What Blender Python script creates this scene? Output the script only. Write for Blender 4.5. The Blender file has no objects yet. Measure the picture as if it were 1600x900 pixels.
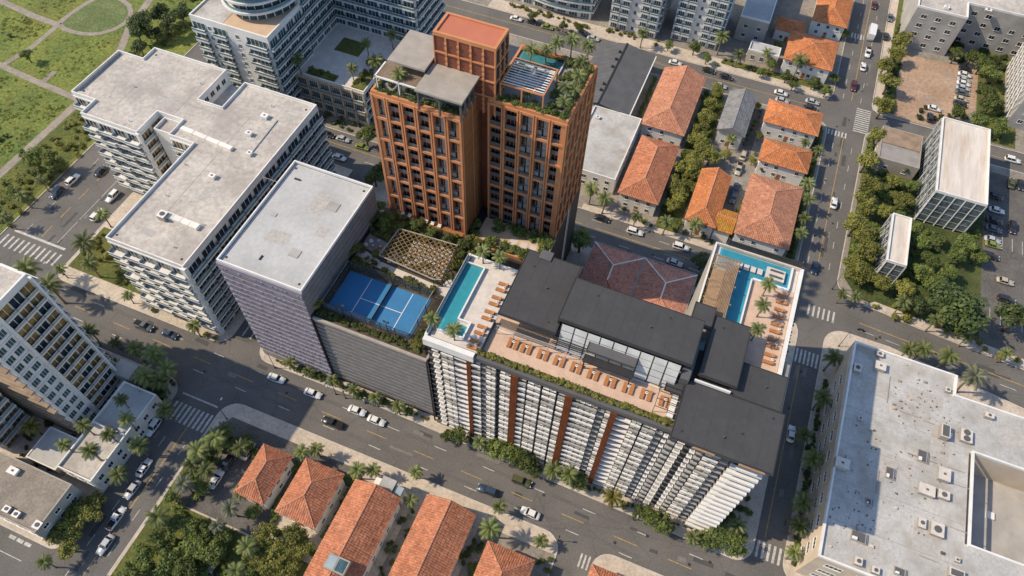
import bpy, math, random
from mathutils import Vector, Matrix
random.seed(7)
SC = bpy.context.scene
COL = SC.collection

# ---------------------------------------------------------------- camera
cam_d = bpy.data.cameras.new('camera'); cam = bpy.data.objects.new('camera', cam_d); COL.objects.link(cam)
YAW, PIT, ROL = -0.34276, 0.97862, 0.04856
def cam_axes(yaw, pit, rol):
    f = Vector((math.sin(yaw)*math.cos(pit), math.cos(yaw)*math.cos(pit), -math.sin(pit)))
    r = Vector((math.cos(yaw), -math.sin(yaw), 0)); u = r.cross(f)
    return r*math.cos(rol)+u*math.sin(rol), u*math.cos(rol)-r*math.sin(rol), f
_r, _u, _f = cam_axes(YAW, PIT, ROL)
cam.matrix_world = Matrix(((_r.x, _u.x, -_f.x, 0), (_r.y, _u.y, -_f.y, 0), (_r.z, _u.z, -_f.z, 160.0), (0, 0, 0, 1)))
cam_d.sensor_width = 36.0; cam_d.lens = 36.0*1128.34/1600.0; cam_d.clip_start = 1.0; cam_d.clip_end = 6000.0
SC.camera = cam

# ---------------------------------------------------------------- sky and sun
SHX, SHY = 0.98, 0.32          # a shadow's reach on the ground per metre of height
sun_el = math.atan(1.0/math.hypot(SHX, SHY))
to_sun = Vector((-SHX, -SHY, 1.0)).normalized()
world = bpy.data.worlds.new('World'); SC.world = world; world.use_nodes = True
wn = world.node_tree; bg = wn.nodes['Background']
sky = wn.nodes.new('ShaderNodeTexSky'); sky.sky_type = 'NISHITA'; sky.sun_disc = False
sky.sun_elevation = sun_el; sky.sun_rotation = math.atan2(to_sun.x, to_sun.y)
sky.air_density = 1.0; sky.dust_density = 0.6; sky.ozone_density = 1.0
wn.links.new(sky.outputs[0], bg.inputs[0]); bg.inputs[1].default_value = 0.15
sd = bpy.data.lights.new('sun', 'SUN'); sd.energy = 3.6; sd.angle = math.radians(0.55); sd.color = (1.0, 0.84, 0.62)
sun = bpy.data.objects.new('sun', sd); COL.objects.link(sun)
sun.rotation_euler = to_sun.to_track_quat('Z', 'Y').to_euler(); sun.location = to_sun*300
SC.view_settings.view_transform = 'Standard'; SC.view_settings.look = 'None'
SC.view_settings.exposure = 0.38; SC.view_settings.gamma = 1.0; SC.view_settings.use_curve_mapping = False
SC.render.engine = 'CYCLES'; SC.cycles.max_bounces = 6; SC.cycles.diffuse_bounces = 3; SC.cycles.glossy_bounces = 2
SC.cycles.transmission_bounces = 3; SC.cycles.transparent_max_bounces = 8
SC.cycles.use_denoising = True
SC.cycles.caustics_reflective = False; SC.cycles.caustics_refractive = False

# ---------------------------------------------------------------- materials
MATS = {}
def rgb(c): return (c[0], c[1], c[2], 1.0)
def mat(name, c1, c2=None, scale=0.6, rough=0.8, fine=0.12, spec=0.3, metal=0.0, bump=0.0, bscale=6.0, crack=0.0, cscale=0.25, stain=None, stain_amt=0.5, stain_scale=0.12, rnd=0.0, transl=0.0, coat=0.0, stretch=None):
    """colour varies between c1 and c2 in soft patches, with fine grain, optional cracks and stains; all by place, not by light"""
    m = bpy.data.materials.new(name); m.use_nodes = True; MATS[name] = m
    nt = m.node_tree; N = nt.nodes; L = nt.links; b = N['Principled BSDF']
    b.inputs['Roughness'].default_value = rough; b.inputs['Metallic'].default_value = metal
    b.inputs['Specular IOR Level'].default_value = spec; b.inputs['Coat Weight'].default_value = coat
    c2 = c2 or tuple(x*0.8 for x in c1)
    geo = N.new('ShaderNodeNewGeometry'); vec = geo.outputs['Position']
    if stretch:
        mp = N.new('ShaderNodeMapping'); mp.inputs['Scale'].default_value = stretch; L.new(vec, mp.inputs['Vector']); vec = mp.outputs[0]
    n1 = N.new('ShaderNodeTexNoise'); n1.inputs['Scale'].default_value = scale; n1.inputs['Detail'].default_value = 5; L.new(vec, n1.inputs['Vector'])
    r1 = N.new('ShaderNodeMapRange'); r1.inputs[1].default_value = 0.35; r1.inputs[2].default_value = 0.65; L.new(n1.outputs[0], r1.inputs[0])
    mx = N.new('ShaderNodeMix'); mx.data_type = 'RGBA'; mx.inputs[6].default_value = rgb(c1); mx.inputs[7].default_value = rgb(c2)
    L.new(r1.outputs[0], mx.inputs[0]); out = mx.outputs[2]
    def mul(out, fac_socket, lo, hi):
        mr = N.new('ShaderNodeMapRange'); mr.inputs[1].default_value = 0.3; mr.inputs[2].default_value = 0.7; mr.inputs[3].default_value = lo; mr.inputs[4].default_value = hi
        L.new(fac_socket, mr.inputs[0])
        h = N.new('ShaderNodeVectorMath'); h.operation = 'SCALE'; L.new(out, h.inputs[0]); L.new(mr.outputs[0], h.inputs['Scale'])
        return h.outputs[0]
    if fine:
        n2 = N.new('ShaderNodeTexNoise'); n2.inputs['Scale'].default_value = bscale; n2.inputs['Detail'].default_value = 3; L.new(vec, n2.inputs['Vector'])
        out = mul(out, n2.outputs[0], 1-fine, 1+fine)
    if rnd:
        oi = N.new('ShaderNodeObjectInfo')
        mr = N.new('ShaderNodeMapRange'); mr.inputs[3].default_value = 1-rnd; mr.inputs[4].default_value = 1+rnd; L.new(oi.outputs['Random'], mr.inputs[0])
        h = N.new('ShaderNodeVectorMath'); h.operation = 'SCALE'; L.new(out, h.inputs[0]); L.new(mr.outputs[0], h.inputs['Scale']); out = h.outputs[0]
    if crack:
        nd = N.new('ShaderNodeTexNoise'); nd.inputs['Scale'].default_value = cscale*3; L.new(vec, nd.inputs['Vector'])
        ad = N.new('ShaderNodeMix'); ad.data_type = 'VECTOR'; ad.inputs[0].default_value = 0.5/ max(cscale*10, .5)
        sc = N.new('ShaderNodeVectorMath'); sc.operation = 'MULTIPLY_ADD'; sc.inputs[1].default_value = (2.2, 2.2, 2.2); L.new(nd.outputs['Color'], sc.inputs[0]); L.new(vec, sc.inputs[2])
        v = N.new('ShaderNodeTexVoronoi'); v.feature = 'DISTANCE_TO_EDGE'; v.inputs['Scale'].default_value = cscale; L.new(sc.outputs[0], v.inputs['Vector'])
        mr = N.new('ShaderNodeMapRange'); mr.inputs[1].default_value = 0.0; mr.inputs[2].default_value = 0.022; mr.inputs[3].default_value = 1-crack; mr.inputs[4].default_value = 1.0
        L.new(v.outputs['Distance'], mr.inputs[0])
        h = N.new('ShaderNodeVectorMath'); h.operation = 'SCALE'; L.new(out, h.inputs[0]); L.new(mr.outputs[0], h.inputs['Scale']); out = h.outputs[0]
    if stain:
        n3 = N.new('ShaderNodeTexNoise'); n3.inputs['Scale'].default_value = stain_scale; n3.inputs['Detail'].default_value = 8; n3.inputs['Roughness'].default_value = 0.68; L.new(vec, n3.inputs['Vector'])
        mr = N.new('ShaderNodeMapRange'); mr.inputs[1].default_value = 0.5; mr.inputs[2].default_value = 0.72; mr.inputs[3].default_value = 0.0; mr.inputs[4].default_value = stain_amt; L.new(n3.outputs[0], mr.inputs[0])
        m2 = N.new('ShaderNodeMix'); m2.data_type = 'RGBA'; L.new(mr.outputs[0], m2.inputs[0]); L.new(out, m2.inputs[6]); m2.inputs[7].default_value = rgb(stain); out = m2.outputs[2]
    L.new(out, b.inputs['Base Color'])
    if bump:
        n4 = N.new('ShaderNodeTexNoise'); n4.inputs['Scale'].default_value = bscale; n4.inputs['Detail'].default_value = 4; L.new(vec, n4.inputs['Vector'])
        bp = N.new('ShaderNodeBump'); bp.inputs['Strength'].default_value = bump; bp.inputs['Distance'].default_value = 0.1; L.new(n4.outputs[0], bp.inputs['Height']); L.new(bp.outputs[0], b.inputs['Normal'])
    if transl:
        t = N.new('ShaderNodeBsdfTranslucent'); L.new(out, t.inputs['Color']); ms = N.new('ShaderNodeMixShader'); ms.inputs[0].default_value = transl
        L.new(b.outputs[0], ms.inputs[1]); L.new(t.outputs[0], ms.inputs[2]); L.new(ms.outputs[0], N['Material Output'].inputs['Surface'])
    return m
M = MATS
mat('asphalt', (0.15, 0.141, 0.133), (0.118, 0.112, 0.106), scale=0.10, rough=0.9, fine=0.14, bscale=2.5, crack=0.16, cscale=0.10, stain=(0.17, 0.155, 0.138), stain_amt=0.45, stain_scale=0.07)
mat('asphalt_worn', (0.138, 0.130, 0.123), (0.112, 0.107, 0.102), scale=0.25, rough=0.88, fine=0.14, bscale=2.5)
mat('asphalt_patch', (0.085, 0.082, 0.080), (0.07, 0.068, 0.067), scale=0.4, rough=0.92, fine=0.12, bscale=2.5)
mat('asphalt_pale', (0.20, 0.187, 0.172), (0.17, 0.16, 0.148), scale=0.4, rough=0.92, fine=0.12, bscale=2.5)
mat('asphalt_lot', (0.14, 0.13, 0.12), (0.1, 0.095, 0.09), scale=0.2, rough=0.92, fine=0.2, bscale=2.0, crack=0.2, cscale=0.14, stain=(0.16, 0.145, 0.125), stain_amt=0.5, stain_scale=0.15)
mat('concrete_walk', (0.56, 0.48, 0.395), (0.46, 0.395, 0.325), scale=0.25, rough=0.9, fine=0.14, bscale=1.5, crack=0.25, cscale=0.25, stain=(0.34, 0.285, 0.225), stain_amt=0.5, stain_scale=0.2)
mat('kerb_stone', (0.55, 0.5, 0.44), (0.44, 0.4, 0.35), scale=0.8, rough=0.9)
mat('block_paving', (0.30, 0.265, 0.225), (0.22, 0.20, 0.175), scale=0.15, rough=0.92, fine=0.2, bscale=1.2, crack=0.2, cscale=0.2, stain=(0.13, 0.125, 0.10), stain_amt=0.6, stain_scale=0.12)
mat('sand_lot', (0.42, 0.30, 0.21), (0.33, 0.22, 0.15), scale=0.12, rough=0.95, fine=0.2, bscale=1.0, stain=(0.24, 0.21, 0.19), stain_amt=0.8, stain_scale=0.09)
mat('lawn', (0.125, 0.135, 0.034), (0.07, 0.09, 0.025), scale=0.12, rough=0.95, fine=0.35, bscale=1.6, bump=0.6, stain=(0.165, 0.15, 0.045), stain_amt=0.7, stain_scale=0.06)
mat('rough_grass', (0.18, 0.205, 0.045), (0.1, 0.14, 0.034), scale=0.07, rough=0.95, fine=0.4, bscale=1.1, bump=0.8, stain=(0.20, 0.165, 0.05), stain_amt=0.75, stain_scale=0.05)
mat('oval_grass', (0.155, 0.185, 0.075), (0.10, 0.135, 0.045), scale=0.15, rough=0.95, fine=0.3, bscale=1.4, bump=0.5)
mat('soil', (0.12, 0.09, 0.06), (0.07, 0.055, 0.04), scale=0.5, rough=0.95, fine=0.25, bscale=2)
mat('park_path', (0.33, 0.285, 0.24), (0.25, 0.215, 0.18), scale=0.3, rough=0.95, fine=0.15, bscale=1.5)
mat('paint_white', (0.56, 0.545, 0.51), (0.36, 0.35, 0.335), scale=1.2, rough=0.8, fine=0.25, bscale=4)
mat('paint_yellow', (0.48, 0.31, 0.09), (0.32, 0.22, 0.085), scale=1.2, rough=0.8, fine=0.25, bscale=4)
mat('membrane_warm', (0.51, 0.47, 0.42), (0.41, 0.38, 0.345), scale=0.10, rough=0.9, fine=0.16, bscale=0.9, crack=0.32, cscale=0.30, stain=(0.34, 0.30, 0.27), stain_amt=0.75, stain_scale=0.10, bump=0.7)
mat('membrane_patch', (0.43, 0.405, 0.375), (0.37, 0.35, 0.33), scale=0.5, rough=0.9, fine=0.14, bscale=1.4, stain=(0.52, 0.48, 0.43), stain_amt=0.7, stain_scale=0.5)
mat('membrane_cool', (0.47, 0.47, 0.46), (0.4, 0.405, 0.4), scale=0.12, rough=0.9, fine=0.07, bscale=1.2, crack=0.08, cscale=0.22, stain=(0.30, 0.305, 0.30), stain_amt=0.5, stain_scale=0.10)
mat('membrane_white', (0.49, 0.48, 0.46), (0.38, 0.375, 0.36), scale=0.10, rough=0.9, fine=0.13, bscale=1.6, crack=0.20, cscale=0.33, stain=(0.30, 0.26, 0.21), stain_amt=0.85, stain_scale=0.2, bump=0.6)
mat('membrane_tan', (0.27, 0.235, 0.195), (0.21, 0.185, 0.155), scale=0.3, rough=0.92, fine=0.2, bscale=2.4, stain=(0.36, 0.315, 0.26), stain_amt=0.6, stain_scale=0.4)
mat('membrane_streak', (0.66, 0.60, 0.53), (0.55, 0.49, 0.43), scale=0.5, rough=0.9, fine=0.1, bscale=2, stretch=(1, 0.12, 1), stain=(0.42, 0.29, 0.18), stain_amt=0.7, stain_scale=0.35)
mat('white_wall', (0.8, 0.765, 0.71), (0.7, 0.67, 0.62), scale=0.2, rough=0.85, fine=0.05, stain=(0.45, 0.42, 0.38), stain_amt=0.35, stain_scale=0.25)
mat('white_trim', (0.76, 0.745, 0.72), (0.66, 0.65, 0.63), scale=0.4, rough=0.7, fine=0.05)
mat('glazing_white', (0.52, 0.525, 0.52), (0.42, 0.43, 0.43), scale=0.5, rough=0.3, fine=0.06, spec=0.5)
mat('cream_wall', (0.60, 0.50, 0.39), (0.52, 0.43, 0.33), scale=0.3, rough=0.85, fine=0.06)
mat('tan_deck', (0.56, 0.41, 0.28), (0.50, 0.36, 0.245), scale=0.4, rough=0.85, fine=0.06)
mat('grey_wall', (0.42, 0.40, 0.37), (0.33, 0.315, 0.295), scale=0.2, rough=0.88, fine=0.08, stain=(0.24, 0.225, 0.20), stain_amt=0.45, stain_scale=0.3)
mat('mauve_metal', (0.265, 0.25, 0.305), (0.215, 0.205, 0.25), scale=0.6, rough=0.55, fine=0.08, spec=0.4)
mat('grey_metal', (0.225, 0.215, 0.215), (0.18, 0.173, 0.175), scale=0.6, rough=0.55, fine=0.08, spec=0.4)
mat('dark_recess', (0.035, 0.033, 0.036), (0.02, 0.02, 0.022), rough=0.8, fine=0.1)
mat('roof_charcoal', (0.06, 0.0595, 0.061), (0.052, 0.0515, 0.053), scale=0.12, rough=0.72, fine=0.06, bscale=1.0, stain=(0.076, 0.075, 0.075), stain_amt=0.6, stain_scale=0.18)
mat('charcoal_edge', (0.035, 0.034, 0.035), (0.028, 0.027, 0.028), rough=0.6, fine=0.05)
mat('charcoal_light', (0.11, 0.11, 0.112), (0.095, 0.095, 0.098), scale=0.3, rough=0.7, fine=0.05)
mat('terracotta_frame', (0.57, 0.25, 0.115), (0.5, 0.21, 0.095), scale=0.3, rough=0.7, fine=0.08)
mat('terracotta_dark', (0.23, 0.075, 0.045), (0.18, 0.06, 0.04), scale=0.5, rough=0.75, fine=0.1)
mat('terracotta_roof', (0.5, 0.17, 0.1), (0.46, 0.155, 0.09), scale=0.3, rough=0.75, fine=0.04)
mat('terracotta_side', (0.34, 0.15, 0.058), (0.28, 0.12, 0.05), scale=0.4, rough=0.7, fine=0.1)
mat('rust_panel', (0.16, 0.043, 0.011), (0.105, 0.028, 0.008), scale=0.7, rough=0.75, fine=0.2, bscale=3, stretch=(1, 1, .5))
mat('stone_grey', (0.37, 0.335, 0.29), (0.31, 0.28, 0.245), scale=0.5, rough=0.88, fine=0.08, stain=(0.25, 0.225, 0.19), stain_amt=0.4, stain_scale=0.3)
mat('deck_sand', (0.60, 0.43, 0.32), (0.53, 0.375, 0.28), scale=0.5, rough=0.85, fine=0.07, bscale=1.5)
mat('deck_stone', (0.62, 0.565, 0.51), (0.54, 0.49, 0.445), scale=0.5, rough=0.85, fine=0.08, bscale=1.5)
mat('deck_grey', (0.30, 0.285, 0.27), (0.24, 0.225, 0.215), scale=0.5, rough=0.88, fine=0.1)
mat('wood_warm', (0.37, 0.155, 0.055), (0.28, 0.11, 0.04), scale=1.5, rough=0.65, fine=0.15, stretch=(4, 1, 1))
mat('wood_slat', (0.38, 0.25, 0.15), (0.28, 0.18, 0.105), scale=1.0, rough=0.7, fine=0.15)
mat('cushion', (0.42, 0.185, 0.075), (0.35, 0.15, 0.06), scale=2.0, rough=0.9, fine=0.1)
mat('cloth_white', (0.75, 0.73, 0.70), (0.66, 0.64, 0.61), scale=2.0, rough=0.95, fine=0.05)
mat('cloth_grey', (0.30, 0.29, 0.28), (0.22, 0.215, 0.21), scale=2.0, rough=0.95)
mat('steel_dark', (0.06, 0.058, 0.056), (0.045, 0.044, 0.043), rough=0.5, metal=0.3, fine=0.06)
mat('steel_light', (0.55, 0.55, 0.54), (0.45, 0.45, 0.45), rough=0.4, metal=0.5, fine=0.05)
mat('brass_lattice', (0.3, 0.215, 0.09), (0.2, 0.14, 0.06), scale=1.0, rough=0.55, metal=0.2, fine=0.1)
mat('court_blue', (0.045, 0.19, 0.39), (0.04, 0.17, 0.355), scale=0.25, rough=0.85, fine=0.06, bscale=2)
mat('pool_tile', (0.1, 0.42, 0.5), (0.085, 0.37, 0.45), scale=0.8, rough=0.5, fine=0.08, bscale=5)
mat('pool_tile_blue', (0.1, 0.4, 0.56), (0.085, 0.35, 0.5), scale=0.8, rough=0.5, fine=0.08, bscale=5)
mat('clay_tile', (0.46, 0.19, 0.105), (0.36, 0.14, 0.075), scale=0.35, rough=0.85, fine=0.30, bscale=2.2, stain=(0.27, 0.14, 0.095), stain_amt=0.75, stain_scale=0.45, rnd=0.16)
mat('clay_tile_dark', (0.27, 0.105, 0.062), (0.20, 0.075, 0.045), scale=0.8, rough=0.9, fine=0.25, bscale=2.2)
mat('clay_tile_bright', (0.54, 0.205, 0.08), (0.43, 0.155, 0.06), scale=0.35, rough=0.85, fine=0.28, bscale=2.2, stain=(0.30, 0.15, 0.07), stain_amt=0.7, stain_scale=0.4, rnd=0.12)
mat('clay_tile_pale', (0.52, 0.25, 0.155), (0.43, 0.19, 0.115), scale=0.35, rough=0.85, fine=0.28, bscale=2.2, stain=(0.32, 0.17, 0.12), stain_amt=0.7, stain_scale=0.4, rnd=0.12)
mat('pool_tile_green', (0.12, 0.30, 0.30), (0.10, 0.25, 0.26), scale=0.8, rough=0.5, fine=0.08, bscale=5)
mat('lawn_dark', (0.075, 0.098, 0.028), (0.045, 0.062, 0.020), scale=0.15, rough=0.95, fine=0.35, bscale=1.6, bump=0.6, stain=(0.11, 0.11, 0.04), stain_amt=0.6, stain_scale=0.08)
mat('clay_tile_moss', (0.48, 0.19, 0.04), (0.36, 0.20, 0.04), scale=0.4, rough=0.9, fine=0.3, bscale=2.2)
mat('clay_tile_dull', (0.58, 0.275, 0.195), (0.47, 0.215, 0.15), scale=0.35, rough=0.88, fine=0.25, bscale=2.2, stain=(0.22, 0.17, 0.14), stain_amt=0.5, stain_scale=0.3)
mat('grey_shingle', (0.235, 0.235, 0.235), (0.185, 0.185, 0.187), scale=0.5, rough=0.9, fine=0.15, bscale=2.5)
mat('metal_roof', (0.135, 0.138, 0.142), (0.11, 0.112, 0.116), scale=0.3, rough=0.6, fine=0.1, spec=0.4)
mat('glass_dark', (0.030, 0.042, 0.050), (0.018, 0.026, 0.032), scale=0.5, rough=0.12, fine=0.2, bscale=0.8, spec=0.6)
mat('glass_teal', (0.06, 0.115, 0.13), (0.035, 0.075, 0.09), scale=0.5, rough=0.12, fine=0.3, bscale=0.7, spec=0.6)
mat('glass_office', (0.15, 0.18, 0.195), (0.06, 0.078, 0.086), scale=0.4, rough=0.14, fine=0.35, bscale=0.7, spec=0.6)
mat('glass_rail', (0.16, 0.25, 0.27), (0.11, 0.19, 0.21), scale=0.5, rough=0.15, fine=0.15, spec=0.6)
mat('glass_pale', (0.36, 0.42, 0.44), (0.27, 0.33, 0.35), scale=0.4, rough=0.2, fine=0.15, spec=0.6)
mat('window_amber', (0.34, 0.215, 0.06), (0.05, 0.042, 0.022), scale=0.35, rough=0.4, fine=0.2, bscale=1.0, spec=0.5)
mat('clad_brown', (0.33, 0.245, 0.175), (0.22, 0.16, 0.115), scale=0.4, rough=0.8)
mat('bark', (0.17, 0.125, 0.085), (0.11, 0.08, 0.055), scale=3.0, rough=0.95, fine=0.2)
mat('palm_bark', (0.25, 0.195, 0.145), (0.17, 0.13, 0.095), scale=3.0, rough=0.95, fine=0.2)
mat('palm_leaf', (0.19, 0.215, 0.07), (0.12, 0.15, 0.05), scale=0.5, rough=0.5, fine=0.2, bscale=2, rnd=0.35, transl=0.22, spec=0.35)
mat('palm_leaf_grey', (0.185, 0.195, 0.125), (0.12, 0.135, 0.085), scale=0.5, rough=0.5, fine=0.2, bscale=2, rnd=0.2, transl=0.2, spec=0.35)
mat('palm_leaf_gold', (0.22, 0.185, 0.035), (0.13, 0.125, 0.028), scale=0.5, rough=0.5, fine=0.2, bscale=2, rnd=0.2, transl=0.22, spec=0.35)
mat('leaf', (0.16, 0.195, 0.05), (0.09, 0.125, 0.032), scale=0.45, rough=0.55, fine=0.25, bscale=2, rnd=0.35, transl=0.22)
mat('leaf_yellow', (0.25, 0.24, 0.055), (0.155, 0.17, 0.04), scale=0.45, rough=0.55, fine=0.25, bscale=2, rnd=0.25, transl=0.22)
mat('leaf_dark', (0.09, 0.122, 0.038), (0.05, 0.075, 0.025), scale=0.45, rough=0.5, fine=0.25, bscale=2, rnd=0.25, transl=0.2)
mat('tyre', (0.02, 0.02, 0.02), (0.015, 0.015, 0.015), rough=0.85, fine=0.1)
mat('lamp_glass', (0.75, 0.75, 0.72), (0.7, 0.7, 0.68), rough=0.2, fine=0.0)
mat('lamp_red', (0.35, 0.02, 0.015), (0.3, 0.02, 0.012), rough=0.3, fine=0.0)
mat('car_glass', (0.02, 0.024, 0.028), (0.016, 0.02, 0.024), rough=0.08, fine=0.0, spec=0.7)
for nm, c in (('white', (0.72, 0.72, 0.71)), ('silver', (0.42, 0.44, 0.46)), ('black', (0.025, 0.026, 0.03)), ('navy', (0.03, 0.055, 0.10)), ('slate', (0.10, 0.125, 0.15)),
              ('olive', (0.085, 0.09, 0.04)), ('red', (0.10, 0.022, 0.024)), ('green', (0.20, 0.24, 0.05)), ('beige', (0.46, 0.41, 0.32))):
    mat('car_'+nm, c, tuple(x*.95 for x in c), rough=0.28, fine=0.02, spec=0.5, coat=0.6)
def water_mat():
    m = bpy.data.materials.new('pool_water'); m.use_nodes = True; nt = m.node_tree; N = nt.nodes; L = nt.links
    N.remove(N['Principled BSDF'])
    t = N.new('ShaderNodeBsdfTransparent'); t.inputs[0].default_value = (0.72, 0.93, 0.96, 1)
    g = N.new('ShaderNodeBsdfGlossy'); g.inputs['Roughness'].default_value = 0.06
    f = N.new('ShaderNodeFresnel'); f.inputs[0].default_value = 1.33
    nz = N.new('ShaderNodeTexNoise'); nz.inputs['Scale'].default_value = 1.2; nz.inputs['Detail'].default_value = 3
    ge = N.new('ShaderNodeNewGeometry'); L.new(ge.outputs['Position'], nz.inputs['Vector'])
    bp = N.new('ShaderNodeBump'); bp.inputs['Strength'].default_value = 0.15; L.new(nz.outputs[0], bp.inputs['Height']); L.new(bp.outputs[0], g.inputs['Normal']); L.new(bp.outputs[0], f.inputs['Normal'])
    ms = N.new('ShaderNodeMixShader'); L.new(f.outputs[0], ms.inputs[0]); L.new(t.outputs[0], ms.inputs[1]); L.new(g.outputs[0], ms.inputs[2]); L.new(ms.outputs[0], N['Material Output'].inputs['Surface'])
    MATS['pool_water'] = m
water_mat()
def fence_mat():
    m = bpy.data.materials.new('fence_net'); m.use_nodes = True; nt = m.node_tree; N = nt.nodes; L = nt.links; b = N['Principled BSDF']
    b.inputs['Base Color'].default_value = (0.10, 0.105, 0.11, 1); b.inputs['Roughness'].default_value = 0.6; b.inputs['Alpha'].default_value = 0.28
    MATS['fence_net'] = m
fence_mat()

# ---------------------------------------------------------------- mesh helpers
class MB:
    def __init__(s): s.v = []; s.f = []; s.m = []
    def quad(s, a, b, c, d, m=0):
        n = len(s.v); s.v += [tuple(a), tuple(b), tuple(c), tuple(d)]; s.f.append((n, n+1, n+2, n+3)); s.m.append(m)
    def tri(s, a, b, c, m=0):
        n = len(s.v); s.v += [tuple(a), tuple(b), tuple(c)]; s.f.append((n, n+1, n+2)); s.m.append(m)
    def hexa(s, p, m=0):
        """8 corners: bottom four counter-clockwise, then top four"""
        n = len(s.v); s.v += [tuple(q) for q in p]
        for f in ((3, 2, 1, 0), (4, 5, 6, 7), (0, 1, 5, 4), (1, 2, 6, 5), (2, 3, 7, 6), (3, 0, 4, 7)): s.f.append(tuple(n+i for i in f)); s.m.append(m)
    def box(s, x0, x1, y0, y1, z0, z1, m=0):
        s.hexa([(x0, y0, z0), (x1, y0, z0), (x1, y1, z0), (x0, y1, z0), (x0, y0, z1), (x1, y0, z1), (x1, y1, z1), (x0, y1, z1)], m)
    def prism(s, poly, z0, z1, m=0, mt=None):
        n = len(s.v); k = len(poly)
        s.v += [(p[0], p[1], z0) for p in poly]+[(p[0], p[1], z1) for p in poly]
        s.f.append(tuple(n+k+i for i in range(k))); s.m.append(m if mt is None else mt)
        s.f.append(tuple(n+i for i in reversed(range(k)))); s.m.append(m)
        for i in range(k): j = (i+1) % k; s.f.append((n+i, n+j, n+k+j, n+k+i)); s.m.append(m)
    def ring(s, poly, t, z0, z1, m=0):
        """a wall of thickness t standing just inside the outline of a polygon"""
        q = inset(poly, t); k = len(poly)
        for i in range(k):
            j = (i+1) % k
            s.hexa([(*poly[i], z0), (*poly[j], z0), (*q[j], z0), (*q[i], z0), (*poly[i], z1), (*poly[j], z1), (*q[j], z1), (*q[i], z1)], m)
    def tube(s, p0, p1, r0, r1=None, n=6, m=0, cap=True):
        r1 = r0 if r1 is None else r1
        p0 = Vector(p0); p1 = Vector(p1); d = (p1-p0).normalized(); a = d.orthogonal().normalized(); b = d.cross(a); k = len(s.v)
        for p, r in ((p0, r0), (p1, r1)):
            for i in range(n):
                t = 2*math.pi*i/n; s.v.append(tuple(p+(a*math.cos(t)+b*math.sin(t))*r))
        for i in range(n): j = (i+1) % n; s.f.append((k+i, k+j, k+n+j, k+n+i)); s.m.append(m)
        if cap: s.f.append(tuple(k+n+i for i in range(n))); s.m.append(m); s.f.append(tuple(k+i for i in reversed(range(n)))); s.m.append(m)
    def beam(s, p0, p1, w, h, m=0):
        """square bar between two points, w across, h high"""
        p0 = Vector(p0); p1 = Vector(p1); d = (p1-p0).normalized()
        side = d.cross(Vector((0, 0, 1)));
        if side.length < 1e-4: side = Vector((1, 0, 0))
        side.normalize(); up = side.cross(d).normalized(); a = side*w/2; b = up*h/2
        s.hexa([p0-a-b, p1-a-b, p1+a-b, p0+a-b, p0-a+b, p1-a+b, p1+a+b, p0+a+b], m)
    def mesh(s, name, mats, smooth=False):
        me = bpy.data.meshes.new(name); me.from_pydata(s.v, [], s.f)
        for x in (mats if isinstance(mats, (list, tuple)) else [mats]): me.materials.append(M[x] if isinstance(x, str) else x)
        if any(s.m): me.polygons.foreach_set('material_index', s.m)
        if smooth: me.polygons.foreach_set('use_smooth', [True]*len(s.f))
        me.update(); return me
    def build(s, name, mats, parent=None, smooth=False): return link(name, s.mesh(name, mats, smooth), parent)
def inset(poly, t):
    k = len(poly); out = []
    area = sum(poly[i][0]*poly[(i+1) % k][1]-poly[(i+1) % k][0]*poly[i][1] for i in range(k)); sg = 1 if area > 0 else -1
    for i in range(k):
        a, b, c = poly[i-1], poly[i], poly[(i+1) % k]
        d1 = Vector((b[0]-a[0], b[1]-a[1])).normalized(); d2 = Vector((c[0]-b[0], c[1]-b[1])).normalized()
        n1 = Vector((-d1.y, d1.x))*sg; n2 = Vector((-d2.y, d2.x))*sg
        den = 1+n1.dot(n2)
        o = (n1+n2)*t/den if den > 0.05 else n1*t
        out.append((b[0]+o.x, b[1]+o.y))
    return out
def link(name, data, parent=None):
    o = bpy.data.objects.new(name, data); COL.objects.link(o)
    if parent is not None:
        o.parent = parent
        if parent.type == 'EMPTY': o.matrix_parent_inverse = Matrix.Translation(-Vector(parent.location))
    return o
def tag(o, label=None, cat=None, group=None, kind=None):
    if label: o['label'] = label
    if cat: o['category'] = cat
    if group: o['group'] = group
    if kind: o['kind'] = kind
    return o
def empty(name, label, cat, group=None, loc=(0, 0, 0), rz=0.0):
    o = bpy.data.objects.new(name, None); o.empty_display_size = 0.5; COL.objects.link(o); o.location = loc; o.rotation_euler = (0, 0, rz)
    return tag(o, label, cat, group)
def copy_tree(o, parent=None):
    c = o.copy(); COL.objects.link(c); c.parent = parent
    for ch in KIDS.get(o.name, ()): copy_tree(ch, c)
    return c
KIDS = {}
def kids(o, *ch): KIDS.setdefault(o.name, []).extend(ch)
def structure(name, mb, mats, parent=None):
    o = mb.build(name, mats, parent)
    if parent is None: o['kind'] = 'structure'
    return o
ORD = ['first', 'second', 'third', 'fourth', 'fifth', 'sixth', 'seventh', 'eighth', 'ninth', 'tenth', 'eleventh', 'twelfth', 'thirteenth', 'fourteenth', 'fifteenth', 'sixteenth', 'seventeenth', 'eighteenth', 'nineteenth', 'twentieth',
       'twenty-first', 'twenty-second', 'twenty-third', 'twenty-fourth', 'twenty-fifth', 'twenty-sixth', 'twenty-seventh', 'twenty-eighth']
def rect(x0, x1, y0, y1): return [(x0, y0), (x1, y0), (x1, y1), (x0, y1)]
def arc(cx, cy, r, a0, a1, n=6): return [(cx+r*math.cos(math.radians(a0+(a1-a0)*i/n)), cy+r*math.sin(math.radians(a0+(a1-a0)*i/n))) for i in range(n+1)]
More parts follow.
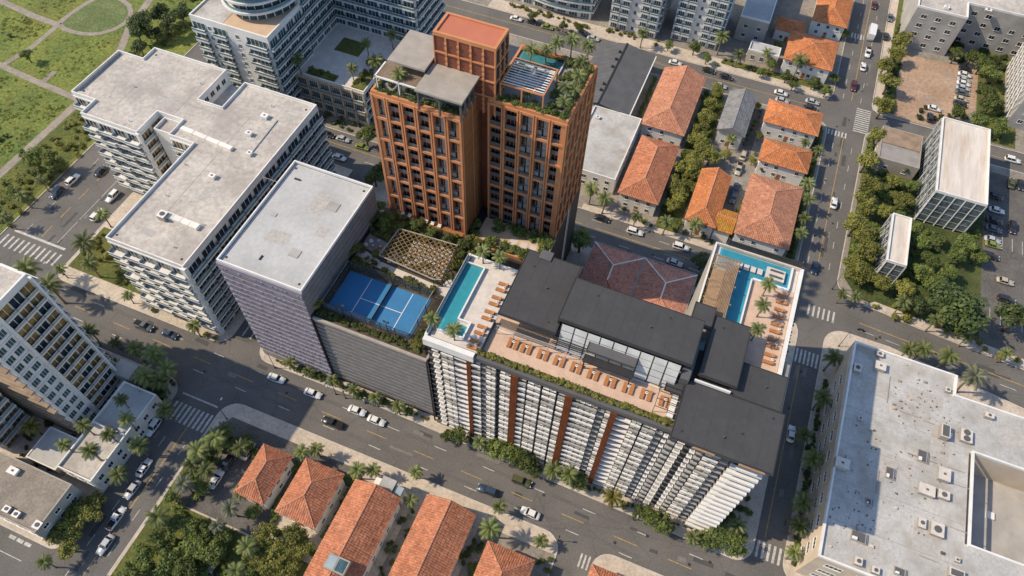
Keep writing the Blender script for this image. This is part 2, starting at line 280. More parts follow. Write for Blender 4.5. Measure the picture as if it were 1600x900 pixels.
def rrect(x0, x1, y0, y1, r=3.0, rs=None):
    """outline with rounded corners: order south-west, south-east, north-east, north-west"""
    rs = rs or (r, r, r, r)
    p = []
    for (cx, cy, a), q in zip(((x0, y0, 180), (x1, y0, 270), (x1, y1, 0), (x0, y1, 90)), rs):
        sx = 1 if cx == x0 else -1; sy = 1 if cy == y0 else -1
        if q <= 0: p.append((cx, cy))
        else: p += arc(cx+sx*q, cy+sy*q, q, a, a+90, 6)
    return p
# ================================================================ the setting: ground, roads, pavements
def sheet(name, poly, z, m, parent=None, kind='structure', label=None):
    b = MB(); b.v = [(p[0], p[1], z) for p in poly]; b.f = [tuple(range(len(poly)))]; b.m = [0]
    o = b.build(name, m, parent)
    if parent is None: o['kind'] = kind
    if label: o['label'] = label
    return o
mat('far_ground', (0.16, 0.16, 0.10), (0.11, 0.12, 0.07), scale=0.02, rough=0.95, fine=0.3, bscale=0.2)
sheet('ground', rect(-2500, 2500, -1500, 3500), -0.02, 'far_ground')
def yc(x): return 52.2-0.0172*(x+138)
road_main = sheet('road', [(-420, 43.0), (330, 43.0), (330, 60.0), (-420, 60.0)], 0.004, 'asphalt', label='wide asphalt road with yellow centre dashes across the lower picture')
road_far_left = sheet('road', rect(-174, -147, 59.0, 300), 0.010, 'asphalt', label='asphalt street beside the park with a white crosswalk')
road_corner = sheet('road', rect(-101, -84, -60, 44.0), 0.010, 'asphalt', label='narrow shaded street in the lower left corner')
road_bottom = sheet('road', rect(-300, -101.0, -14, 2.5), 0.016, 'asphalt', label='piece of asphalt street in the bottom left corner')
road_south = sheet('road', rect(-4, 8, -60, 44.0), 0.010, 'asphalt', label='short side street at the bottom middle')
road_right = sheet('road', rect(31.5, 47, -60, 420), 0.010, 'asphalt', label='long shaded street running up the right side')
road_mid = sheet('road', [(-149, 120.5), (31.5, 120.5), (31.5, 137), (-149, 137)], 0.016, 'asphalt', label='asphalt street behind the dark roofed building')
road_mid2 = sheet('road', [(47, 114), (260, 100), (260, 128), (47, 138)], 0.016, 'asphalt', label='asphalt street running out to the right edge')
road_top = sheet('road', rect(-149, 31.5, 198.5, 213), 0.016, 'asphalt', label='asphalt street along the white apartment blocks at the top')
road_top2 = sheet('road', rect(47, 260, 200, 213), 0.016, 'asphalt', label='shaded street behind the glass office at right')
alley = sheet('alley', rect(-98.5, -84.0, 60.0, 120.5), 0.010, 'asphalt_lot', label='narrow alley between the white balcony block and the mauve block')
def block(poly, z=0.12, m='concrete_walk', kerb=True, label=None):
    a = MB(); a.prism(poly, -0.01, z); o = structure('pavement', a, m)
    if label: o['label'] = label
    if kerb:
        k = MB(); k.ring(poly, 0.28, -0.005, z+0.025)
        q = k.build('kerb', 'kerb_stone', o)
    return o
# blocks between the streets
blk_condo = block([*arc(-146, 60.2, 3, 180, 270), *arc(-99.5, 61.1, 4, 270, 360), (-95.5, 122), (-149, 122)], label='pale pavement round the white balcony block')
blk_hero = block([*arc(-83.5, 61.0, 4, 180, 270), (-55, 57.2), *[(x+0.0, y) for x, y in arc(33.3, 58.9, 4.2, 272, 360)], *arc(31.5, 116.4, 6, 0, 90), (-87.5, 122.4)], label='pale pavement in front of the white ribbed facade')
blk_south = block([(-86.8, -60), (-1.6, -60), *arc(-5.6, 41.3, 4, 0, 90), *arc(-82.3, 40.8, 4.5, 90, 180)], label='pale pavement strip below the wide road')
blk_south2 = block([(5.9, -60), (37.2, -60), *arc(33.2, 41.8, 4, 0, 90), *arc(9.9, 41.8, 4, 90, 180)], label='pale pavement corner at the bottom edge')
blk_south3 = block([(44, -60), (260, -60), (260, 45.5), *arc(48, 41.5, 4, 90, 180)], label='pavement beyond the right street at the bottom')
blk_left = block([(-300, 1.6), *arc(-101.8, 4.6, 3.0, 270, 360), *arc(-102.8, 40.8, 4.0, 0, 90), (-300, 44.8)], label='pavement round the tall balcony tower')
blk_park = block([*arc(-175.8, 61.0, 4, 270, 360), (-171.8, 330), (-420, 330), (-420, 57)], m='rough_grass', label='sunlit rough grass of the park')
blk_mid = block([(-149, 134.6), *arc(29.6, 138.8, 4, 270, 360), *arc(29.1, 196.0, 4.5, 0, 90), (-149, 200.5)], m='block_paving', label='ground of the block with the red tiled houses')
blk_top = block([(-149, 211.0), *arc(28.6, 215.4, 4.5, 270, 360), (33.1, 420), (-149, 420)], m='block_paving', label='ground round the white apartment blocks')
blk_right = block([*arc(49.2, 138.6, 4.6, 180, 262), (61, 131.5), (93, 128.7), (260, 117), (260, 202.0), *arc(49.0, 198.0, 4.0, 90, 180)], m='block_paving', label='ground of the leafy block on the right')
blk_topright = block([*arc(49.5, 214.8, 4, 180, 270), (260, 210.8), (260, 420), (45.5, 420)], m='block_paving', label='ground of the car park block at top right')
blk_flat = block([*arc(47.9, 58.6, 4, 180, 270), (260, 54.6), (260, 106), (93, 117.3), (60, 122.4), *arc(49.0, 117.4, 5, 90, 180)], label='pale pavement round the large white flat roof')
# markings -------------------------------------------------------------
def bar(parent, name, x0, x1, y0, y1, z, m): return sheet(name, rect(x0, x1, y0, y1), z, m, parent)
def dashes_x(parent, ys, x0, x1, step, ln, m, z=0.024, off=0.0, w=0.16):
    x = x0
    while x < x1:
        y = ys(x+ln/2); y2 = ys(x+ln)
        y1 = ys(x); h = w/2
        o = sheet('lane_dash', [(x, y1-h), (x+ln, y2-h), (x+ln, y2+h), (x, y1+h)], z, m, parent); x += step
dashes_x(road_main, lambda x: yc(x), -150.0, 36, 12.2, 5.2, 'paint_yellow', z=0.012, w=0.17)
dashes_x(road_main, lambda x: yc(x)+2.9, -146, 36, 12.2, 3.0, 'paint_white', z=0.012, w=0.18)
dashes_x(road_main, lambda x: yc(x)-2.9, -148, 36, 12.2, 3.0, 'paint_white', z=0.012, w=0.18)
for y0 in (-58,): pass
def dashes_y(parent, x, y0, y1, step, ln, m, z=0.018, w=0.16):
    y = y0
    while y < y1: bar(parent, 'lane_dash', x-w/2, x+w/2, y, min(y+ln, y1), z, m); y += step
dashes_y(road_far_left, -161.3, 66.5, 130, 7.5, 4.2, 'paint_yellow', z=0.024, w=0.22)
dashes_y(road_far_left, -156.0, 66.5, 130, 9, 8.2, 'paint_white', z=0.024)
dashes_y(road_far_left, -166.6, 66.5, 130, 9, 2.8, 'paint_white', z=0.024)
bar(road_far_left, 'stop_line', -169.5, -152.5, 65.3, 66.0, 0.024, 'paint_white')
for i in range(11): bar(road_far_left, 'crosswalk_bar', -170.3+i*1.78, -169.7+i*1.78, 60.0, 63.9, 0.024, 'paint_white')
dashes_y(road_corner, -91.3, -5, 36, 30, 29.0, 'paint_yellow', z=0.024, w=0.2)
dashes_y(road_corner, -89.2, -3, 34, 8, 2.6, 'paint_white', z=0.024); dashes_y(road_corner, -94.6, -3, 34, 8, 2.6, 'paint_white', z=0.024)
for i in range(9): bar(road_corner, 'crosswalk_bar', -97.7+i*1.22, -97.1+i*1.22, 35.6, 40.2, 0.024, 'paint_white')
bar(road_corner, 'stop_line', -97.6, -87.6, 42.2, 42.6, 0.024, 'paint_white')
dashes_x(road_bottom, lambda x: -2.6, -160, -103, 60, 55, 'paint_white', z=0.028)
for i in range(3): bar(road_bottom, 'crosswalk_bar', -111+i*2.0, -109.4+i*2.0, 0.2, 0.9, 0.028, 'paint_white')
dashes_y(road_right, 39.4, 62, 108, 50, 46.0, 'paint_yellow', z=0.024, w=0.2)
dashes_y(road_right, 38.9, 140, 196, 60, 56, 'paint_yellow', z=0.024, w=0.2)
dashes_y(road_right, 39.1, 214, 330, 120, 116, 'paint_yellow', z=0.024, w=0.2)
dashes_y(road_right, 36.2, 141, 196, 8, 2.6, 'paint_white', z=0.024); dashes_y(road_right, 42.0, 141, 196, 8, 2.6, 'paint_white', z=0.024)
dashes_y(road_right, 36.3, 214, 300, 8, 2.6, 'paint_white', z=0.024); dashes_y(road_right, 42.0, 214, 300, 8, 2.6, 'paint_white', z=0.024)
for i in range(5): bar(road_right, 'crosswalk_bar', 38.0+i*1.2, 38.55+i*1.2, 57.2, 61.0, 0.024, 'paint_white')
for i in range(6): bar(road_right, 'crosswalk_bar', 37.9+i*1.02, 38.4+i*1.02, 108.6, 112.8, 0.024, 'paint_white')
for i in range(6): bar(road_right, 'crosswalk_bar', 38.6+i*1.3, 39.1+i*1.3, 124.0, 127.6, 0.024, 'paint_white')
for i in range(6): bar(road_right, 'crosswalk_bar', 33.9+i*1.05, 34.4+i*1.05, 195.2, 197.6, 0.024, 'paint_white')
for i in range(5): bar(road_right, 'crosswalk_bar', 34.6+i*1.05, 35.1+i*1.05, 248.0, 251.0, 0.024, 'paint_white')
for i in range(12): bar(road_right, 'crosswalk_bar', 41.2, 45.8, 199.8+i*1.0, 200.25+i*1.0, 0.024, 'paint_white')
dashes_x(road_mid, lambda x: 129.6, -146, 28, 62, 58, 'paint_yellow', z=0.028, w=0.2)
dashes_x(road_mid, lambda x: 126.4, -144, 28, 10, 3, 'paint_white', z=0.028); dashes_x(road_mid, lambda x: 132.2, -144, 28, 10, 3, 'paint_white', z=0.028)
dashes_x(road_mid2, lambda x: 126.8-0.068*(x-51), 52, 150, 100, 95, 'paint_yellow', z=0.028, w=0.22)
dashes_x(road_mid2, lambda x: 124.6-0.068*(x-51), 52, 150, 7, 4, 'paint_white', z=0.028)
dashes_x(road_top, lambda x: 206.2, -146, 26, 90, 86, 'paint_yellow', z=0.028, w=0.2)
dashes_x(road_top2, lambda x: 206.2, 52, 150, 50, 46, 'paint_yellow', z=0.028, w=0.2)
dashes_y(road_south, 2.3, -20, 40, 70, 58, 'paint_yellow', z=0.024, w=0.2)
for i in range(3): bar(road_south, 'crosswalk_bar', 3.2+i*0.9, 3.6+i*0.9, 40.6, 43.6, 0.024, 'paint_white')
for i in range(4): bar(alley, 'crosswalk_bar', -96.0+i*2.3, -95.6+i*2.3, 61.2, 64.6, 0.024, 'paint_white')
for i in range(4): bar(alley, 'parking_line', -95.0, -88.6, 67+i*2.6, 67.18+i*2.6, 0.024, 'paint_white')
# ground covers laid on the blocks ---------------------------------------
def patch(name, poly, m, z=0.145, label=None): return sheet(name, poly, z, m, label=label)
# park: paths, oval lawn
def strip(pts, w):
    L = []; R = []
    for i, p in enumerate(pts):
        a = pts[max(i-1, 0)]; b = pts[min(i+1, len(pts)-1)]; d = Vector((b[0]-a[0], b[1]-a[1])).normalized(); n = Vector((-d.y, d.x))*w/2
        L.append((p[0]+n.x, p[1]+n.y)); R.append((p[0]-n.x, p[1]-n.y))
    return R+L[::-1]
def path(pts, w, z, label, m='park_path'):
    o = sheet('path', strip(pts, w), z, m); o['label'] = label
ov = [(-220.9, 141.9), (-217.5, 140.6), (-213.5, 140.4), (-210, 140.9), (-206.7, 142.1), (-204.4, 143.9), (-202.6, 146.2), (-201.4, 148.8), (-200.8, 151.6), (-201.6, 155.0), (-203.4, 157.9), (-206.2, 160.2), (-209.8, 161.5), (-213.0, 162.1), (-216.0, 161.4), (-218.2, 159.8), (-219.6, 157.4), (-220.4, 153.8), (-220.9, 149.8), (-221.2, 145.6), (-220.9, 141.9)]
path(ov, 1.7, 0.150, 'curved path round the oval lawn')
sheet('lawn', inset(ov[:-1], 0.8), 0.146, 'oval_grass', label='mown oval lawn ringed by a path')
path([(-330, 151), (-267.9, 146.2), (-243.7, 143.5), (-231.7, 141.9), (-220.6, 141.4)], 2.4, 0.156, 'long straight park path meeting the oval lawn')
path([(-220.6, 140.8), (-220.3, 128.3), (-222.3, 118.2)], 1.9, 0.162, 'park path running down from the oval lawn')
path([(-330, 122), (-226.1, 117.6), (-206.0, 115.6), (-194.0, 114.8), (-187, 114)], 2.2, 0.168, 'park path heading to the street')
path([(-205.1, 122.0), (-204.9, 116.2)], 1.8, 0.164, 'short stub of park path')
path([(-188.2, 58), (-188.2, 91.3), (-188.3, 111.8), (-189.5, 128), (-192.2, 137.5), (-195.5, 144.9), (-198.1, 150.5), (-201.3, 165.8), (-204, 185)], 2.6, 0.174, 'pale park path running beside the street')
# verge between park and street
patch('lawn', rect(-186.6, -173.6, 62, 128), 'lawn', 0.150, 'shrubby verge between the park path and the street')
# lawns and lots
patch('lawn', rect(-148.0, -121.6, 61.5, 76), 'lawn', label='corner lawn with palms by the white balcony block')
patch('lot', rect(-148.2, -121.6, 76.4, 89.0), 'concrete_walk', label='paved forecourt beside the white balcony block')
patch('service_lane', [(-85.5, 37.2), (-48, 37.2), (-48, 41.6), (-83, 41.6)], 'asphalt_lot', label='narrow service lane behind the pavement strip')
patch('lot', rect(-83.5, -60.8, 20.0, 36.8), 'asphalt_lot', 0.150, 'tree-shaded car park beside the red tiled houses')
patch('lawn', rect(-86.0, -48.5, -12.0, 19.6), 'lawn', 0.150, 'overgrown green lot at the bottom')
patch('lawn', rect(-86.2, -83.6, 19.8, 36.6), 'lawn', 0.156, 'grass verge along the narrow street')
patch('yard', rect(-34.9, -32.2, 5, 41.0), 'block_paving', 0.150, 'shaded passage between the two long tiled roofs')
patch('yard', rect(-19.4, -2.0, 20, 41.0), 'block_paving', 0.150, 'yard beside the tiled house at the bottom middle')
patch('drive', rect(-36.5, -33.0, 37.0, 42.0), 'concrete_walk', 0.156, 'driveway by the long tiled roof')
for nm, r, lb in (('lawn', (-148, -45, 136.0, 139.2), 'planted strip before the white courtyard block'),):
    pass
patch('lawn', rect(-6.6, 0.0, 136.8, 198.0), 'lawn', 0.150, 'green strip of trees between two red tiled rows')
patch('lot', rect(10.0, 13.0, 147.5, 198.0), 'asphalt_lot', 0.150, 'narrow back lane between the red tiled houses')
patch('lot', rect(0.3, 13.6, 160, 175.3), 'block_paving', 0.156, 'back court with parked vehicles')
patch('lawn', rect(30.2, 32.6, 139, 196), 'lawn', 0.150, 'green verge beside the right street')
patch('walk', rect(-28, 29, 134.9, 137.0), 'concrete_walk', 0.150, 'pale pavement under the palms of the middle street')
patch('walk', rect(-90, 32, 211.4, 217.2), 'concrete_walk', 0.150, 'pale pavement before the white apartment blocks')
patch('lawn', rect(-4.0, 31.5, 214.8, 218.0), 'lawn', 0.160, 'front lawns under the top red tiled house')
patch('lawn', [(46.2, 140), (50.5, 134.5), (82, 132.0), (82.0, 200), (46.2, 200)], 'lawn_dark', 0.150, 'lawns round the two glass buildings')
lot_right = patch('lot', [(81.5, 133), (140, 128.5), (140, 198.5), (81.5, 198.5)], 'asphalt_lot', 0.156, 'car park at the right edge')
patch('walk', [(52, 132.6), (93, 129.2), (150, 125.0), (150, 128.0), (93, 132.0), (55, 135.2)], 'concrete_walk', 0.162, 'pale pavement along the street to the right edge')
lot_sand = patch('lot', [(52.8, 211.6), (63, 211.6), (70, 218), (77.5, 225.0), (77.8, 247.5), (52.8, 246.0)], 'sand_lot', 0.150, 'bare sandy car park before the grey block')
patch('lawn', rect(77.8, 90, 212, 262), 'lawn', 0.150, 'tree-filled strip beside the sandy car park')
patch('walk', rect(46, 48.5, 212, 300), 'concrete_walk', 0.150, 'pavement under the street trees')
patch('lawn', rect(48.6, 52.4, 213, 300), 'lawn', 0.156, 'planted strip along the sandy car park')
for i in range(9): sheet('parking_line', rect(70.6, 76.6, 226.8+i*2.3, 226.95+i*2.3), 0.160, 'paint_white', lot_sand)
for i in range(8):
    for y in (140.5, 168.0): sheet('parking_line', rect(84+i*2.7, 84.15+i*2.7, y, y+5), 0.166, 'paint_white', lot_right)

# repairs and covers in the asphalt ----------------------------------------
random.seed(21)
def road_repairs(road, x0, x1, y0, y1, z, n, along):
    for i in range(n):
        x, y = random.uniform(x0, x1), random.uniform(y0, y1); a, c = random.uniform(1.2, 6.0), random.uniform(.5, 1.3)
        if along == 'y': a, c = c, a
        sk = random.uniform(-.15, .15)
        sheet('road_patch', [(x-a/2, y-c/2), (x+a/2, y-c/2+sk), (x+a/2-.1, y+c/2+sk), (x-a/2+.1, y+c/2)], z+.0004*i, random.choice(('asphalt_patch', 'asphalt_patch', 'asphalt_pale')), road)
    for i in range(max(2, n//2)):
        x, y = random.uniform(x0, x1), random.uniform(y0, y1); b = MB(); b.tube((x, y, z-.003), (x, y, z+.012), .36, n=14); b.build('manhole_cover', 'steel_dark', road)
for i, (x, y, l, w) in enumerate(((-70, 48.6, 60, 1.0), (-70, 54.0, 66, 1.0), (-10, 47.9, 50, .9), (-10, 53.0, 55, .9), (-120, 49.6, 30, .9), (-118, 55.0, 34, .9))):
    sheet('worn_lane', [(x-l/2, y-w/2+.0086*l), (x+l/2, y-w/2-.0086*l), (x+l/2, y+w/2-.0086*l), (x-l/2, y+w/2+.0086*l)], .0065+.0003*i, 'asphalt_worn', road_main)
road_repairs(road_main, -148, 36, 46, 56.4, .0092, 26, 'x'); road_repairs(road_right, 35, 43, 62, 108, .0140, 8, 'y'); road_repairs(road_right, 35, 43.5, 140, 260, .0140, 16, 'y'); road_repairs(road_far_left, -170, -152, 66, 118, .0140, 12, 'y')
road_repairs(road_corner, -97, -88, 2, 34, .0140, 8, 'y'); road_repairs(road_mid, -20, 28, 124, 133, .0200, 8, 'x'); road_repairs(road_mid2, 52, 92, 120, 126, .0200, 8, 'x'); road_repairs(road_top, -60, 28, 202, 209.5, .0200, 10, 'x')
# ================================================================ building helpers
def root(name, label, cat, cx, cy, group=None): return empty(name, label, cat, group, (cx, cy, 0))
class Face:
    """a vertical wall plane from p0 to p1; outward is to the right of that direction"""
    def __init__(s, p0, p1):
        s.p0 = Vector((p0[0], p0[1])); d = Vector((p1[0]-p0[0], p1[1]-p0[1])); s.L = d.length; s.d = d.normalized(); s.n = Vector((s.d.y, -s.d.x)); s.rz = math.atan2(s.d.y, s.d.x)
    def pt(s, u, n=0.0, z=0.0): q = s.p0+s.d*u+s.n*n; return (q.x, q.y, z)
    def box(s, mb, u0, u1, n0, n1, z0, z1, m=0):
        mb.hexa([s.pt(u0, n1, z0), s.pt(u1, n1, z0), s.pt(u1, n0, z0), s.pt(u0, n0, z0), s.pt(u0, n1, z1), s.pt(u1, n1, z1), s.pt(u1, n0, z1), s.pt(u0, n0, z1)], m)
_cache = {}
def place(parent, name, key, make, F, u, z, n=0.0):
    """one piece on a face; alike pieces share one mesh"""
    if key not in _cache: _cache[key] = make()
    o = link(name, _cache[key], parent); o.location = F.pt(u, n, z); o.rotation_euler = (0, 0, F.rz); return o
def win_mesh(w, h, fm, gm, mull=1, t=0.09, deep=0.07):
    b = MB(); x = w/2; y = h/2
    b.box(-x, x, -deep, 0.0, y-t, y); b.box(-x, x, -deep, 0.0, -y, -y+t); b.box(-x, -x+t, -deep, 0.0, -y+t, y-t); b.box(x-t, x, -deep, 0.0, -y+t, y-t)
    b.quad((-x+t, -0.02, -y+t), (x-t, -0.02, -y+t), (x-t, -0.02, y-t), (-x+t, -0.02, y-t), 1)
    for i in range(mull):
        c = -x+w*(i+1)/(mull+1); b.box(c-0.03, c+0.03, -deep*.8, -0.021, -y+t, y-t)
    b.box(-x-0.06, x+0.06, -deep-0.08, 0.0, -y-0.08, -y)
    return b.mesh('window', [fm, gm])
def window(parent, F, u, z, w, h, fm='white_trim', gm='glass_dark', mull=1, name='window'):
    return place(parent, name, ('win', w, h, fm, gm, mull), lambda: win_mesh(w, h, fm, gm, mull), F, u, z, 0.0)
def win_rows(parent, F, zs, n, w, h, fm='white_trim', gm='glass_dark', margin=1.2, skip=0.0, mull=1):
    for z in zs:
        for i in range(n):
            if skip and random.random() < skip: continue
            window(parent, F, margin+(F.L-2*margin)*(i+0.5)/n, z, w, h, fm, gm, mull)
def faces(poly): return [Face(poly[i], poly[(i+1) % len(poly)]) for i in range(len(poly))]
def part(parent, name, m, *boxes, mb=None):
    b = mb or MB()
    for q in boxes: b.box(*q)
    return b.build(name, m, parent)
def water(parent, x0, x1, y0, y1, z0, z1):
    b = MB(); b.quad((x0, y0, z1), (x1, y0, z1), (x1, y1, z1), (x0, y1, z1)); return b.build('water', 'pool_water', parent)
def parapet(parent, poly, z, h, t, m, name='parapet'):
    b = MB(); b.ring(poly, t, z, z+h); return b.build(name, m, parent)
def prism_part(parent, name, poly, z0, z1, m, mt=None):
    b = MB(); b.prism(poly, z0, z1, 0, 1 if mt else None); return b.build(name, [m, mt] if mt else m, parent)

# ================================================================ tiled houses
def slope(mb, e0, e1, t0, t1, col=0.5, course=0.75, m=0, amp=0.10):
    e0, e1, t0, t1 = map(Vector, (e0, e1, t0, t1)); ex = (e1-e0); L = ex.length; ex.normalize()
    nrm = ex.cross((t0+t1)/2-e0).normalized(); up = nrm.cross(ex).normalized()
    a0 = (t0-e0).dot(ex); a1 = (t1-e0).dot(ex); V = (t0-e0).dot(up)
    n = max(2, round(L/col)); w = L/n
    for i in range(n):
        u = (i+0.5)*w; v = V
        if a0 > 1e-3: v = min(v, V*u/a0)
        if L-a1 > 1e-3: v = min(v, V*(L-u)/(L-a1))
        k = max(1, round(v/course)); c = v/k
        for j in range(k):
            jit = random.uniform(-.025, .025); lift = random.uniform(.03, .07)
            lo = e0+ex*(u+jit)+up*(j*c-0.05); hi = e0+ex*(u+jit)+up*((j+1)*c)
            s1 = [(-w*.5, 0.01), (-w*.27, amp), (w*.27, amp), (w*.5, 0.01)]
            A = [lo+ex*x+nrm*(y+lift) for x, y in s1]; B = [hi+ex*x+nrm*y for x, y in s1]; q = len(mb.v)
            mb.v += [tuple(p) for p in A+B]
            mi = random.choices((0, 1, 2), (.70, .17, .13))[0]
            for f in ((0, 1, 5, 4), (1, 2, 6, 5), (2, 3, 7, 6), (3, 2, 1, 0)): mb.f.append(tuple(q+x for x in f)); mb.m.append(mi)
def tones(tile):
    # slightly paler and slightly burnt tiles of the same clay
    for k, f in (('_pale_tone', 1.12), ('_burnt_tone', 0.82)):
        if tile+k not in M:
            m = M[tile].copy(); m.name = tile+k; M[tile+k] = m
            for n in m.node_tree.nodes:
                if n.type == 'MIX' and n.data_type == 'RGBA':
                    for i in (6, 7):
                        c = n.inputs[i].default_value; n.inputs[i].default_value = (c[0]*f, c[1]*f, c[2]*f, 1)
    return [tile, tile+'_pale_tone', tile+'_burnt_tone']
def house(label, x0, x1, y0, y1, ze=6.0, axis='y', rise=2.4, hip=(True, True), tile='clay_tile', wall='white_wall', floors=2, wins=True, group='houses with pitched roofs', cat='house', name='house', ridge_w=0.16, course=0.75, col=0.5, parent=None, z0=0.0, over=0.55):
    cx, cy = (x0+x1)/2, (y0+y1)/2
    r = parent or root(name, label, cat, cx, cy, group)
    wp = rect(x0+over, x1-over, y0+over, y1-over)
    prism_part(r, 'wall', wp, z0, ze+0.02, wall)
    W = (x1-x0) if axis == 'y' else (y1-y0); h = W/2
    if axis == 'y':
        a = Vector((cx, y0+(h if hip[0] else 0), ze+rise)); b = Vector((cx, y1-(h if hip[1] else 0), ze+rise))
    else:
        a = Vector((x0+(h if hip[0] else 0), cy, ze+rise)); b = Vector((x1-(h if hip[1] else 0), cy, ze+rise))
    sw, se, ne, nw = [Vector((p[0], p[1], ze)) for p in rect(x0, x1, y0, y1)]
    rb = MB(); dz = Vector((0, 0, -0.18))
    sides = [(sw, se, a, a if axis == 'y' else b), (se, ne, a if axis == 'y' else b, b), (ne, nw, b, b if axis == 'y' else a), (nw, sw, b if axis == 'y' else a, a)]
    if axis == 'y': sides = [(sw, se, a, a), (se, ne, a, b), (ne, nw, b, b), (nw, sw, b, a)]
    else: sides = [(sw, se, a, b), (se, ne, b, b), (ne, nw, b, a), (nw, sw, a, a)]
    for e0, e1, t0, t1 in sides:
        if (t0-t1).length < 1e-5: rb.tri(e0, e1, t0)
        else: rb.quad(e0, e1, t1, t0)
        rb.quad(e0+dz, e1+dz, e1, e0)
    rb.quad(nw+dz, ne+dz, se+dz, sw+dz)
    ro = rb.build('roof', tile, r)
    tb = MB()
    for k, (e0, e1, t0, t1) in enumerate(sides):
        gable = ((axis == 'y' and ((k == 0 and not hip[0]) or (k == 2 and not hip[1]))) or (axis == 'x' and ((k == 3 and not hip[0]) or (k == 1 and not hip[1]))))
        if not gable: slope(tb, e0, e1, t0, t1, col, course)
    to = tb.build('roof_tiles', tones(tile), ro); to['kind'] = 'stuff'
    def cap(p, q):
        c = MB(); c.tube(p+Vector((0, 0, .06)), q+Vector((0, 0, .06)), ridge_w, n=6); c.build('ridge_cap', 'clay_tile_pale' if 'clay' in tile else tile, ro)
    if (a-b).length > 0.3: cap(a, b)
    if hip[0]: cap(sw, a); cap(se if axis == 'y' else nw, a)
    if hip[1]: cap(ne, b); cap(nw if axis == 'y' else se, b)
    if wins:
        for F in faces(wp):
            k = max(1, int(F.L/3.2))
            zs = [z0+1.7+i*2.75 for i in range(floors) if z0+1.7+i*2.75 < ze-0.7]
            win_rows(r, F, zs, k, 1.15, 1.35, margin=0.6, skip=0.12)
        F = faces(wp)[0]
        d = MB(); F.box(d, F.L*.5-0.55, F.L*.5+0.55, 0.0, 0.07, z0+0.12, z0+2.25); d.build('door', 'wood_warm', r)
    return r
house('small hip-roofed clay tile house beside the shaded car park', -70.0, -62.6, 25.6, 37.3, rise=2.3)
house('hip-roofed clay tile house between the smaller tiled house and the long roof', -59.7, -50.1, 25.4, 38.0, rise=2.6)
house('long clay tiled roof with a skylight at its bottom end', -47.3, -36.4, 3.0, 38.0, ze=6.2, rise=2.7, hip=(True, False))
house('long clay tiled gabled roof, second from the side street at the bottom', -31.6, -20.2, -2.0, 41.0, ze=6.0, rise=2.7, hip=(True, False))
house('clay tiled hip roof cut by the bottom edge beside the side street', -15.7, -5.3, 14.0, 36.9, ze=6.0, rise=2.6)
house('tip of a clay tiled roof at the bottom edge beyond the side street', 5.8, 16.0, 20.0, 40.7, ze=6.0, rise=2.6)
house('long pale clay tiled roof standing next to the grey metal roof', -21.2, -7.6, 169.0, 197.6, ze=6.0, rise=3.0, hip=(True, False), tile='clay_tile_pale')
house('clay tiled hip roof with a mottled shadow, facing the middle street', -19.4, -7.6, 139.5, 164.4, ze=6.0, rise=2.8)
house('house with a grey shingle gable roof among the red tiles', 0.9, 9.5, 176.0, 195.2, ze=6.0, rise=2.2, hip=(False, False), tile='grey_shingle', col=0.8)
house('bright orange hip roof near the top street corner', 13.3, 30.1, 185.3, 196.2, axis='x', rise=2.4, tile='clay_tile_bright')
house('bright orange hip roof, second house down from the top street corner', 15.2, 29.6, 168.3, 178.1, axis='x', rise=2.3, tile='clay_tile_bright')
h12 = house('clay tiled house with a mossy side wing on the middle street', 0.6, 9.4, 138.0, 158.8, ze=5.6, rise=2.2, hip=(True, False), tile='clay_tile_bright')
house('', 8.6, 14.1, 138.2, 146.4, ze=5.0, axis='x', rise=1.7, hip=(False, False), tile='clay_tile_moss', parent=h12, wins=False)
house('largest pale red hip roof behind the blue L-shaped pool', 14.3, 29.2, 137.6, 161.5, ze=6.6, rise=3.0, tile='clay_tile_pale')
house('bright orange pyramid roof beyond the top street', 13.8, 29.8, 217.8, 234.0, ze=6.0, axis='x', rise=2.8, tile='clay_tile_bright')
house('orange hip roof at the top edge beside the right street', 19.5, 31.4, 243.0, 268.0, ze=6.0, rise=2.6, tile='clay_tile_bright')
house('small reddish hip roof beside the orange roofs at the top edge', 8.2, 18.2, 235.0, 242.6, ze=4.5, axis='x', rise=1.8, tile='clay_tile_bright')
court = root('court_house', 'dull red tiled double hip roof with pale ridges behind the dark roofs', 'house', -5.5, 112)
house('', -19.8, -5.8, 101.0, 120.2, ze=6.0, rise=2.0, tile='clay_tile_dull', parent=court, ridge_w=0.2)
house('', -5.7, 8.5, 101.0, 120.2, ze=6.0, rise=2.0, tile='clay_tile_dull', parent=court, ridge_w=0.2)
for x0, x1 in ((-19.8, -5.8), (-5.7, 8.5)):
    b = MB(); b.ring(rect(x0, x1, 101.0, 120.4), 0.22, 6.0, 6.28); b.build('gutter', 'stone_grey', court)
    for p, q in (((x0, 120.2, 6.1), ((x0+x1)/2, 120.2-(x1-x0)/2, 8.1)), ((x1, 120.2, 6.1), ((x0+x1)/2, 120.2-(x1-x0)/2, 8.1)), (((x0+x1)/2, 113.2, 8.15), ((x0+x1)/2, 108.0, 8.15))):
        b = MB(); b.tube(p, q, 0.20, n=6); b.build('ridge_flashing', 'white_wall', court)
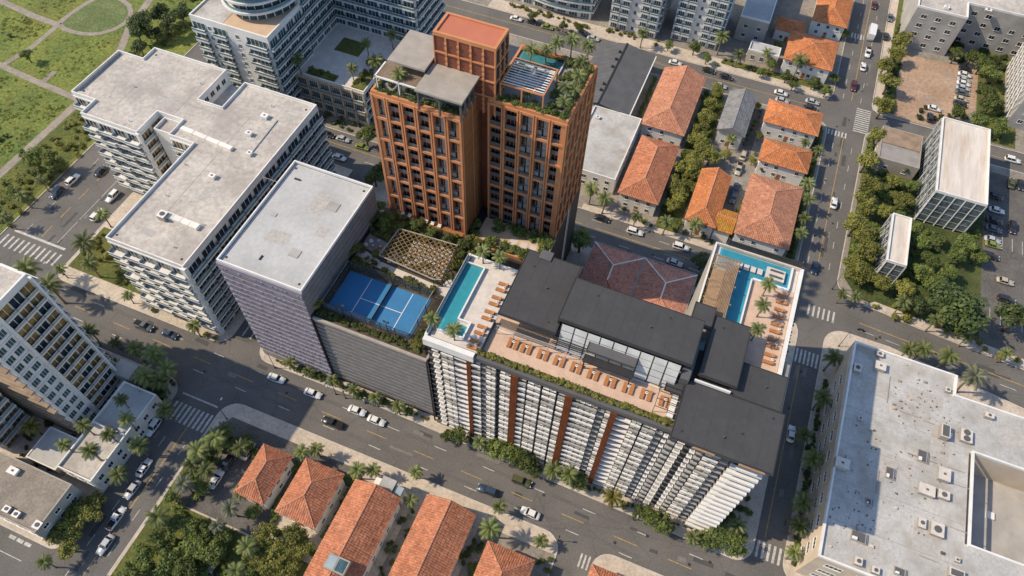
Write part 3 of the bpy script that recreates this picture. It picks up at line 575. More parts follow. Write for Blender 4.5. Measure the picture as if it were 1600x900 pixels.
# skylight and roof clutter on the tiled houses
sk = root('skylight', 'white framed skylight box on the long clay tiled roof', 'skylight', -41.5, 20.6)
part(sk, 'frame', 'stone_grey', (-43.8, -39.2, 19.0, 22.0, 8.0, 9.25)); part(sk, 'pane', 'glass_pale', (-43.5, -41.7, 19.3, 21.7, 9.25, 9.3)); part(sk, 'pane', 'glass_teal', (-41.4, -39.5, 19.3, 21.7, 9.25, 9.3))
bx = root('entrance_block', 'white flat-topped stair block against the end of the long tiled roof', 'annex', -40, 40)
part(bx, 'wall', 'white_wall', (-43.6, -36.9, 38.2, 40.4, 0, 5.4)); part(bx, 'roof', 'membrane_white', (-42.0, -38.8, 38.1, 40.9, 5.45, 6.6)); part(bx, 'glass_box', 'glass_pale', (-38.6, -36.8, 38.3, 40.2, 5.42, 6.0))
# grey metal roof
gm = root('warehouse', 'long building under a ribbed dark grey metal gable roof', 'warehouse', -35, 185)
prism_part(gm, 'wall', rect(-43.8, -26.0, 171, 201), 0, 6.0, 'white_wall')
b = MB(); rx = -35.6
for (xe, xr) in ((-44.6, rx), (-25.4, rx)):
    n = 44
    for i in range(n):
        y0 = 170.5+31.0*i/n; y1 = 170.5+31.0*(i+1)/n; ym = y0+(y1-y0)*0.75
        A, B_ = (xe, xr) if xe > xr else (xr, xe)
        zA, zB = (6.0, 8.0) if xe > xr else (8.0, 6.0)
        b.hexa([(B_, y0, zB-.2), (A, y0, zA-.2), (A, ym, zA-.2), (B_, ym, zB-.2), (B_, y0, zB), (A, y0, zA), (A, ym, zA), (B_, ym, zB)])
        b.hexa([(B_, ym, zB-.2), (A, ym, zA-.2), (A, y1, zA-.2), (B_, y1, zB-.2), (B_, ym, zB+.09), (A, ym, zA+.09), (A, y1, zA+.09), (B_, y1, zB+.09)])
ro = b.build('roof', 'metal_roof', gm)
b = MB(); b.box(rx-.25, rx+.25, 170.4, 201.6, 7.9, 8.2); b.build('ridge_cap', 'charcoal_edge', ro)
for y in (176, 179, 188, 192, 196): part(ro, 'roof_vent', 'charcoal_edge', (rx-1.4, rx-.6, y, y+.7, 7.9, 8.5))
b = MB(); b.box(-25.5, -25.2, 170.4, 201.6, 5.8, 6.1); b.build('gutter', 'white_trim', ro)
for F in (Face((-26.0, 171), (-26.0, 201)),): win_rows(gm, F, (2.0, 4.4), 8, 1.3, 1.2)

# ================================================================ flat-roofed blocks
def flat_block(label, poly, h, wall, roofm, name='building', cat='building', par=0.6, part_t=0.3, win=None, trim='white_trim', group=None):
    cx = sum(p[0] for p in poly)/len(poly); cy = sum(p[1] for p in poly)/len(poly)
    r = root(name, label, cat, cx, cy, group)
    prism_part(r, 'wall', poly, 0, h, wall)
    prism_part(r, 'roof', inset(poly, 0.31), h+0.003, h+0.05, roofm)
    parapet(r, poly, h+0.004, par, part_t, trim)
    if win:
        zs, per, w, hh, gmn = win
        for F in faces(poly):
            if F.L > 3: win_rows(r, F, zs, max(1, int(F.L/per)), w, hh, gm=gmn, margin=0.5)
    return r
flat_block('small white flat-roofed building behind the terracotta tower', rect(-36.5, -21.4, 143.3, 170.6), 6.0, 'white_wall', 'membrane_white', win=((1.8, 4.4), 3.2, 1.4, 1.4, 'glass_dark'))
# lower left buildings
bl = flat_block('low white building with palms on its terrace beside the narrow street', rect(-108.0, -99.0, 15.8, 38.0), 5.8, 'white_wall', 'membrane_cool', win=((1.7, 4.3), 3.0, 1.4, 1.4, 'glass_dark'), par=0.7)
part(bl, 'terrace_wall', 'white_trim', (-107.7, -99.3, 27.0, 27.35, 5.86, 6.6)); part(bl, 'deck', 'membrane_warm', (-107.6, -99.4, 16.2, 26.9, 5.855, 5.90))
br = flat_block('brown flat-roofed block with rooftop units in the bottom left corner', rect(-125.0, -100.8, 2.8, 13.7), 8.4, 'grey_wall', 'membrane_tan', win=((1.9, 4.6, 7.0), 3.4, 1.4, 1.2, 'glass_dark'), par=0.25, trim='stone_grey')
lo = flat_block('low grey roofed annex between the tall tower and the brown block', rect(-117.5, -109.4, 15.2, 23.0), 3.8, 'grey_wall', 'membrane_cool', par=0.2)
# large white flat roof on the right
wf = root('flat_roof_building', 'large white flat-roofed building with rooftop plant beside the right street', 'building', 75, 84)
wpoly = [(46.6, 57.2), (120, 57.2), (120, 105.0), (70.3, 105.0), (70.5, 110.3), (47.2, 110.5)]
WZ = 13.0
wall_b = MB()
for q in ((46.6, 74.0, 57.2, 105.0), (74.0, 120, 57.2, 71.2), (74.0, 120, 92.0, 105.0), (100, 120, 71.2, 92.0)): wall_b.box(*q, 0, WZ)
wall_b.hexa([(46.6, 105.0, 0), (70.3, 105.0, 0), (70.5, 110.3, 0), (47.2, 110.5, 0), (46.6, 105.0, WZ), (70.3, 105.0, WZ), (70.5, 110.3, WZ), (47.2, 110.5, WZ)])
wall_b.build('wall', 'cream_wall', wf)
rb = MB()
for q in ((46.9, 73.9, 57.5, 104.9), (73.9, 119.7, 57.5, 71.1), (73.9, 119.7, 92.1, 104.7), (100.1, 119.7, 71.1, 92.1)): rb.box(*q, WZ+.003, WZ+.05)
rb.hexa([(46.95, 104.9, WZ+.003), (70.0, 104.9, WZ+.003), (70.2, 110.0, WZ+.003), (47.5, 110.2, WZ+.003), (46.95, 104.9, WZ+.05), (70.0, 104.9, WZ+.05), (70.2, 110.0, WZ+.05), (47.5, 110.2, WZ+.05)])
rb.build('roof', 'membrane_white', wf)
parapet(wf, wpoly, WZ+.004, 0.75, 0.4, 'white_trim')
b = MB(); b.ring([(74.4, 92.4), (74.4, 70.8), (100.4, 70.8), (100.4, 92.4)], 0.4, WZ+.06, WZ+.75); b.build('courtyard_parapet', 'white_trim', wf)
part(wf, 'courtyard_roof', 'grey_wall', (74.0, 100, 71.2, 92.0, 0.2, 5.0)); part(wf, 'court_hatch', 'white_trim', (82.0, 83.6, 82.6, 84.2, 5.0, 5.5))
win_rows(wf, faces(wpoly)[0], (3.0, 6.5, 10.5), 12, 3.4, 1.5, gm='glass_teal', mull=3)
win_rows(wf, Face((46.6, 105), (46.6, 57.2)), (3.0, 6.5, 10.0), 9, 2.6, 1.4, gm='glass_dark', mull=2)
# seams of the roof sheets
for (x, y, w_, d_) in ((50, 98, 6, 4), (56, 80, 7, 5), (64, 66, 5, 6), (52, 62, 6, 3), (60, 100, 8, 3.5), (76, 60, 9, 5), (80, 97, 10, 5), (66, 88, 4, 8)): part(wf, 'roof_patch', 'membrane_patch', (x, x+w_, y, y+d_, WZ+.05, WZ+.058))
random.seed(33)
for i in range(14):
    x, y = random.uniform(49, 71), random.uniform(60, 102); l = random.uniform(2, 7); q = random.random() < .5
    part(wf, 'roof_pipe', random.choice(('steel_light', 'stone_grey', 'clad_brown')), (x, x+(l if q else .12), y, y+(.12 if q else l), WZ+.06, WZ+.2+.004*i))
for i in range(26):
    x, y = random.uniform(48.5, 72), random.uniform(59, 108); r_ = random.uniform(.18, .42); h_ = random.uniform(.25, .7); b = MB()
    if i % 2: b.tube((x, y, WZ+.05), (x, y, WZ+h_), r_*.5, n=8)
    else: b.box(x-r_, x+r_, y-r_*.8, y+r_*.8, WZ+.05, WZ+h_); b.box(x-r_*.6, x+r_*.6, y-r_*.4, y+r_*.4, WZ+h_+.001, WZ+h_+.12)
    b.build('roof_vent', random.choice(('stone_grey', 'tan_deck', 'deck_stone', 'charcoal_light')), wf)
for y in (66, 75, 84, 93): part(wf, 'roof_seam', 'stone_grey', (47.1, 73.8, y, y+.10, WZ+.05, WZ+.065))

# glass office and small glass block on the right
def glass_block(label, x0, x1, y0, y1, h, nb, nr, nbw, tilt):
    r = root('glass_office', label, 'office building', (x0+x1)/2, (y0+y1)/2)
    P = rect(x0, x1, y0, y1)
    prism_part(r, 'core', P, 0, h, 'dark_recess'); prism_part(r, 'roof', inset(P, .3), h+.003, h+.06, 'membrane_streak'); parapet(r, P, h+.004, .7, .3, 'white_trim')
    for F, k in ((Face(P[0], P[1]), nb), (Face(P[3], P[0]), nbw), (Face(P[1], P[2]), nbw)):
        w = F.L/k; hh = (h-1.0)/nr
        for i in range(k):
            for j in range(nr):
                place(r, 'pane', ('gp', round(w, 2), round(hh, 2), F is not None), lambda: (lambda b: (b.box(-w/2+.05, w/2-.05, -.1, 0, -hh/2+.05, hh/2-.05), b.mesh('pane', 'glass_office'))[1])(MB()), F, (i+.5)*w, 1.0+(j+.5)*hh)
        for i in range(k+1):
            b = MB(); F.box(b, max(0, i*w-.12), min(F.L, i*w+.12), 0.0, .28, 0, h); b.build('mullion', 'white_trim', r)
        for j in range(nr+1):
            b = MB(); F.box(b, 0, F.L, 0.003, .2, 1.0+j*hh-.08, 1.0+j*hh+.08); b.build('transom', 'steel_light', r)
        if tilt and F.d.y < -0.5:
            for i in range(k*2):
                b = MB(); u = F.L*i/(k*2)
                b.beam(F.pt(u, .34, 0.6), F.pt(min(F.L, u+F.L/(k*1.2)), .34, h-.2), .10, .14); b.build('diagonal_brace', 'white_trim', r)
    return r
glass_block('glass office block with white diagonal braces and a pale streaked roof', 62.5, 76.0, 169.2, 201.0, 12.2, 5, 5, 8, True)
glass_block('slim low glass block with a pale roof beside the big glass office', 53.8, 58.9, 143.4, 161.0, 7.5, 2, 3, 5, True)
bb = flat_block('low building with a two-tone brown flat roof beside the glass office', rect(48.5, 60.4, 184.8, 199.5), 5.0, 'stone_grey', 'deck_grey', par=.3, trim='stone_grey', win=((2.4,), 4, 1.2, 1.2, 'glass_dark'))
part(bb, 'roof', 'clad_brown', (48.9, 60.0, 192.0, 199.1, 5.06, 5.35))
# grey blocks top right
gp = [(50.2, 250.5), (66.2, 250.5), (66.2, 259.5), (110, 259.5), (110, 330), (50.2, 330)]
gb = root('grey_block', 'pale grey L-shaped block with small windows behind the sandy car park', 'building', 75, 285)
prism_part(gb, 'wall', gp, 0, 15.0, 'grey_wall'); prism_part(gb, 'roof', inset(gp, .35), 15.003, 15.05, 'membrane_warm'); parapet(gb, gp, 15.004, .7, .35, 'white_trim')
for F, n in ((Face(gp[0], gp[1]), 3), (Face(gp[2], gp[3]), 9), (Face(gp[1], gp[2]), 2)): win_rows(gb, F, (2.2, 5.6, 9.0, 12.4), n, 1.9, 1.5, gm='glass_dark', margin=1.0, skip=.1)
lb = root('lattice_block', 'tall pale block with a diagonal lattice screen at the right edge', 'building', 100, 235)
prism_part(lb, 'wall', rect(86.5, 130, 222, 252), 0, 24, 'grey_wall'); parapet(lb, rect(86.5, 130, 222, 252), 24.004, .7, .35, 'white_trim')
F = Face((86.5, 252), (86.5, 222))
for i in range(-6, 12):
    for s in (1, -1):
        u0 = i*2.6; u1 = u0+s*12
        t0, t1 = 0.0, 1.0
        for k in range(12):
            a = u0+(u1-u0)*k/12; c = u0+(u1-u0)*(k+1)/12
            if 0 <= a <= F.L and 0 <= c <= F.L:
                b = MB(); b.beam(F.pt(a, .5, 2+22*k/12), F.pt(c, .5, 2+22*(k+1)/12), .22, .22); b.build('lattice_strut', 'white_trim', lb)
win_rows(lb, Face((86.5, 222), (130, 222)), (3, 6.4, 9.8, 13.2, 16.6, 20), 10, 1.6, 1.4, gm='glass_dark')

# ================================================================ white balcony condo (left)
CZ = 28.0
cp = [(-119.4, 60.1), (-98.6, 60.1), (-98.3, 116.8), (-120.2, 116.8), (-120.2, 106.4), (-127.5, 106.4), (-127.5, 119.0), (-150.8, 119.0), (-150.8, 114.1), (-159.0, 114.1), (-159.3, 95.6), (-151.7, 95.6), (-151.7, 90.2), (-134.3, 90.2), (-134.3, 98.4), (-126.6, 98.4), (-126.6, 92.6), (-119.2, 92.6)]
cd = root('balcony_block', 'white L-shaped apartment block with a wide pale flat roof and wavy balconies', 'apartment block', -120, 92)
prism_part(cd, 'wall', cp, 0, CZ, 'white_wall'); prism_part(cd, 'roof', inset(cp, .4), CZ+.003, CZ+.05, 'membrane_warm'); parapet(cd, cp, CZ+.004, .75, .28, 'white_trim')
FH = 3.05
def balcony_mesh(w, d, rail, slab='white_trim', rh=0.95, t=0.36):
    b = MB(); b.box(-w/2, w/2, -d, 0.0, -t, 0.0)
    b.box(-w/2+.04, w/2-.04, -d+.03, -d+.10, 0.0, rh, 1); b.box(-w/2+.04, -w/2+.10, -d+.1, 0, 0.0, rh, 1); b.box(w/2-.10, w/2-.04, -d+.1, 0, 0.0, rh, 1)
    b.box(-w/2, w/2, -d, -d+.13, rh, rh+.06)
    return b.mesh('balcony', [slab, rail])
def glazing_mesh(w, h, gmn, n=3):
    b = MB(); b.box(-w/2, w/2, -.06, 0, 0, h, 0)
    for i in range(n+1): x = -w/2+w*i/n; b.box(x-.05, x+.05, -.13, -.061, 0, h, 1)
    return b.mesh('glazing', [gmn, 'white_trim'])
def balcony_face(parent, F, z0, nfl, fh, bays, d, rail='glass_pale', glaz='glass_dark', stagger=0.5, gn=3, fill=0.96, slab='white_trim', pier=True, rh=.8, t=.5):
    w = F.L/bays
    for k in range(nfl):
        z = z0+k*fh
        for i in range(bays):
            ww = round(w*.82, 2); hh = round(fh-.75, 2)
            place(parent, 'glazing', ('gl', ww, hh, glaz, gn), lambda: glazing_mesh(ww, hh, glaz, gn), F, (i+.5)*w, z+.12, .01)
            q = (i+k) % 3 if stagger else 0; dd = round(d+stagger*(q-1), 2); bw = round(w*fill, 2)
            if k: place(parent, 'balcony', ('ba', bw, dd, rail, slab, rh, t), lambda: balcony_mesh(bw, dd, rail, slab, rh, t), F, (i+.5)*w, z)
        if pier is not None:
            b = MB(); F.box(b, 0, F.L, 0, .16, z+fh-.5, z+fh-.02); b.build('floor_band', 'white_trim', parent)
balcony_face(cd, Face(cp[0], cp[1]), 0, 9, FH, 5, 1.4, stagger=.22, fill=.995, t=.3)
balcony_face(cd, Face(cp[12], cp[13]), 0, 9, FH, 4, 1.4, stagger=.22, fill=.995, t=.3)
balcony_face(cd, Face(cp[1], cp[2]), 0, 9, FH, 11, 1.15, rail='glass_rail', stagger=0.0, slab='white_trim')
balcony_face(cd, Face(cp[10], cp[11]), 0, 9, FH, 2, 1.2, stagger=.3)
balcony_face(cd, Face(cp[13], cp[14]), 0, 9, FH, 2, .7, stagger=0, glaz='window_amber')
balcony_face(cd, Face(cp[15], cp[16]), 0, 9, FH, 2, .7, stagger=0, glaz='window_amber')
balcony_face(cd, Face(cp[16], cp[17]), 0, 9, FH, 2, .9, stagger=0, glaz='window_amber')
win_rows(cd, Face(cp[5], cp[6]), [2+FH*i for i in range(9)], 4, 1.6, 1.6); win_rows(cd, Face(cp[17], cp[0]), [2+FH*i for i in range(9)], 9, 1.8, 1.6)
part(cd, 'well_roof', 'membrane_warm', (-127.45, -120.25, 106.45, 118.5, 18.0, 24.0))
lp = [(-134.0, 92.6), (-126.9, 92.6), (-126.9, 98.2), (-134.0, 98.2)]
prism_part(cd, 'terrace', rect(-132.6, -126.7, 93.8, 98.3), 0, 26.6, 'white_wall', 'membrane_warm'); parapet(cd, rect(-132.6, -126.7, 93.8, 98.3), 26.61, .8, .25, 'white_trim', 'terrace_parapet')
part(cd, 'corner_pier', 'white_trim', (-99.1, -98.0, 59.5, 60.6, 0, 28.2)); part(cd, 'corner_pier', 'white_trim', (-134.8, -133.8, 89.7, 90.6, 0, 28.2))
for (x, y, l, ax) in ((-140, 104, 22, 'x'), (-130.5, 98.5, 14, 'y'), (-112, 70, 38, 'y'), (-106, 90, 20, 'x'), (-146, 97, 12, 'y')):
    part(cd, 'roof_seam', 'stone_grey', (x, x+(l if ax == 'x' else .14), y, y+(l if ax == 'y' else .14), CZ+.05, CZ+.07))
for (x, y, w_, d_) in ((-142, 108, 4.2, 2.6), (-136, 101, 3.0, 5.0), (-112, 98, 3.4, 2.2), (-108, 78, 2.2, 4.4), (-114, 64.5, 3.6, 1.8), (-104, 110, 4.0, 1.6), (-124, 103, 2.6, 2.6)): part(cd, 'roof_patch', 'membrane_patch', (x, x+w_, y, y+d_, CZ+.05, CZ+.058))
for (x, y) in ((-146, 104), (-131, 112), (-117, 86), (-102, 72), (-109, 112), (-104, 64), (-139, 93), (-115, 76)):
    b = MB(); b.tube((x, y, CZ+.05), (x, y, CZ+.6), .12, n=8); b.tube((x, y, CZ+.6), (x, y, CZ+.68), .2, n=8); b.build('vent_pipe', 'steel_light', cd)
for (x, y) in ((-157, 97.5), (-149, 117), (-100.5, 62), (-118, 62), (-100.3, 114.6)): b = MB(); b.tube((x, y, CZ+.05), (x, y, CZ+.07), .32, n=10); b.build('roof_drain', 'steel_dark', cd)
part(cd, 'terrace_rail', 'steel_light', (-158.3, -158.2, 97, 113.5, CZ+.05, CZ+1.0))

# ================================================================ mauve ribbed block and the podium with the court
def ribbed_face(parent, F, z0, z1, n, m, proud=.55, fins=True, fin_m=None, cover=.62):
    h = (z1-z0)/n
    for k in range(n):
        b = MB(); zb = z0+k*h
        F.box(b, 0, F.L, 0.004, proud, zb+h*(1-cover), zb+h*.98)
        F.box(b, 0, F.L, 0.004, proud*.5, zb+h*.10, zb+h*(1-cover)-.02, 1)
        b.build('louvre_band', [m, fin_m or m], parent)
    if fins:
        for k in range(n):
            b = MB(); zb = z0+k*h; u = .3
            while u < F.L-.3:
                q = random.uniform(.25, .8)
                if random.random() < .6: F.box(b, u, u+q, proud+.002, proud+.13, zb+h*.70, zb+h*.97)
                u += q+random.uniform(.12, .5)
            if b.v: o = b.build('louvre_blades', m, parent); o['kind'] = 'stuff'
mv = root('ribbed_block', 'mauve ribbed block with a large plain pale roof', 'building', -75.5, 74)
MP = rect(-85.6, -65.7, 59.4, 89.6)
prism_part(mv, 'wall', MP, 0, 38.6, 'dark_recess'); prism_part(mv, 'roof', inset(MP, .42), 38.603, 38.66, 'membrane_cool'); parapet(mv, MP, 38.604, .75, .28, 'white_trim')
ribbed_face(mv, Face(MP[0], MP[1]), 2.5, 37.6, 17, 'mauve_metal', .42, cover=.68)
part(mv, 'top_band', 'mauve_metal', (-85.7, -65.6, 59.0, 59.39, 37.7, 38.6))
ribbed_face(mv, Face(MP[1], MP[2]), 30.2, 38.5, 5, 'grey_metal', .18, fins=False, cover=.93)
ribbed_face(mv, Face(MP[3], MP[0]), 1.0, 38.5, 12, 'grey_metal', .12, fins=False, cover=.9)
part(mv, 'street_wall', 'deck_grey', (-85.5, -65.8, 59.0, 59.39, 0, 2.3))
for q in ((-72.5, -69.9, 80.2, 82.6), (-73.2, -71.0, 66.3, 68.3), (-82.2, -81.0, 74.0, 75.0)): part(mv, 'roof_hatch', 'grey_wall', (*q, 38.66, 38.80))
for (x, y) in ((-84.4, 61), (-67.2, 61), (-84.4, 88), (-67.2, 88)): b = MB(); b.tube((x, y, 38.66), (x, y, 38.69), .3, n=10); b.build('roof_drain', 'steel_dark', mv)
for (x, y, w_, d_) in ((-80, 68, 5, 3.2), (-76, 78, 3.6, 6.0), (-71, 73, 2.4, 2.8)): part(mv, 'roof_patch', 'membrane_patch', (x, x+w_, y, y+d_, 38.66, 38.668))
part(mv, 'roof_pipe', 'steel_dark', (-83.0, -81.6, 85.0, 85.35, 38.66, 38.95)); part(mv, 'roof_pipe', 'steel_dark', (-78.0, -77.7, 63.0, 64.2, 38.66, 38.9))

DZ = 28.6
pd = root('podium', 'grey ribbed podium carrying the blue court and roof garden', 'building', -52, 80)
prism_part(pd, 'wall', rect(-65.6, -38.9, 60.0, 93.0), 0, DZ-.06, 'dark_recess', 'deck_grey'); prism_part(pd, 'tower_base', rect(-66.5, -26.0, 93.06, 120.0), 0, 27.9, 'charcoal_edge')
prism_part(pd, 'garden_base', rect(-43.0, -25.4, 91.5, 93.0), 0, 27.86, 'charcoal_edge'); prism_part(pd, 'garden_side', rect(-38.85, -26.0, 90.6, 91.45), 20, 27.6, 'charcoal_edge')
F = Face((-65.6, 60.0), (-38.9, 60.0)); ribbed_face(pd, F, 1.5, 28.4, 15, 'grey_metal', .30, fins=False, cover=.74)
part(pd, 'coping', 'stone_grey', (-65.6, -39.0, 59.4, 60.0, 28.42, 29.1)); part(pd, 'coping', 'stone_grey', (-39.3, -38.85, 60.02, 93, DZ, 29.2))
for x in (-65.75, -39.0): part(pd, 'corner_strip', 'charcoal_edge', (x, x+.25, 59.1, 59.4, 0, 29.0))
# dark east side of the tower base: pale stripe
F = Face((-26.0, 92.0), (-26.0, 119.5))
part(pd, 'side_stripe', 'white_trim', (-25.98, -25.85, 110.0, 110.5, 0, 27.5)); part(pd, 'side_stripe', 'white_trim', (-25.98, -25.85, 111.3, 111.5, 0, 27.5))
b = MB(); b.quad((-25.88, 92.2, 0), (-25.88, 97.0, 0), (-25.88, 97.0, 24), (-25.88, 96.0, 27.0)); b.build('side_panel', 'grey_wall', pd)
# blue court
ct = root('tennis_court', 'blue fenced racket court on the podium roof', 'tennis court', -54.3, 68.3)
part(ct, 'surface', 'court_blue', (-64.3, -44.5, 63.2, 73.6, DZ, DZ+.05))
for q in ((-58.95, -58.8, 63.4, 73.4), (-48.95, -48.8, 63.4, 73.4), (-58.8, -48.95, 67.95, 68.1)): part(ct, 'court_line', 'cloth_white', (*q, DZ+.05, DZ+.056))
b = MB(); b.box(-53.85, -53.8, 63.0, 73.7, DZ+.1, DZ+1.0); b.build('net', 'steel_dark', ct)
for y in (62.9, 73.75): part(ct, 'net_post', 'steel_dark', (-53.9, -53.74, y, y+.15, DZ, DZ+1.25))
for (p, q) in (((-64.6, 62.6), (-44.2, 62.6)), ((-44.2, 62.6), (-44.2, 74.1)), ((-44.2, 74.1), (-64.6, 74.1)), ((-64.6, 74.1), (-64.6, 62.6))):
    F = Face(p, q); b = MB(); F.box(b, 0.06, F.L-.06, -.015, .015, DZ+.1, DZ+3.0); b.build('fence_panel', 'fence_net', ct)
    b = MB(); F.box(b, 0, F.L, -.05, .05, DZ+3.0, DZ+3.1); b.build('fence_rail', 'steel_light' if abs(F.d.y) > .5 else 'steel_dark', ct)
    n = max(3, int(F.L/3.3))
    for i in range(n):
        b = MB(); u = F.L*i/n; F.box(b, u-.05, u+.05, -.06, .06, DZ, DZ+3.12); b.build('fence_post', 'steel_dark', ct)
for i, (x, y) in enumerate(((-59.6, 62.4), (-49.2, 62.4), (-59.6, 74.3), (-49.2, 74.3))):
    o = root('court_lamp', ['floodlight mast at the front fence of the blue court, mauve block side', 'floodlight mast at the front fence of the blue court, pool side', 'floodlight mast at the back fence of the blue court, mauve block side', 'floodlight mast at the back fence of the blue court, pool side'][i], 'lamp', x, y, 'court floodlights')
    b = MB(); b.tube((x, y, DZ), (x, y, DZ+4.6), .10, .07, 8); b.build('mast', 'steel_dark', o)
    s = 1 if y < 68 else -1
    b = MB(); b.box(x-.7, x+.7, y-.06, y+.06, DZ+4.55, DZ+4.65); b.box(x-.7, x-.2, y-.1, y+.25*s if s > 0 else y+.1, DZ+4.65, DZ+4.85); b.box(x+.2, x+.7, y-.1, y+.3, DZ+4.65, DZ+4.85); b.build('lamp_head', 'steel_dark', o)
# roof garden paving and furniture
for nm, poly, m, lb in (('terrace', [(-67.0+1.6, 80.6), (-60.6, 79.8), (-60.2, 83.6), (-65.4, 84.4)], 'deck_grey', 0), ('terrace', [(-65.4, 77.0), (-59.0, 76.6), (-46.5, 75.9), (-40.2, 75.2), (-40.2, 81.0), (-43.4, 81.0), (-44.0, 77.4), (-59.0, 78.3), (-65.4, 80.2)], 'deck_stone', 0),
        ('terrace', [(-59.2, 78.4), (-44.2, 77.7), (-44.4, 87.6), (-58.8, 86.6)], 'soil', 0), ('terrace', [(-62.5, 91.9), (-45.5, 91.9), (-45.5, 93.0), (-62.5, 93.0)], 'wood_warm', 0)):
    b = MB(); b.prism(poly, DZ-.02, DZ+.06+.002*len(poly)); b.build(nm, m, pd)
b = MB(); b.prism(rect(-65.5, -39.4, 74.6, 92.9), DZ-.05, DZ-.005); b.build('planting_soil', 'soil', pd)
b = MB(); b.prism(rect(-65.5, -39.4, 60.1, 74.5), DZ-.05, DZ-.005); b.build('planting_soil', 'soil', pd)
pg = root('lattice_canopy', 'diagonal brass lattice canopy over the garden terrace', 'canopy', -52, 82)
pp = [(-59.3, 78.2), (-45.6, 77.0), (-43.9, 77.6), (-44.5, 87.4), (-58.6, 86.6)]
def inside(p, poly):
    c = False; j = len(poly)-1
    for i in range(len(poly)):
        (xi, yi), (xj, yj) = poly[i], poly[j]
        if (yi > p[1]) != (yj > p[1]) and p[0] < (xj-xi)*(p[1]-yi)/(yj-yi)+xi: c = not c
        j = i
    return c
for s in (1, -1):
    for c in range(-40, 60):
        # line x = x0 + t*cos, y = y0 + t*sin
        a = math.radians(45*s+8); d = Vector((math.cos(a), math.sin(a))); n = Vector((-d.y, d.x)); o0 = Vector((-52, 82))+n*c*.95
        ts = [t*.1 for t in range(-150, 151) if inside(tuple(o0+d*(t*.1)), pp)]
        if len(ts) > 4:
            p = o0+d*ts[0]; q = o0+d*ts[-1]; b = MB(); zz = DZ+2.6+(.06 if s > 0 else 0)
            b.beam((p.x, p.y, zz), (q.x, q.y, zz), .13, .14); b.build('lattice_bar', 'brass_lattice', pg)
for r_ in range(9):
    for c_ in range(13):
        xx = -57.6+c_*1.02+.25*math.sin(r_*.8); yy = 79.0+r_*.92+.9*math.sin((xx+58)*.22)
        if inside((xx, yy), pp) and not (xx < -55.5 and yy > 82) and not (-53 < xx < -50 and yy < 80.5): part(pd, 'paver', random.choice(('deck_sand', 'deck_stone', 'deck_stone', 'tan_deck')), (xx-.42, xx+.42, yy-.30, yy+.30, DZ+.06, DZ+.16))
for i in range(5):
    p, q = pp[i], pp[(i+1) % 5]; b = MB(); b.beam((*p, DZ+2.66), (*q, DZ+2.66), .22, .24); b.build('edge_beam', 'stone_grey' if i != 2 else 'steel_dark', pg)
    b = MB(); b.tube((*p, DZ), (*p, DZ+2.6), .09); b.build('post', 'steel_dark', pg)
gt = root('goal_frame', 'tall thin pale frame standing by the mauve block wall', 'frame', -65.3, 82)
b = MB(); b.beam((-65.2, 78.6, DZ), (-65.2, 78.6, DZ+3.2), .1, .1); b.build('post', 'steel_light', gt)
b = MB(); b.beam((-65.2, 85.0, DZ), (-65.2, 85.0, DZ+3.2), .1, .1); b.build('post', 'steel_light', gt)
b = MB(); b.beam((-65.2, 78.6, DZ+3.2), (-65.2, 85.0, DZ+3.2), .1, .1); b.build('crossbar', 'steel_light', gt)

# ================================================================ terracotta towers
tw = root('terracotta_tower', 'pair of terracotta grid towers with roof gardens joined by a dark red box', 'tower', -45, 105)
TZ0, TZ = 27.95, 64.0
def grid_tower(P, fcs, rows, m='terracotta_frame'):
    prism_part(tw, 'core', inset(P, 1.25), TZ0, TZ-.7, 'dark_recess'); prism_part(tw, 'roof_deck', inset(P, .55), TZ-.65, TZ-.35, 'deck_grey'); parapet(tw, P, TZ-.7, .75, .5, m)
    hh = (TZ-.7-TZ0)/rows
    for F, bays, full in fcs:
        w = F.L/bays
        for i in range(bays+1):
            u = i*w; u0 = max(0, u-.42); u1 = min(F.L, u+.42)
            b = MB(); F.box(b, u0, u0+.30 if 0 < i < bays else u1, -1.25, .30, TZ0, TZ-.7)
            if 0 < i < bays: F.box(b, u1-.30, u1, -1.25, .30, TZ0, TZ-.7); F.box(b, u0+.3, u1-.3, -1.25, .06, TZ0, TZ-.7)
            b.build('column', m, tw)
        for j in range(rows+1):
            z = TZ0+j*hh
            for i in range(bays):
                if j == 0 and full: continue
                place(tw, 'beam', ('tb', round(w, 2), m), lambda: (lambda b: (b.box(-w/2+.43, w/2-.43, -.22, 1.2, -.30, .30), b.mesh('beam', m))[1])(MB()), F, (i+.5)*w, z-(.31 if j == rows else 0))
        for j in range(rows):
            for i in range(bays):
                var = 1 if (i*2+j//9+bays) % 5 in (1, 4) else 0
                def mk():
                    b = MB(); iw = w/2-.43
                    b.box(-iw, iw, .92, 1.0, .3, hh-.3, 1)
                    for q in range(3): b.box(-iw+2*iw*q/3-.04, -iw+2*iw*q/3+.04, .85, .919, .3, hh-.3, 3)
                    if var == 0:
                        b.box(-iw, iw, .05, .9, hh/2-.12, hh/2+.12, 0); b.box(-iw, iw, .05, .12, hh/2+.121, hh/2+1.0, 2); b.box(-iw, iw, .05, .12, .31, 1.25, 2)
                        b.box(-iw, iw, .30, .86, hh/2+.125, hh/2+.16, 0); b.box(-iw, iw, .14, .84, hh-.9, hh-.75, 0)
                    else:
                        b.box(-iw, iw, .10, .18, hh/2-.05, hh/2+.05, 2); b.box(iw*.1, iw*.75, .5, .84, .31, hh-.31, 4); b.box(-iw, -iw*.2, .4, .84, .31, hh*.33, 4); b.box(-iw, iw, .05, .12, .31, .9, 2)
                    return b.mesh('bay', ['terracotta_dark', 'glass_dark', 'charcoal_light', 'terracotta_frame', 'cloth_grey'])
                place(tw, 'bay', ('bay', round(w, 2), var, bays), mk, F, (i+.5)*w, TZ0+j*hh)
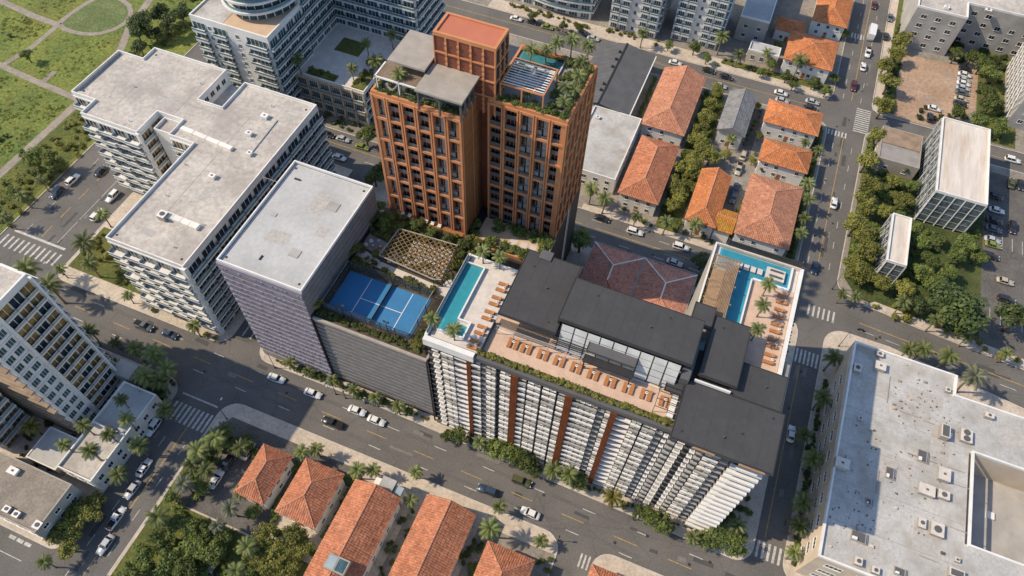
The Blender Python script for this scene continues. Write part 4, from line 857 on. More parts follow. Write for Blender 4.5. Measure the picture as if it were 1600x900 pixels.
TP1 = rect(-64.5, -45.1, 93.1, 107.5); TP2 = rect(-42.6, -26.1, 100.2, 118.2)
grid_tower(TP1, [(Face(TP1[0], TP1[1]), 6, True), (Face(TP1[3], TP1[0]), 4, True)], 6)
grid_tower(TP2, [(Face(TP2[0], TP2[1]), 5, True), (Face(TP2[1], TP2[2]), 6, False)], 6)
# brass-panelled side of the first tower
F = Face(TP1[1], TP1[2]); hh = (TZ-.7-TZ0)/6
for i in range(3):
    for j in range(12):
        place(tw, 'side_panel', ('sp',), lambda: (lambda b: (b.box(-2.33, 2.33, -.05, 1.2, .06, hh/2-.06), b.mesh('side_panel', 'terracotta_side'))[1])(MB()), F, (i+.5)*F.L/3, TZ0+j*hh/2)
    b = MB(); F.box(b, i*F.L/3+.0, i*F.L/3+.18, .06, .25, TZ0, TZ-.7); b.build('column', 'terracotta_frame', tw)
# link and tall box
part(tw, 'link_wall', 'terracotta_dark', (-46.5, -41.2, 102.6, 108.0, TZ0, 62.0))
BP = rect(-53.6, -41.0, 100.1, 106.5); prism_part(tw, 'box_core', inset(BP, .35), 60, 75.6, 'terracotta_dark'); prism_part(tw, 'box_roof', inset(BP, .5), 75.603, 75.75, 'terracotta_roof'); parapet(tw, BP, 75.3, .75, .5, 'terracotta_frame', 'box_parapet')
for F, n in ((Face(BP[0], BP[1]), 5), (Face(BP[1], BP[2]), 3)):
    w = F.L/n
    for i in range(n+1):
        b = MB(); u = i*w; F.box(b, max(0, u-.17), min(F.L, u+.17), -.34, .05, 60, 75.3); b.build('box_column', 'terracotta_frame', tw)
        for z in [61.2+k*1.15 for k in range(12)]:
            if 0 < i < n: b = MB(); F.box(b, u-.27, u+.27, .051, .16, z, z+.5); b.build('column_block', 'terracotta_frame', tw)
    for z in (64.5, 68.2, 71.8): b = MB(); F.box(b, 0, F.L, -.3, .10, z-.16, z+.16); b.build('box_beam', 'terracotta_frame', tw)
    for i in range(n):
        for z0, z1 in ((60.4, 64.3), (64.7, 68.0), (68.4, 71.6), (72.0, 75.2)):
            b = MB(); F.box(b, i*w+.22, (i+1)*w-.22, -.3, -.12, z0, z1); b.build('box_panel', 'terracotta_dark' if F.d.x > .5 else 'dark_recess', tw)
# pavilion roofs on the first tower
pv = root('roof_pavilion', 'two grey concrete canopy slabs on the first terracotta tower', 'pavilion', -54, 99)
part(pv, 'slab', 'stone_grey', (-61.9, -54.0, 96.5, 106.4, 69.2, 69.65)); part(pv, 'slab', 'stone_grey', (-54.0, -44.3, 91.9, 100.4, 68.3, 68.75))
part(pv, 'back_wall', 'dark_recess', (-61.0, -54.2, 99.4, 106.0, 63.7, 69.2)); part(pv, 'back_wall', 'charcoal_light', (-53.0, -46.2, 95.2, 100.0, 63.7, 68.3))
for x, y in ((-53.6, 92.4), (-44.8, 92.4), (-44.8, 94.4), (-44.8, 96.4), (-44.8, 98.4), (-53.6, 96.0), (-49.2, 92.4)): part(pv, 'post', 'charcoal_light', (x-.18, x+.18, y-.18, y+.18, 63.6, 68.3))
part(pv, 'pergola_beam', 'white_trim', (-63.6, -54.1, 93.9, 94.2, 66.9, 67.2)); part(pv, 'pergola_beam', 'white_trim', (-63.7, -63.4, 93.9, 98.5, 66.9, 67.2))
for i in range(12): part(pv, 'pergola_slat', 'clad_brown', (-63.4, -54.2, 94.4+i*.36, 94.6+i*.36, 67.0, 67.2))
for x in (-63.3, -58.6, -54.6): part(pv, 'pergola_post', 'white_trim', (x, x+.2, 93.9, 94.1, 63.6, 66.9))
pr = root('roof_pergola', 'rust red pergola with white slats on the second terracotta tower', 'pergola', -36, 103)
x0, x1, y0, y1, z = -40.6, -31.6, 101.2, 109.4, 67.4
for q in ((x0, x1, y0, y0+.28), (x0, x1, y1-.28, y1), (x0, x0+.28, y0+.29, y1-.29), (x1-.28, x1, y0+.29, y1-.29)): part(pr, 'beam', 'terracotta_frame', (*q, z, z+.3))
for i in range(1, 4): xx = x0+(x1-x0)*i/4; part(pr, 'rafter', 'terracotta_frame', (xx-.12, xx+.12, y0+.29, y1-.29, z+.02, z+.28))
for i in range(10): yy = y0+.5+i*(y1-y0-1)/10; part(pr, 'slat', 'cloth_white', (x0+.3, x1-.3, yy, yy+.25, z+.31+.03*(i % 2), z+.36+.03*(i % 2)))
for x in (x0, (x0+x1)/2-.14, x1-.28):
    for y in (y0, y1-.28): part(pr, 'post', 'terracotta_frame', (x, x+.28, y, y+.28, 63.6, z))
rp = root('roof_pool', 'green-blue roof pool with a timber edge on the second terracotta tower', 'pool', -36, 114)
part(rp, 'basin', 'pool_tile_green', (-41.6, -32.6, 112.4, 116.6, 63.66, 63.72)); part(rp, 'edge', 'wood_warm', (-41.9, -27.2, 116.65, 117.5, 63.66, 64.5)); part(rp, 'edge', 'deck_stone', (-41.9, -32.3, 112.0, 112.38, 63.66, 64.15)); part(rp, 'edge', 'deck_stone', (-32.58, -32.3, 112.4, 116.6, 63.66, 64.15))
water(rp, -41.6, -32.6, 112.4, 116.6, 63.9, 64.05)
# garden before the second tower
gd = root('garden_terrace', 'orange brick garden terrace at the foot of the second terracotta tower', 'terrace', -34, 96)
part(gd, 'paving', 'tan_deck', (-42.9, -25.5, 91.6, 100.0, 27.92, 28.0)); part(gd, 'planter_edge', 'terracotta_frame', (-42.9, -25.4, 91.3, 91.59, 27.5, 28.7)); part(gd, 'rail_wall', 'charcoal_light', (-25.5, -25.38, 91.6, 100, 27.92, 28.9))
for x in (-34.3, -31.8, -29.6): part(gd, 'paving_slab', 'deck_stone', (x-.85, x+.85, 94.9, 96.5, 28.0, 28.03))

# ================================================================ dark roofed building with white ribbed front
hb_ = root('hotel_block', 'dark roofed block with a white slatted street front and rooftop pools', 'hotel', -4, 72)
ZD = 39.5
prism_part(hb_, 'core', rect(-38.2, 28.0, 59.6, 80.6), 0, ZD-.02, 'dark_recess', 'deck_grey'); prism_part(hb_, 'wing', rect(8.2, 26.7, 80.62, 103.6), 0, ZD-.02, 'grey_wall', 'deck_grey')
part(hb_, 'deck', 'deck_stone', (-37.6, -27.3, 60.0, 80.2, ZD-.02, ZD+.04)); part(hb_, 'deck', 'deck_sand', (-27.2, 10.2, 60.9, 69.4, ZD-.02, ZD+.045)); part(hb_, 'deck', 'deck_sand', (17.2, 25.9, 77.0, 97.4, ZD-.02, ZD+.04)); part(hb_, 'deck', 'deck_stone', (8.6, 25.9, 97.5, 103.2, ZD-.02, ZD+.035))
part(hb_, 'deck', 'wood_slat', (8.6, 13.9, 83.0, 97.4, ZD-.02, ZD+.037))
part(hb_, 'front_coping', 'white_trim', (-38.5, -28.0, 58.5, 59.58, 38.0, 40.1)); part(hb_, 'side_coping', 'white_trim', (-38.6, -38.0, 59.6, 80.6, 38.3, 40.1)); part(hb_, 'back_coping', 'white_trim', (-37.99, -27.3, 80.2, 80.6, ZD-.4, 40.0))
part(hb_, 'glass_rail', 'glass_rail', (-38.3, -38.22, 60, 80, 40.1, 40.9))
part(hb_, 'front_edge', 'charcoal_light', (-28.0, 12.0, 58.9, 59.58, 38.4, 39.6)); part(hb_, 'planter', 'soil', (-27.8, 11.6, 59.6, 60.85, ZD-.1, ZD+.3))
part(hb_, 'step_strip', 'white_trim', (-26.8, 9.5, 66.2, 66.4, ZD+.045, ZD+.09))
part(hb_, 'deck_divider', 'steel_dark', (-27.28, -27.1, 60.2, 67.5, ZD+.045, ZD+1.1))
for q in ((26.0, 26.7, 77.0, 103.6), (8.2, 8.55, 83.0, 103.6)): part(hb_, 'wing_coping', 'white_trim', (*q, ZD-.3, 40.3))
part(hb_, 'wing_coping', 'deck_stone', (8.56, 25.99, 103.25, 103.6, ZD-.3, 40.4))
part(hb_, 'wing_trellis', 'steel_dark', (10.5, 26.0, 103.62, 103.75, 39.0, 42.0))
for x in (10.5, 18.0, 25.8): part(hb_, 'trellis_post', 'steel_light', (x, x+.12, 103.8, 103.92, 36, 42.2))
# street front
BAYS = [(-38.2, -37.1, 'D'), (-37.1, -35.5, 'P'), (-35.5, -35.0, 'D'), (-35.0, -32.3, 'W'), (-32.3, -29.5, 'B'), (-29.5, -28.6, 'O'), (-28.6, -26.6, 'W'), (-26.6, -25.5, 'G'), (-25.5, -23.4, 'W'), (-23.4, -22.7, 'D'), (-22.6, -20.3, 'W'), (-20.3, -18.8, 'O'), (-18.8, -17.2, 'W'), (-17.0, -14.3, 'W'), (-14.0, -11.2, 'W'), (-10.9, -9.4, 'W'), (-9.4, -8.0, 'O'), (-8.0, -3.1, 'W'), (-3.1, -1.7, 'G'), (-1.7, -0.6, 'W'), (-0.6, 0.5, 'O'), (0.5, 3.3, 'B'), (3.3, 5.3, 'W'), (5.5, 8.1, 'W'), (8.1, 9.5, 'G'), (9.5, 10.6, 'P'), (10.6, 12.2, 'G'), (12.2, 13.8, 'P'), (13.8, 14.9, 'D'), (14.9, 16.1, 'P'), (16.1, 17.6, 'G'), (17.6, 20.4, 'W'), (20.4, 22.2, 'G'), (22.2, 27.9, 'L')]
FF = Face((-38.2, 59.6), (28.0, 59.6)); NF = 16; fh = 37.8/NF
def bal(w, d, kind):
    b = MB(); x = w/2
    if kind[0] == 'W':
        v = int(kind[1]); b.box(-x+.06, x-.06, -d, 0, -.16, 0, 1); b.box(-x+.06, x-.06, -d, -d+.30, 0.0, .50, 1 if v == 3 else 0)
        k = max(1, round(w/1.25)); y = -d*.55
        for i in range(k):
            c0 = -x+.06+(w-.12)*i/k; c1 = -x+.06+(w-.12)*(i+1)/k
            b.box(c0+.03, c1-.03, -d*.74, 0, 1.16+.02*((i+v) % 2), 1.26+.02*((i+v) % 2), 0 if (i+v) % 3 else 1)
            if (i+v) % 2: b.box(c0+.1, c1-.25, -d*.62, -d*.30, 0.0, .28, 2 if v % 2 else 0)
            b.box(c1-.05, c1+.05, -d*.8, -d*.7, .50, 2.1, 2)
    elif kind == 'P': b.box(-x+.12, x-.12, -d, 0, -.18, .22, 0); b.box(-x+.35, x-.35, -d+.25, -.1, .22, .26, 1)
    elif kind == 'B': b.box(-x, x, -d, 0, -.2, .25, 0)
    elif kind == 'L': b.box(-x, x, -d, 0, -.2, 0, 1); b.box(-x, x, -d-.35, -d+.3, -.25, .5, 0); b.box(x-1.5, x, -d+.3, 0, 0.0, .35, 0); b.box(-x+.6, x-1.7, -d+.45, -d+.95, 0.0, .15, 2)
    return b.mesh('balcony', ['white_trim', 'grey_wall', 'charcoal_light'])
for x0, x1, t in BAYS:
    c = (x0+x1)/2-FF.p0.x; w = round(x1-x0, 2)
    if t == 'O': b = MB(); FF.box(b, c-w/2, c+w/2, -.4, 1.0, 0.5, 38.3); b.build('rust_panel', 'rust_panel', hb_)
    elif t == 'G':
        b = MB(); FF.box(b, c-w/2, c+w/2, -.4, .1, 0.5, 38.3); b.build('grey_panel', 'charcoal_light', hb_)
        for k in range(NF): place(hb_, 'panel_ledge', ('pl', w), lambda: (lambda b: (b.box(-w/2+.1, w/2-.1, -.5, 0, 0, .5), b.mesh('panel_ledge', 'grey_wall'))[1])(MB()), FF, c, .9+k*fh, .1)
    elif t == 'D':
        for k in range(NF): place(hb_, 'recess_slab', ('rs', w), lambda: (lambda b: (b.box(-w/2, w/2, -.35, 0, -.06, .06), b.mesh('recess_slab', 'charcoal_light'))[1])(MB()), FF, c, .9+k*fh)
    else:
        if t == 'B': b = MB(); FF.box(b, c-w/2, c+w/2, -.4, .08, 0.5, 38.3); b.build('rust_panel', 'rust_panel', hb_)
        for k in range(NF):
            d = {'W': .95, 'P': .8, 'B': .75, 'L': 1.5}[t]
            tk = t+str((k*5+int(abs(x0)*3)) % 4) if t == 'W' else t; place(hb_, 'balcony' if t in 'WP' else 'slat_slab', ('hb', w, tk), lambda: bal(w, d, tk), FF, c, .9+k*fh)
for k in range(NF): place(hb_, 'wing_slab', ('ws',), lambda: (lambda b: (b.box(-9.5, 9.5, -.9, 0, -.2, .4), b.mesh('wing_slab', 'white_trim'))[1])(MB()), Face((28.0, 59.6), (28.0, 80.6)), 9.9, .9+k*fh)
part(hb_, 'base_plinth', 'charcoal_light', (-38.2, 28.0, 58.9, 59.59, 0, .6))
# roof volumes
def roof_slab(name, q, z0, z1, m='roof_charcoal'):
    b = MB(); b.box(*q, z0, z1); o = b.build(name, m, hb_); e = MB(); e.ring(rect(*q), .16, z1+.003, z1+.06); e.build('roof_edge', 'charcoal_edge', o)
    if q[1]-q[0] > 5 and m == 'roof_charcoal':
        n = int((q[1]-q[0])/2.6)
        for i in range(1, n): xx = q[0]+(q[1]-q[0])*i/n; e = MB(); e.box(xx-.03, xx+.03, q[2]+.2, q[3]-.2, z1+.001, z1+.018); e.build('roof_seam', m, o)
    return o
roof_slab('dark_roof', (-26.6, -14.9, 67.2, 83.6), 43.4, 44.0); part(hb_, 'pavilion_wall', 'charcoal_edge', (-25.6, -15.5, 70.4, 82.6, ZD, 43.4))
roof_slab('dark_roof', (-15.4, 10.2, 69.3, 79.4), 45.2, 46.0); part(hb_, 'upper_wall', 'charcoal_edge', (-14.9, 9.6, 72.4, 79.0, ZD, 45.2)); part(hb_, 'roof_riser', 'charcoal_edge', (-15.4, -14.95, 69.4, 83.0, 44.06, 45.2))
part(hb_, 'roof_tab', 'charcoal_light', (-24.0, -21.5, 82.2, 84.4, 44.07, 44.3))
for i in range(9):
    x = -14.4+i*2.55
    def sl(y, dz=0.0): t = (69.0-y)/2.6; return 45.1-5.0*t+dz
    b = MB(); b.hexa([(x-.1, 69.1, 45.1), (x-.1, 66.4, 39.9), (x+.1, 66.4, 39.9), (x+.1, 69.1, 45.1), (x-.1, 69.1, 45.3), (x-.1, 66.2, 40.0), (x+.1, 66.2, 40.0), (x+.1, 69.1, 45.3)]); b.build('glazing_post', 'charcoal_edge', hb_)
    for k in range(4):
        y0, y1 = 69.0-k*.65, 69.0-(k+1)*.65+.05; b = MB(); b.hexa([(x+.12, y1, sl(y1)), (x+2.43, y1, sl(y1)), (x+2.43, y0, sl(y0)), (x+.12, y0, sl(y0)), (x+.12, y1, sl(y1, .06)), (x+2.43, y1, sl(y1, .06)), (x+2.43, y0, sl(y0, .06)), (x+.12, y0, sl(y0, .06))]); b.build('glazing_panel', 'glazing_white', hb_)
roof_slab('canopy_roof', (-8.6, .9, 64.4, 66.0), 42.4, 42.8, 'charcoal_edge'); roof_slab('canopy_roof', (-8.6, .9, 66.1, 68.6), 43.4, 43.7, 'charcoal_light')
for x in (-8.4, .5): part(hb_, 'canopy_post', 'charcoal_edge', (x, x+.25, 64.6, 64.85, ZD, 42.4))
for i in range(8): part(hb_, 'louvre_slat', 'steel_dark', (-25.8, -15.6, 65.4+i*.22+.0, 65.5+i*.22, 42.6-i*.0, 42.72))
for x in (-26, -22.5, -19, -15.6, -12.0, -9.0): part(hb_, 'frame_post', 'steel_light', (x, x+.1, 65.3, 65.4, ZD, 42.6))
part(hb_, 'frame_rail', 'steel_light', (-26, -8.9, 65.28, 65.42, 42.6, 42.7))
for i in range(6): part(hb_, 'louvre_slat', 'charcoal_edge', (-15.2, -8.8, 66.0+i*.42, 66.15+i*.42, 42.2, 42.35))
roof_slab('dark_roof', (10.3, 28.4, 56.6, 68.6), 41.4, 42.0); roof_slab('dark_roof', (17.9, 27.6, 68.62, 76.2), 41.42, 41.98); roof_slab('dark_roof', (11.9, 19.0, 69.6, 83.2), 42.8, 43.5); roof_slab('dark_roof', (7.6, 11.8, 79.45, 84.6), 43.3, 43.9)
roof_slab('dark_roof', (7.0, 10.25, 65.4, 69.2), 40.9, 41.3); part(hb_, 'roof_box', 'charcoal_light', (9.0, 10.6, 67.6, 70.2, 41.32, 43.4))
part(hb_, 'light_shaft', 'glass_rail', (10.4, 11.8, 69.4, 79.0, ZD, 41.3)); part(hb_, 'lower_wall', 'charcoal_edge', (11.0, 27.2, 57.6, 76.0, ZD, 41.4)); part(hb_, 'lower_wall', 'charcoal_edge', (12.3, 18.6, 70, 82.8, ZD, 42.8))
part(hb_, 'roof_trim', 'white_trim', (11.6, 18.2, 68.65, 68.95, 42.0, 42.7))
for q in ((14.6, 18.4), (22.6, 27.0)): part(hb_, 'soffit_panel', 'wood_slat', (*q, 56.3, 56.59, 41.3, 41.7))
for (x, y, z) in ((-24, 80, 44.0), (-17, 69, 44.0), (-10, 77, 46.0), (4, 77.5, 46.0), (14, 81, 43.5), (26.5, 67, 42.0), (12, 58.4, 42.0), (22, 62, 42.0)):
    b = MB(); b.tube((x, y, z), (x, y, z+.03), .24, n=10); b.build('roof_drain', 'charcoal_edge', hb_)
for (x, y, z) in ((-20, 76, 44.0), (1, 74, 46.0), (24, 72.5, 41.98), (19, 60, 42.0)): b = MB(); b.tube((x, y, z), (x, y, z+.5), .13, n=8); b.build('vent_pipe', 'charcoal_light', hb_)
# side lounge pergola with white daybeds near the corner
for x in (6.2, 10.0):
    for y in (61.2, 66.0): part(hb_, 'lounge_post', 'steel_dark', (x, x+.1, y, y+.1, ZD, 42.0))
for y in (61.2, 62.8, 64.4, 66.0): part(hb_, 'lounge_beam', 'steel_dark', (6.2, 10.1, y, y+.1, 42.0, 42.1))
for x in (6.2, 10.0): part(hb_, 'lounge_beam', 'steel_dark', (x, x+.1, 61.31, 65.99, 42.101, 42.2))
# pools
wp_ = root('roof_pool', 'narrow turquoise lap pool with a square end on the west roof deck', 'pool', -36, 70)
part(wp_, 'basin', 'pool_tile', (-37.9, -34.2, 64.4, 78.2, ZD+.06, ZD+.10)); part(wp_, 'basin', 'pool_tile', (-37.0, -31.6, 61.8, 64.39, ZD+.06, ZD+.10))
for q in ((-34.2, -33.9, 65.2, 78.5), (-37.9, -34.21, 78.2, 78.5), (-31.6, -31.3, 61.5, 65.4), (-36.9, -31.61, 61.5, 61.79), (-33.89, -31.61, 65.1, 65.4)): part(wp_, 'coping', 'white_trim', (*q, ZD+.04, ZD+.75))
water(wp_, -37.9, -34.21, 64.4, 78.19, ZD+.55, ZD+.6); water(wp_, -37.0, -31.61, 61.8, 64.39, ZD+.55, ZD+.6)
ep = root('roof_pool', 'blue L-shaped pool on the far roof wing', 'pool', 15, 95)
part(ep, 'basin', 'pool_tile_blue', (14.0, 17.0, 83.4, 97.6, ZD+.05, ZD+.10)); part(ep, 'basin', 'pool_tile_blue', (9.6, 24.3, 97.61, 103.0, ZD+.05, ZD+.10))
for q in ((17.0, 17.3, 83.4, 97.2), (17.31, 24.6, 97.1, 97.55), (24.3, 24.7, 97.6, 103.2)): part(ep, 'coping', 'white_trim', (*q, ZD+.04, ZD+.72))
water(ep, 14.0, 16.99, 83.4, 97.59, ZD+.52, ZD+.57); water(ep, 9.6, 24.29, 97.61, 103.0, ZD+.52, ZD+.57)
for x in (13.6, 15.0, 16.4, 17.8): part(ep, 'stepping_stone', 'deck_stone', (x, x+1.05, 98.9, 100.3, ZD+.12, ZD+.68))
part(ep, 'spa_platform', 'deck_stone', (19.5, 23.3, 98.6, 101.5, ZD+.12, ZD+.78)); part(ep, 'spa_seat', 'charcoal_light', (20.2, 22.8, 100.6, 100.9, ZD+.78, ZD+1.1)); part(ep, 'spa_seat', 'charcoal_light', (20.2, 22.8, 99.2, 99.5, ZD+.78, ZD+1.1))
pe = root('deck_pergola', 'long slatted timber pergola beside the L-shaped pool', 'pergola', 11.6, 91)
for y in (83.9, 87.5, 92.0, 96.2, 98.6): part(pe, 'beam', 'wood_slat', (8.7, 14.3, y, y+.22, 42.0, 42.25))
for i in range(17): x = 9.0+i*.29; part(pe, 'slat', 'wood_slat', (x, x+.17, 83.2, 98.8, 42.26, 42.36))
for y in (83.9, 92.0, 98.6):
    for x in (8.8, 13.8): part(pe, 'post', 'wood_slat', (x, x+.2, y, y+.2, ZD, 42.0))
# lounge furniture on the decks -------------------------------------------
def proto_lounger():
    r = empty('sun_lounger', 'x', 'sun lounger')
    b = MB(); b.box(-.36, .36, -1.0, .45, .26, .36); b.hexa([(-.36, .45, .26), (.36, .45, .26), (.36, 1.0, .55), (-.36, 1.0, .55), (-.36, .45, .36), (.36, .45, .36), (.36, 1.0, .66), (-.36, 1.0, .66)])
    a = b.build('cushion', 'cushion', r)
    f = MB(); f.box(-.38, .38, -1.02, 1.0, .18, .25); c = f.build('frame', 'wood_warm', r); L = []
    for x in (-.34, .28):
        for y in (-.95, .85): q = MB(); q.box(x, x+.06, y, y+.06, 0, .18); L.append(q.build('leg', 'wood_warm', r))
    kids(r, a, c, *L); return r
LG = proto_lounger(); _first = [True]
def lounger(x, y, z, rz, label, group):
    o = LG if _first[0] else copy_tree(LG); _first[0] = False
    o.location = (x, y, z); o.rotation_euler = (0, 0, rz); tag(o, label, 'sun lounger', group)
def proto_table():
    r = empty('side_table', 'x', 'table'); b = MB(); b.tube((0, 0, .36), (0, 0, .42), .3, n=12); a = b.build('table_top', 'cloth_white', r); b = MB(); b.tube((0, 0, 0), (0, 0, .36), .05); c = b.build('leg', 'steel_dark', r); kids(r, a, c)
    b = MB(); b.tube((0, 0, .42), (0, 0, .55), .1, .08, 8); kids(r, b.build('cup', 'steel_dark', r)); return r
TB = proto_table(); _tf = [True]
def side_table(x, y, z, label, group):
    o = TB if _tf[0] else copy_tree(TB); _tf[0] = False
    o.location = (x, y, z); tag(o, label, 'table', group)
LF = [(-22.2, 64.3), (-19.5, 64.3), (-16.1, 64.3), (-12.8, 64.2), (-9.4, 64.1), (-6.0, 64.0), (-2.6, 63.8), (0.9, 63.8), (4.3, 63.8), (7.9, 63.8)]
for i, (x, y) in enumerate(LF):
    for s, w_ in ((-1, 'left'), (1, 'right')): lounger(x+s*.66, y, ZD+.05, math.pi*0, f'{w_} lounger of the {ORD[i]} pair from the left along the front hedge', 'loungers along the front hedge')
    side_table(x, y+.45, ZD+.05, f'small white table between the {ORD[i]} lounger pair from the left, front deck', 'tables between front loungers')
LW = [76.3, 74.8, 72.8, 71.2, 69.2, 67.6, 65.5, 64.0, 62.0, 60.6]
for i, y in enumerate(LW):
    lounger(-29.1, y, ZD+.05, -math.pi/2, f'{ORD[i]} lounger from the top beside the narrow turquoise pool', 'loungers by the lap pool')
    if i % 2: side_table(-28.6, y+.78, ZD+.05, f'{ORD[i//2]} small table from the top beside the narrow turquoise pool', 'tables by the lap pool')
LE = [95.6, 94.0, 92.1, 90.3, 88.4, 86.7, 84.7, 83.1, 81.1, 79.4]
for i, y in enumerate(LE):
    lounger(23.8, y, ZD+.05, -math.pi/2, f'{ORD[i]} lounger from the top beside the L-shaped pool', 'loungers by the L-shaped pool')
    if i % 2: side_table(24.6, y+.85, ZD+.05, f'{ORD[i//2]} small table from the top beside the L-shaped pool', 'tables by the L-shaped pool')
def daybed(x, y, z, w, d, label, m='cloth_white', group='white daybeds'):
    r = root('daybed', label, 'daybed', x, y, group)
    part(r, 'mattress', m, (x-w/2, x+w/2, y-d/2, y+d/2, z+.25, z+.45)); part(r, 'base', 'stone_grey', (x-w/2+.05, x+w/2-.05, y-d/2+.05, y+d/2-.05, z, z+.25)); part(r, 'cushion', m, (x-w/2, x+w/2, y+d/2-.3, y+d/2, z+.45, z+.7))
for i, y in enumerate((61.6, 62.9, 64.2, 65.5)): daybed(9.4, y, ZD+.05, 1.1, 1.0, f'{ORD[i]} white daybed from the front under the small pergola on the front deck')
for i, x in enumerate((-60.9, -59.2, -54.9, -53.3, -51.5)): daybed(x, 92.4, DZ+.06, .8, .7, f'{ORD[i]} white seat from the left at the foot of the first terracotta tower', group='white seats at the tower foot')
for i, (x, y, m) in enumerate(((-64.0, 82.6, 'cloth_white'), (-62.4, 83.2, 'glass_pale'), (-63.0, 81.4, 'cloth_grey'), (-61.4, 81.8, 'cushion'), (-64.6, 81.2, 'cloth_white'))):
    r = root('pouf', ['white pouf nearest the mauve wall on the grey terrace', 'pale blue pouf on the grey terrace by the mauve wall', 'grey pouf on the grey terrace by the mauve wall', 'tan pouf on the grey terrace by the lattice canopy', 'low white pouf in the corner of the grey terrace'][i], 'seat', x, y, 'poufs on the grey terrace')
    b = MB(); b.tube((x, y, DZ+.07), (x, y, DZ+.40), .50, .44, 12); b.build('seat', m, r); b = MB(); b.tube((x+.15, y+.1, DZ+.40), (x+.15, y+.1, DZ+.55), .2, .2, 8); b.build('cushion', 'cloth_white', r)

# ================================================================ tall balcony tower, lower left
tl = root('balcony_tower', 'tall pale tower with amber balconies at the left edge', 'tower', -126, 32)
TLP = rect(-142, -112.0, 25.2, 39.6)
prism_part(tl, 'wall', TLP, 0, 44.6, 'white_wall'); prism_part(tl, 'roof', inset(TLP, .4), 44.603, 44.66, 'membrane_warm'); parapet(tl, TLP, 44.604, .8, .4, 'white_trim')
part(tl, 'roof_house', 'white_wall', (-135, -118.5, 28, 36, 44.66, 46.4))
F = Face((-112.0, 25.2), (-112.0, 39.6)); nfl = 14; f2 = 44.2/nfl
for k in range(nfl):
    z = k*f2
    for i in range(3):
        u = 5.7+i*2.8
        place(tl, 'amber_glazing', ('amb', k % 3 == i), lambda: glazing_mesh(2.6, f2-.6, 'window_amber' if (k+i) % 3 else 'glass_dark', 2), F, u+1.3, z+.1, .01)
        place(tl, 'balcony', ('tlb', i), lambda: balcony_mesh(2.72, .75, 'grey_wall', 'white_trim', .62), F, u+1.4, z)
    for i in range(2): window(tl, F, 1.35+i*2.35, z+1.6, 1.9, 1.9, gm='glass_teal', mull=2)
    b = MB(); F.box(b, 0, 5.6, 0, .25, z+f2-.45, z+f2-.05); b.build('floor_band', 'white_trim', tl)
for u0, u1 in ((0, .45), (5.0, 5.7), (13.95, 14.4)): b = MB(); F.box(b, u0, u1, .0, 1.15 if u0 > 10 else .5, 0, 45.0); b.build('pier', 'white_trim', tl)
F = Face((-142, 25.2), (-112.0, 25.2))
for k in range(nfl):
    b = MB(); F.box(b, 0, F.L, 0, 1.0, k*f2-.15, k*f2+.25); b.build('floor_slab', 'clad_brown', tl)
    for i in range(8): window(tl, F, 1.9+i*3.75, k*f2+1.6, 2.6, 1.6, gm='glass_dark')
F = Face((-112.0, 39.6), (-142, 39.6))
for k in range(nfl):
    for i in range(6): place(tl, 'balcony', ('tlc',), lambda: balcony_mesh(4.2, 1.3, 'glass_pale'), F, 2.6+i*4.9, k*f2)
part(tl, 'porch', 'grey_wall', (-112.0+.02, -107.0, 38.6, 42.4, 0, 7.0)); part(tl, 'porch', 'stone_grey', (-110.0, -106.2, 36.6, 38.58, 0, 4.5))
t2 = root('balcony_tower', 'pale block with amber balconies cut by the left edge', 'apartment block', -135, 15)
P = rect(-150, -125.5, 15.5, 23.5); prism_part(t2, 'wall', P, 0, 24, 'white_wall'); parapet(t2, P, 24.0, .6, .3, 'white_trim')
balcony_face(t2, Face(P[1], P[2]), 0, 8, 3.0, 2, 1.1, glaz='window_amber', stagger=0); balcony_face(t2, Face(P[0], P[1]), 0, 8, 3.0, 6, 1.1, glaz='window_amber', stagger=0)

# ================================================================ white courtyard complex, top left
tc = root('courtyard_complex', 'white curved apartment complex round a raised shaded courtyard', 'apartment block', -120, 155)
CP = rect(-149, -123.2, 133.0, 150.0); CH = 30.0
prism_part(tc, 'wall', CP, 0, CH, 'white_wall'); prism_part(tc, 'roof', inset(CP, .4), CH+.003, CH+.05, 'tan_deck'); parapet(tc, CP, CH+.004, .6, .4, 'white_trim')
part(tc, 'white_roof', 'membrane_white', (-148.6, -138.5, 133.4, 149.6, CH+.05, CH+.12))
F = Face(CP[0], CP[1])
for k in range(9):
    z = 1.5+k*3.1
    for u in (2.6, 9.6): place(tc, 'balcony', ('tcb',), lambda: balcony_mesh(4.4, 1.1, 'glass_rail', 'white_trim', .7, .55), F, u, z); place(tc, 'glazing', ('tcg',), lambda: glazing_mesh(4.2, 2.2, 'glass_teal', 3), F, u, z+.1, .01)
    place(tc, 'balcony', ('tcb2',), lambda: balcony_mesh(7.0, 1.1, 'glass_rail', 'white_trim', .7, .55), F, 21.8, z); place(tc, 'glazing', ('tcg2',), lambda: glazing_mesh(6.6, 2.2, 'glass_teal', 5), F, 21.8, z+.1, .01)
    for u in (6.0, 15.2): window(tc, F, u, z+1.3, 1.2, 1.5, gm='glass_teal')
balcony_face(tc, Face(CP[1], CP[2]), 1.5, 9, 3.1, 4, 1.0, rail='glass_rail', glaz='glass_teal', stagger=0)
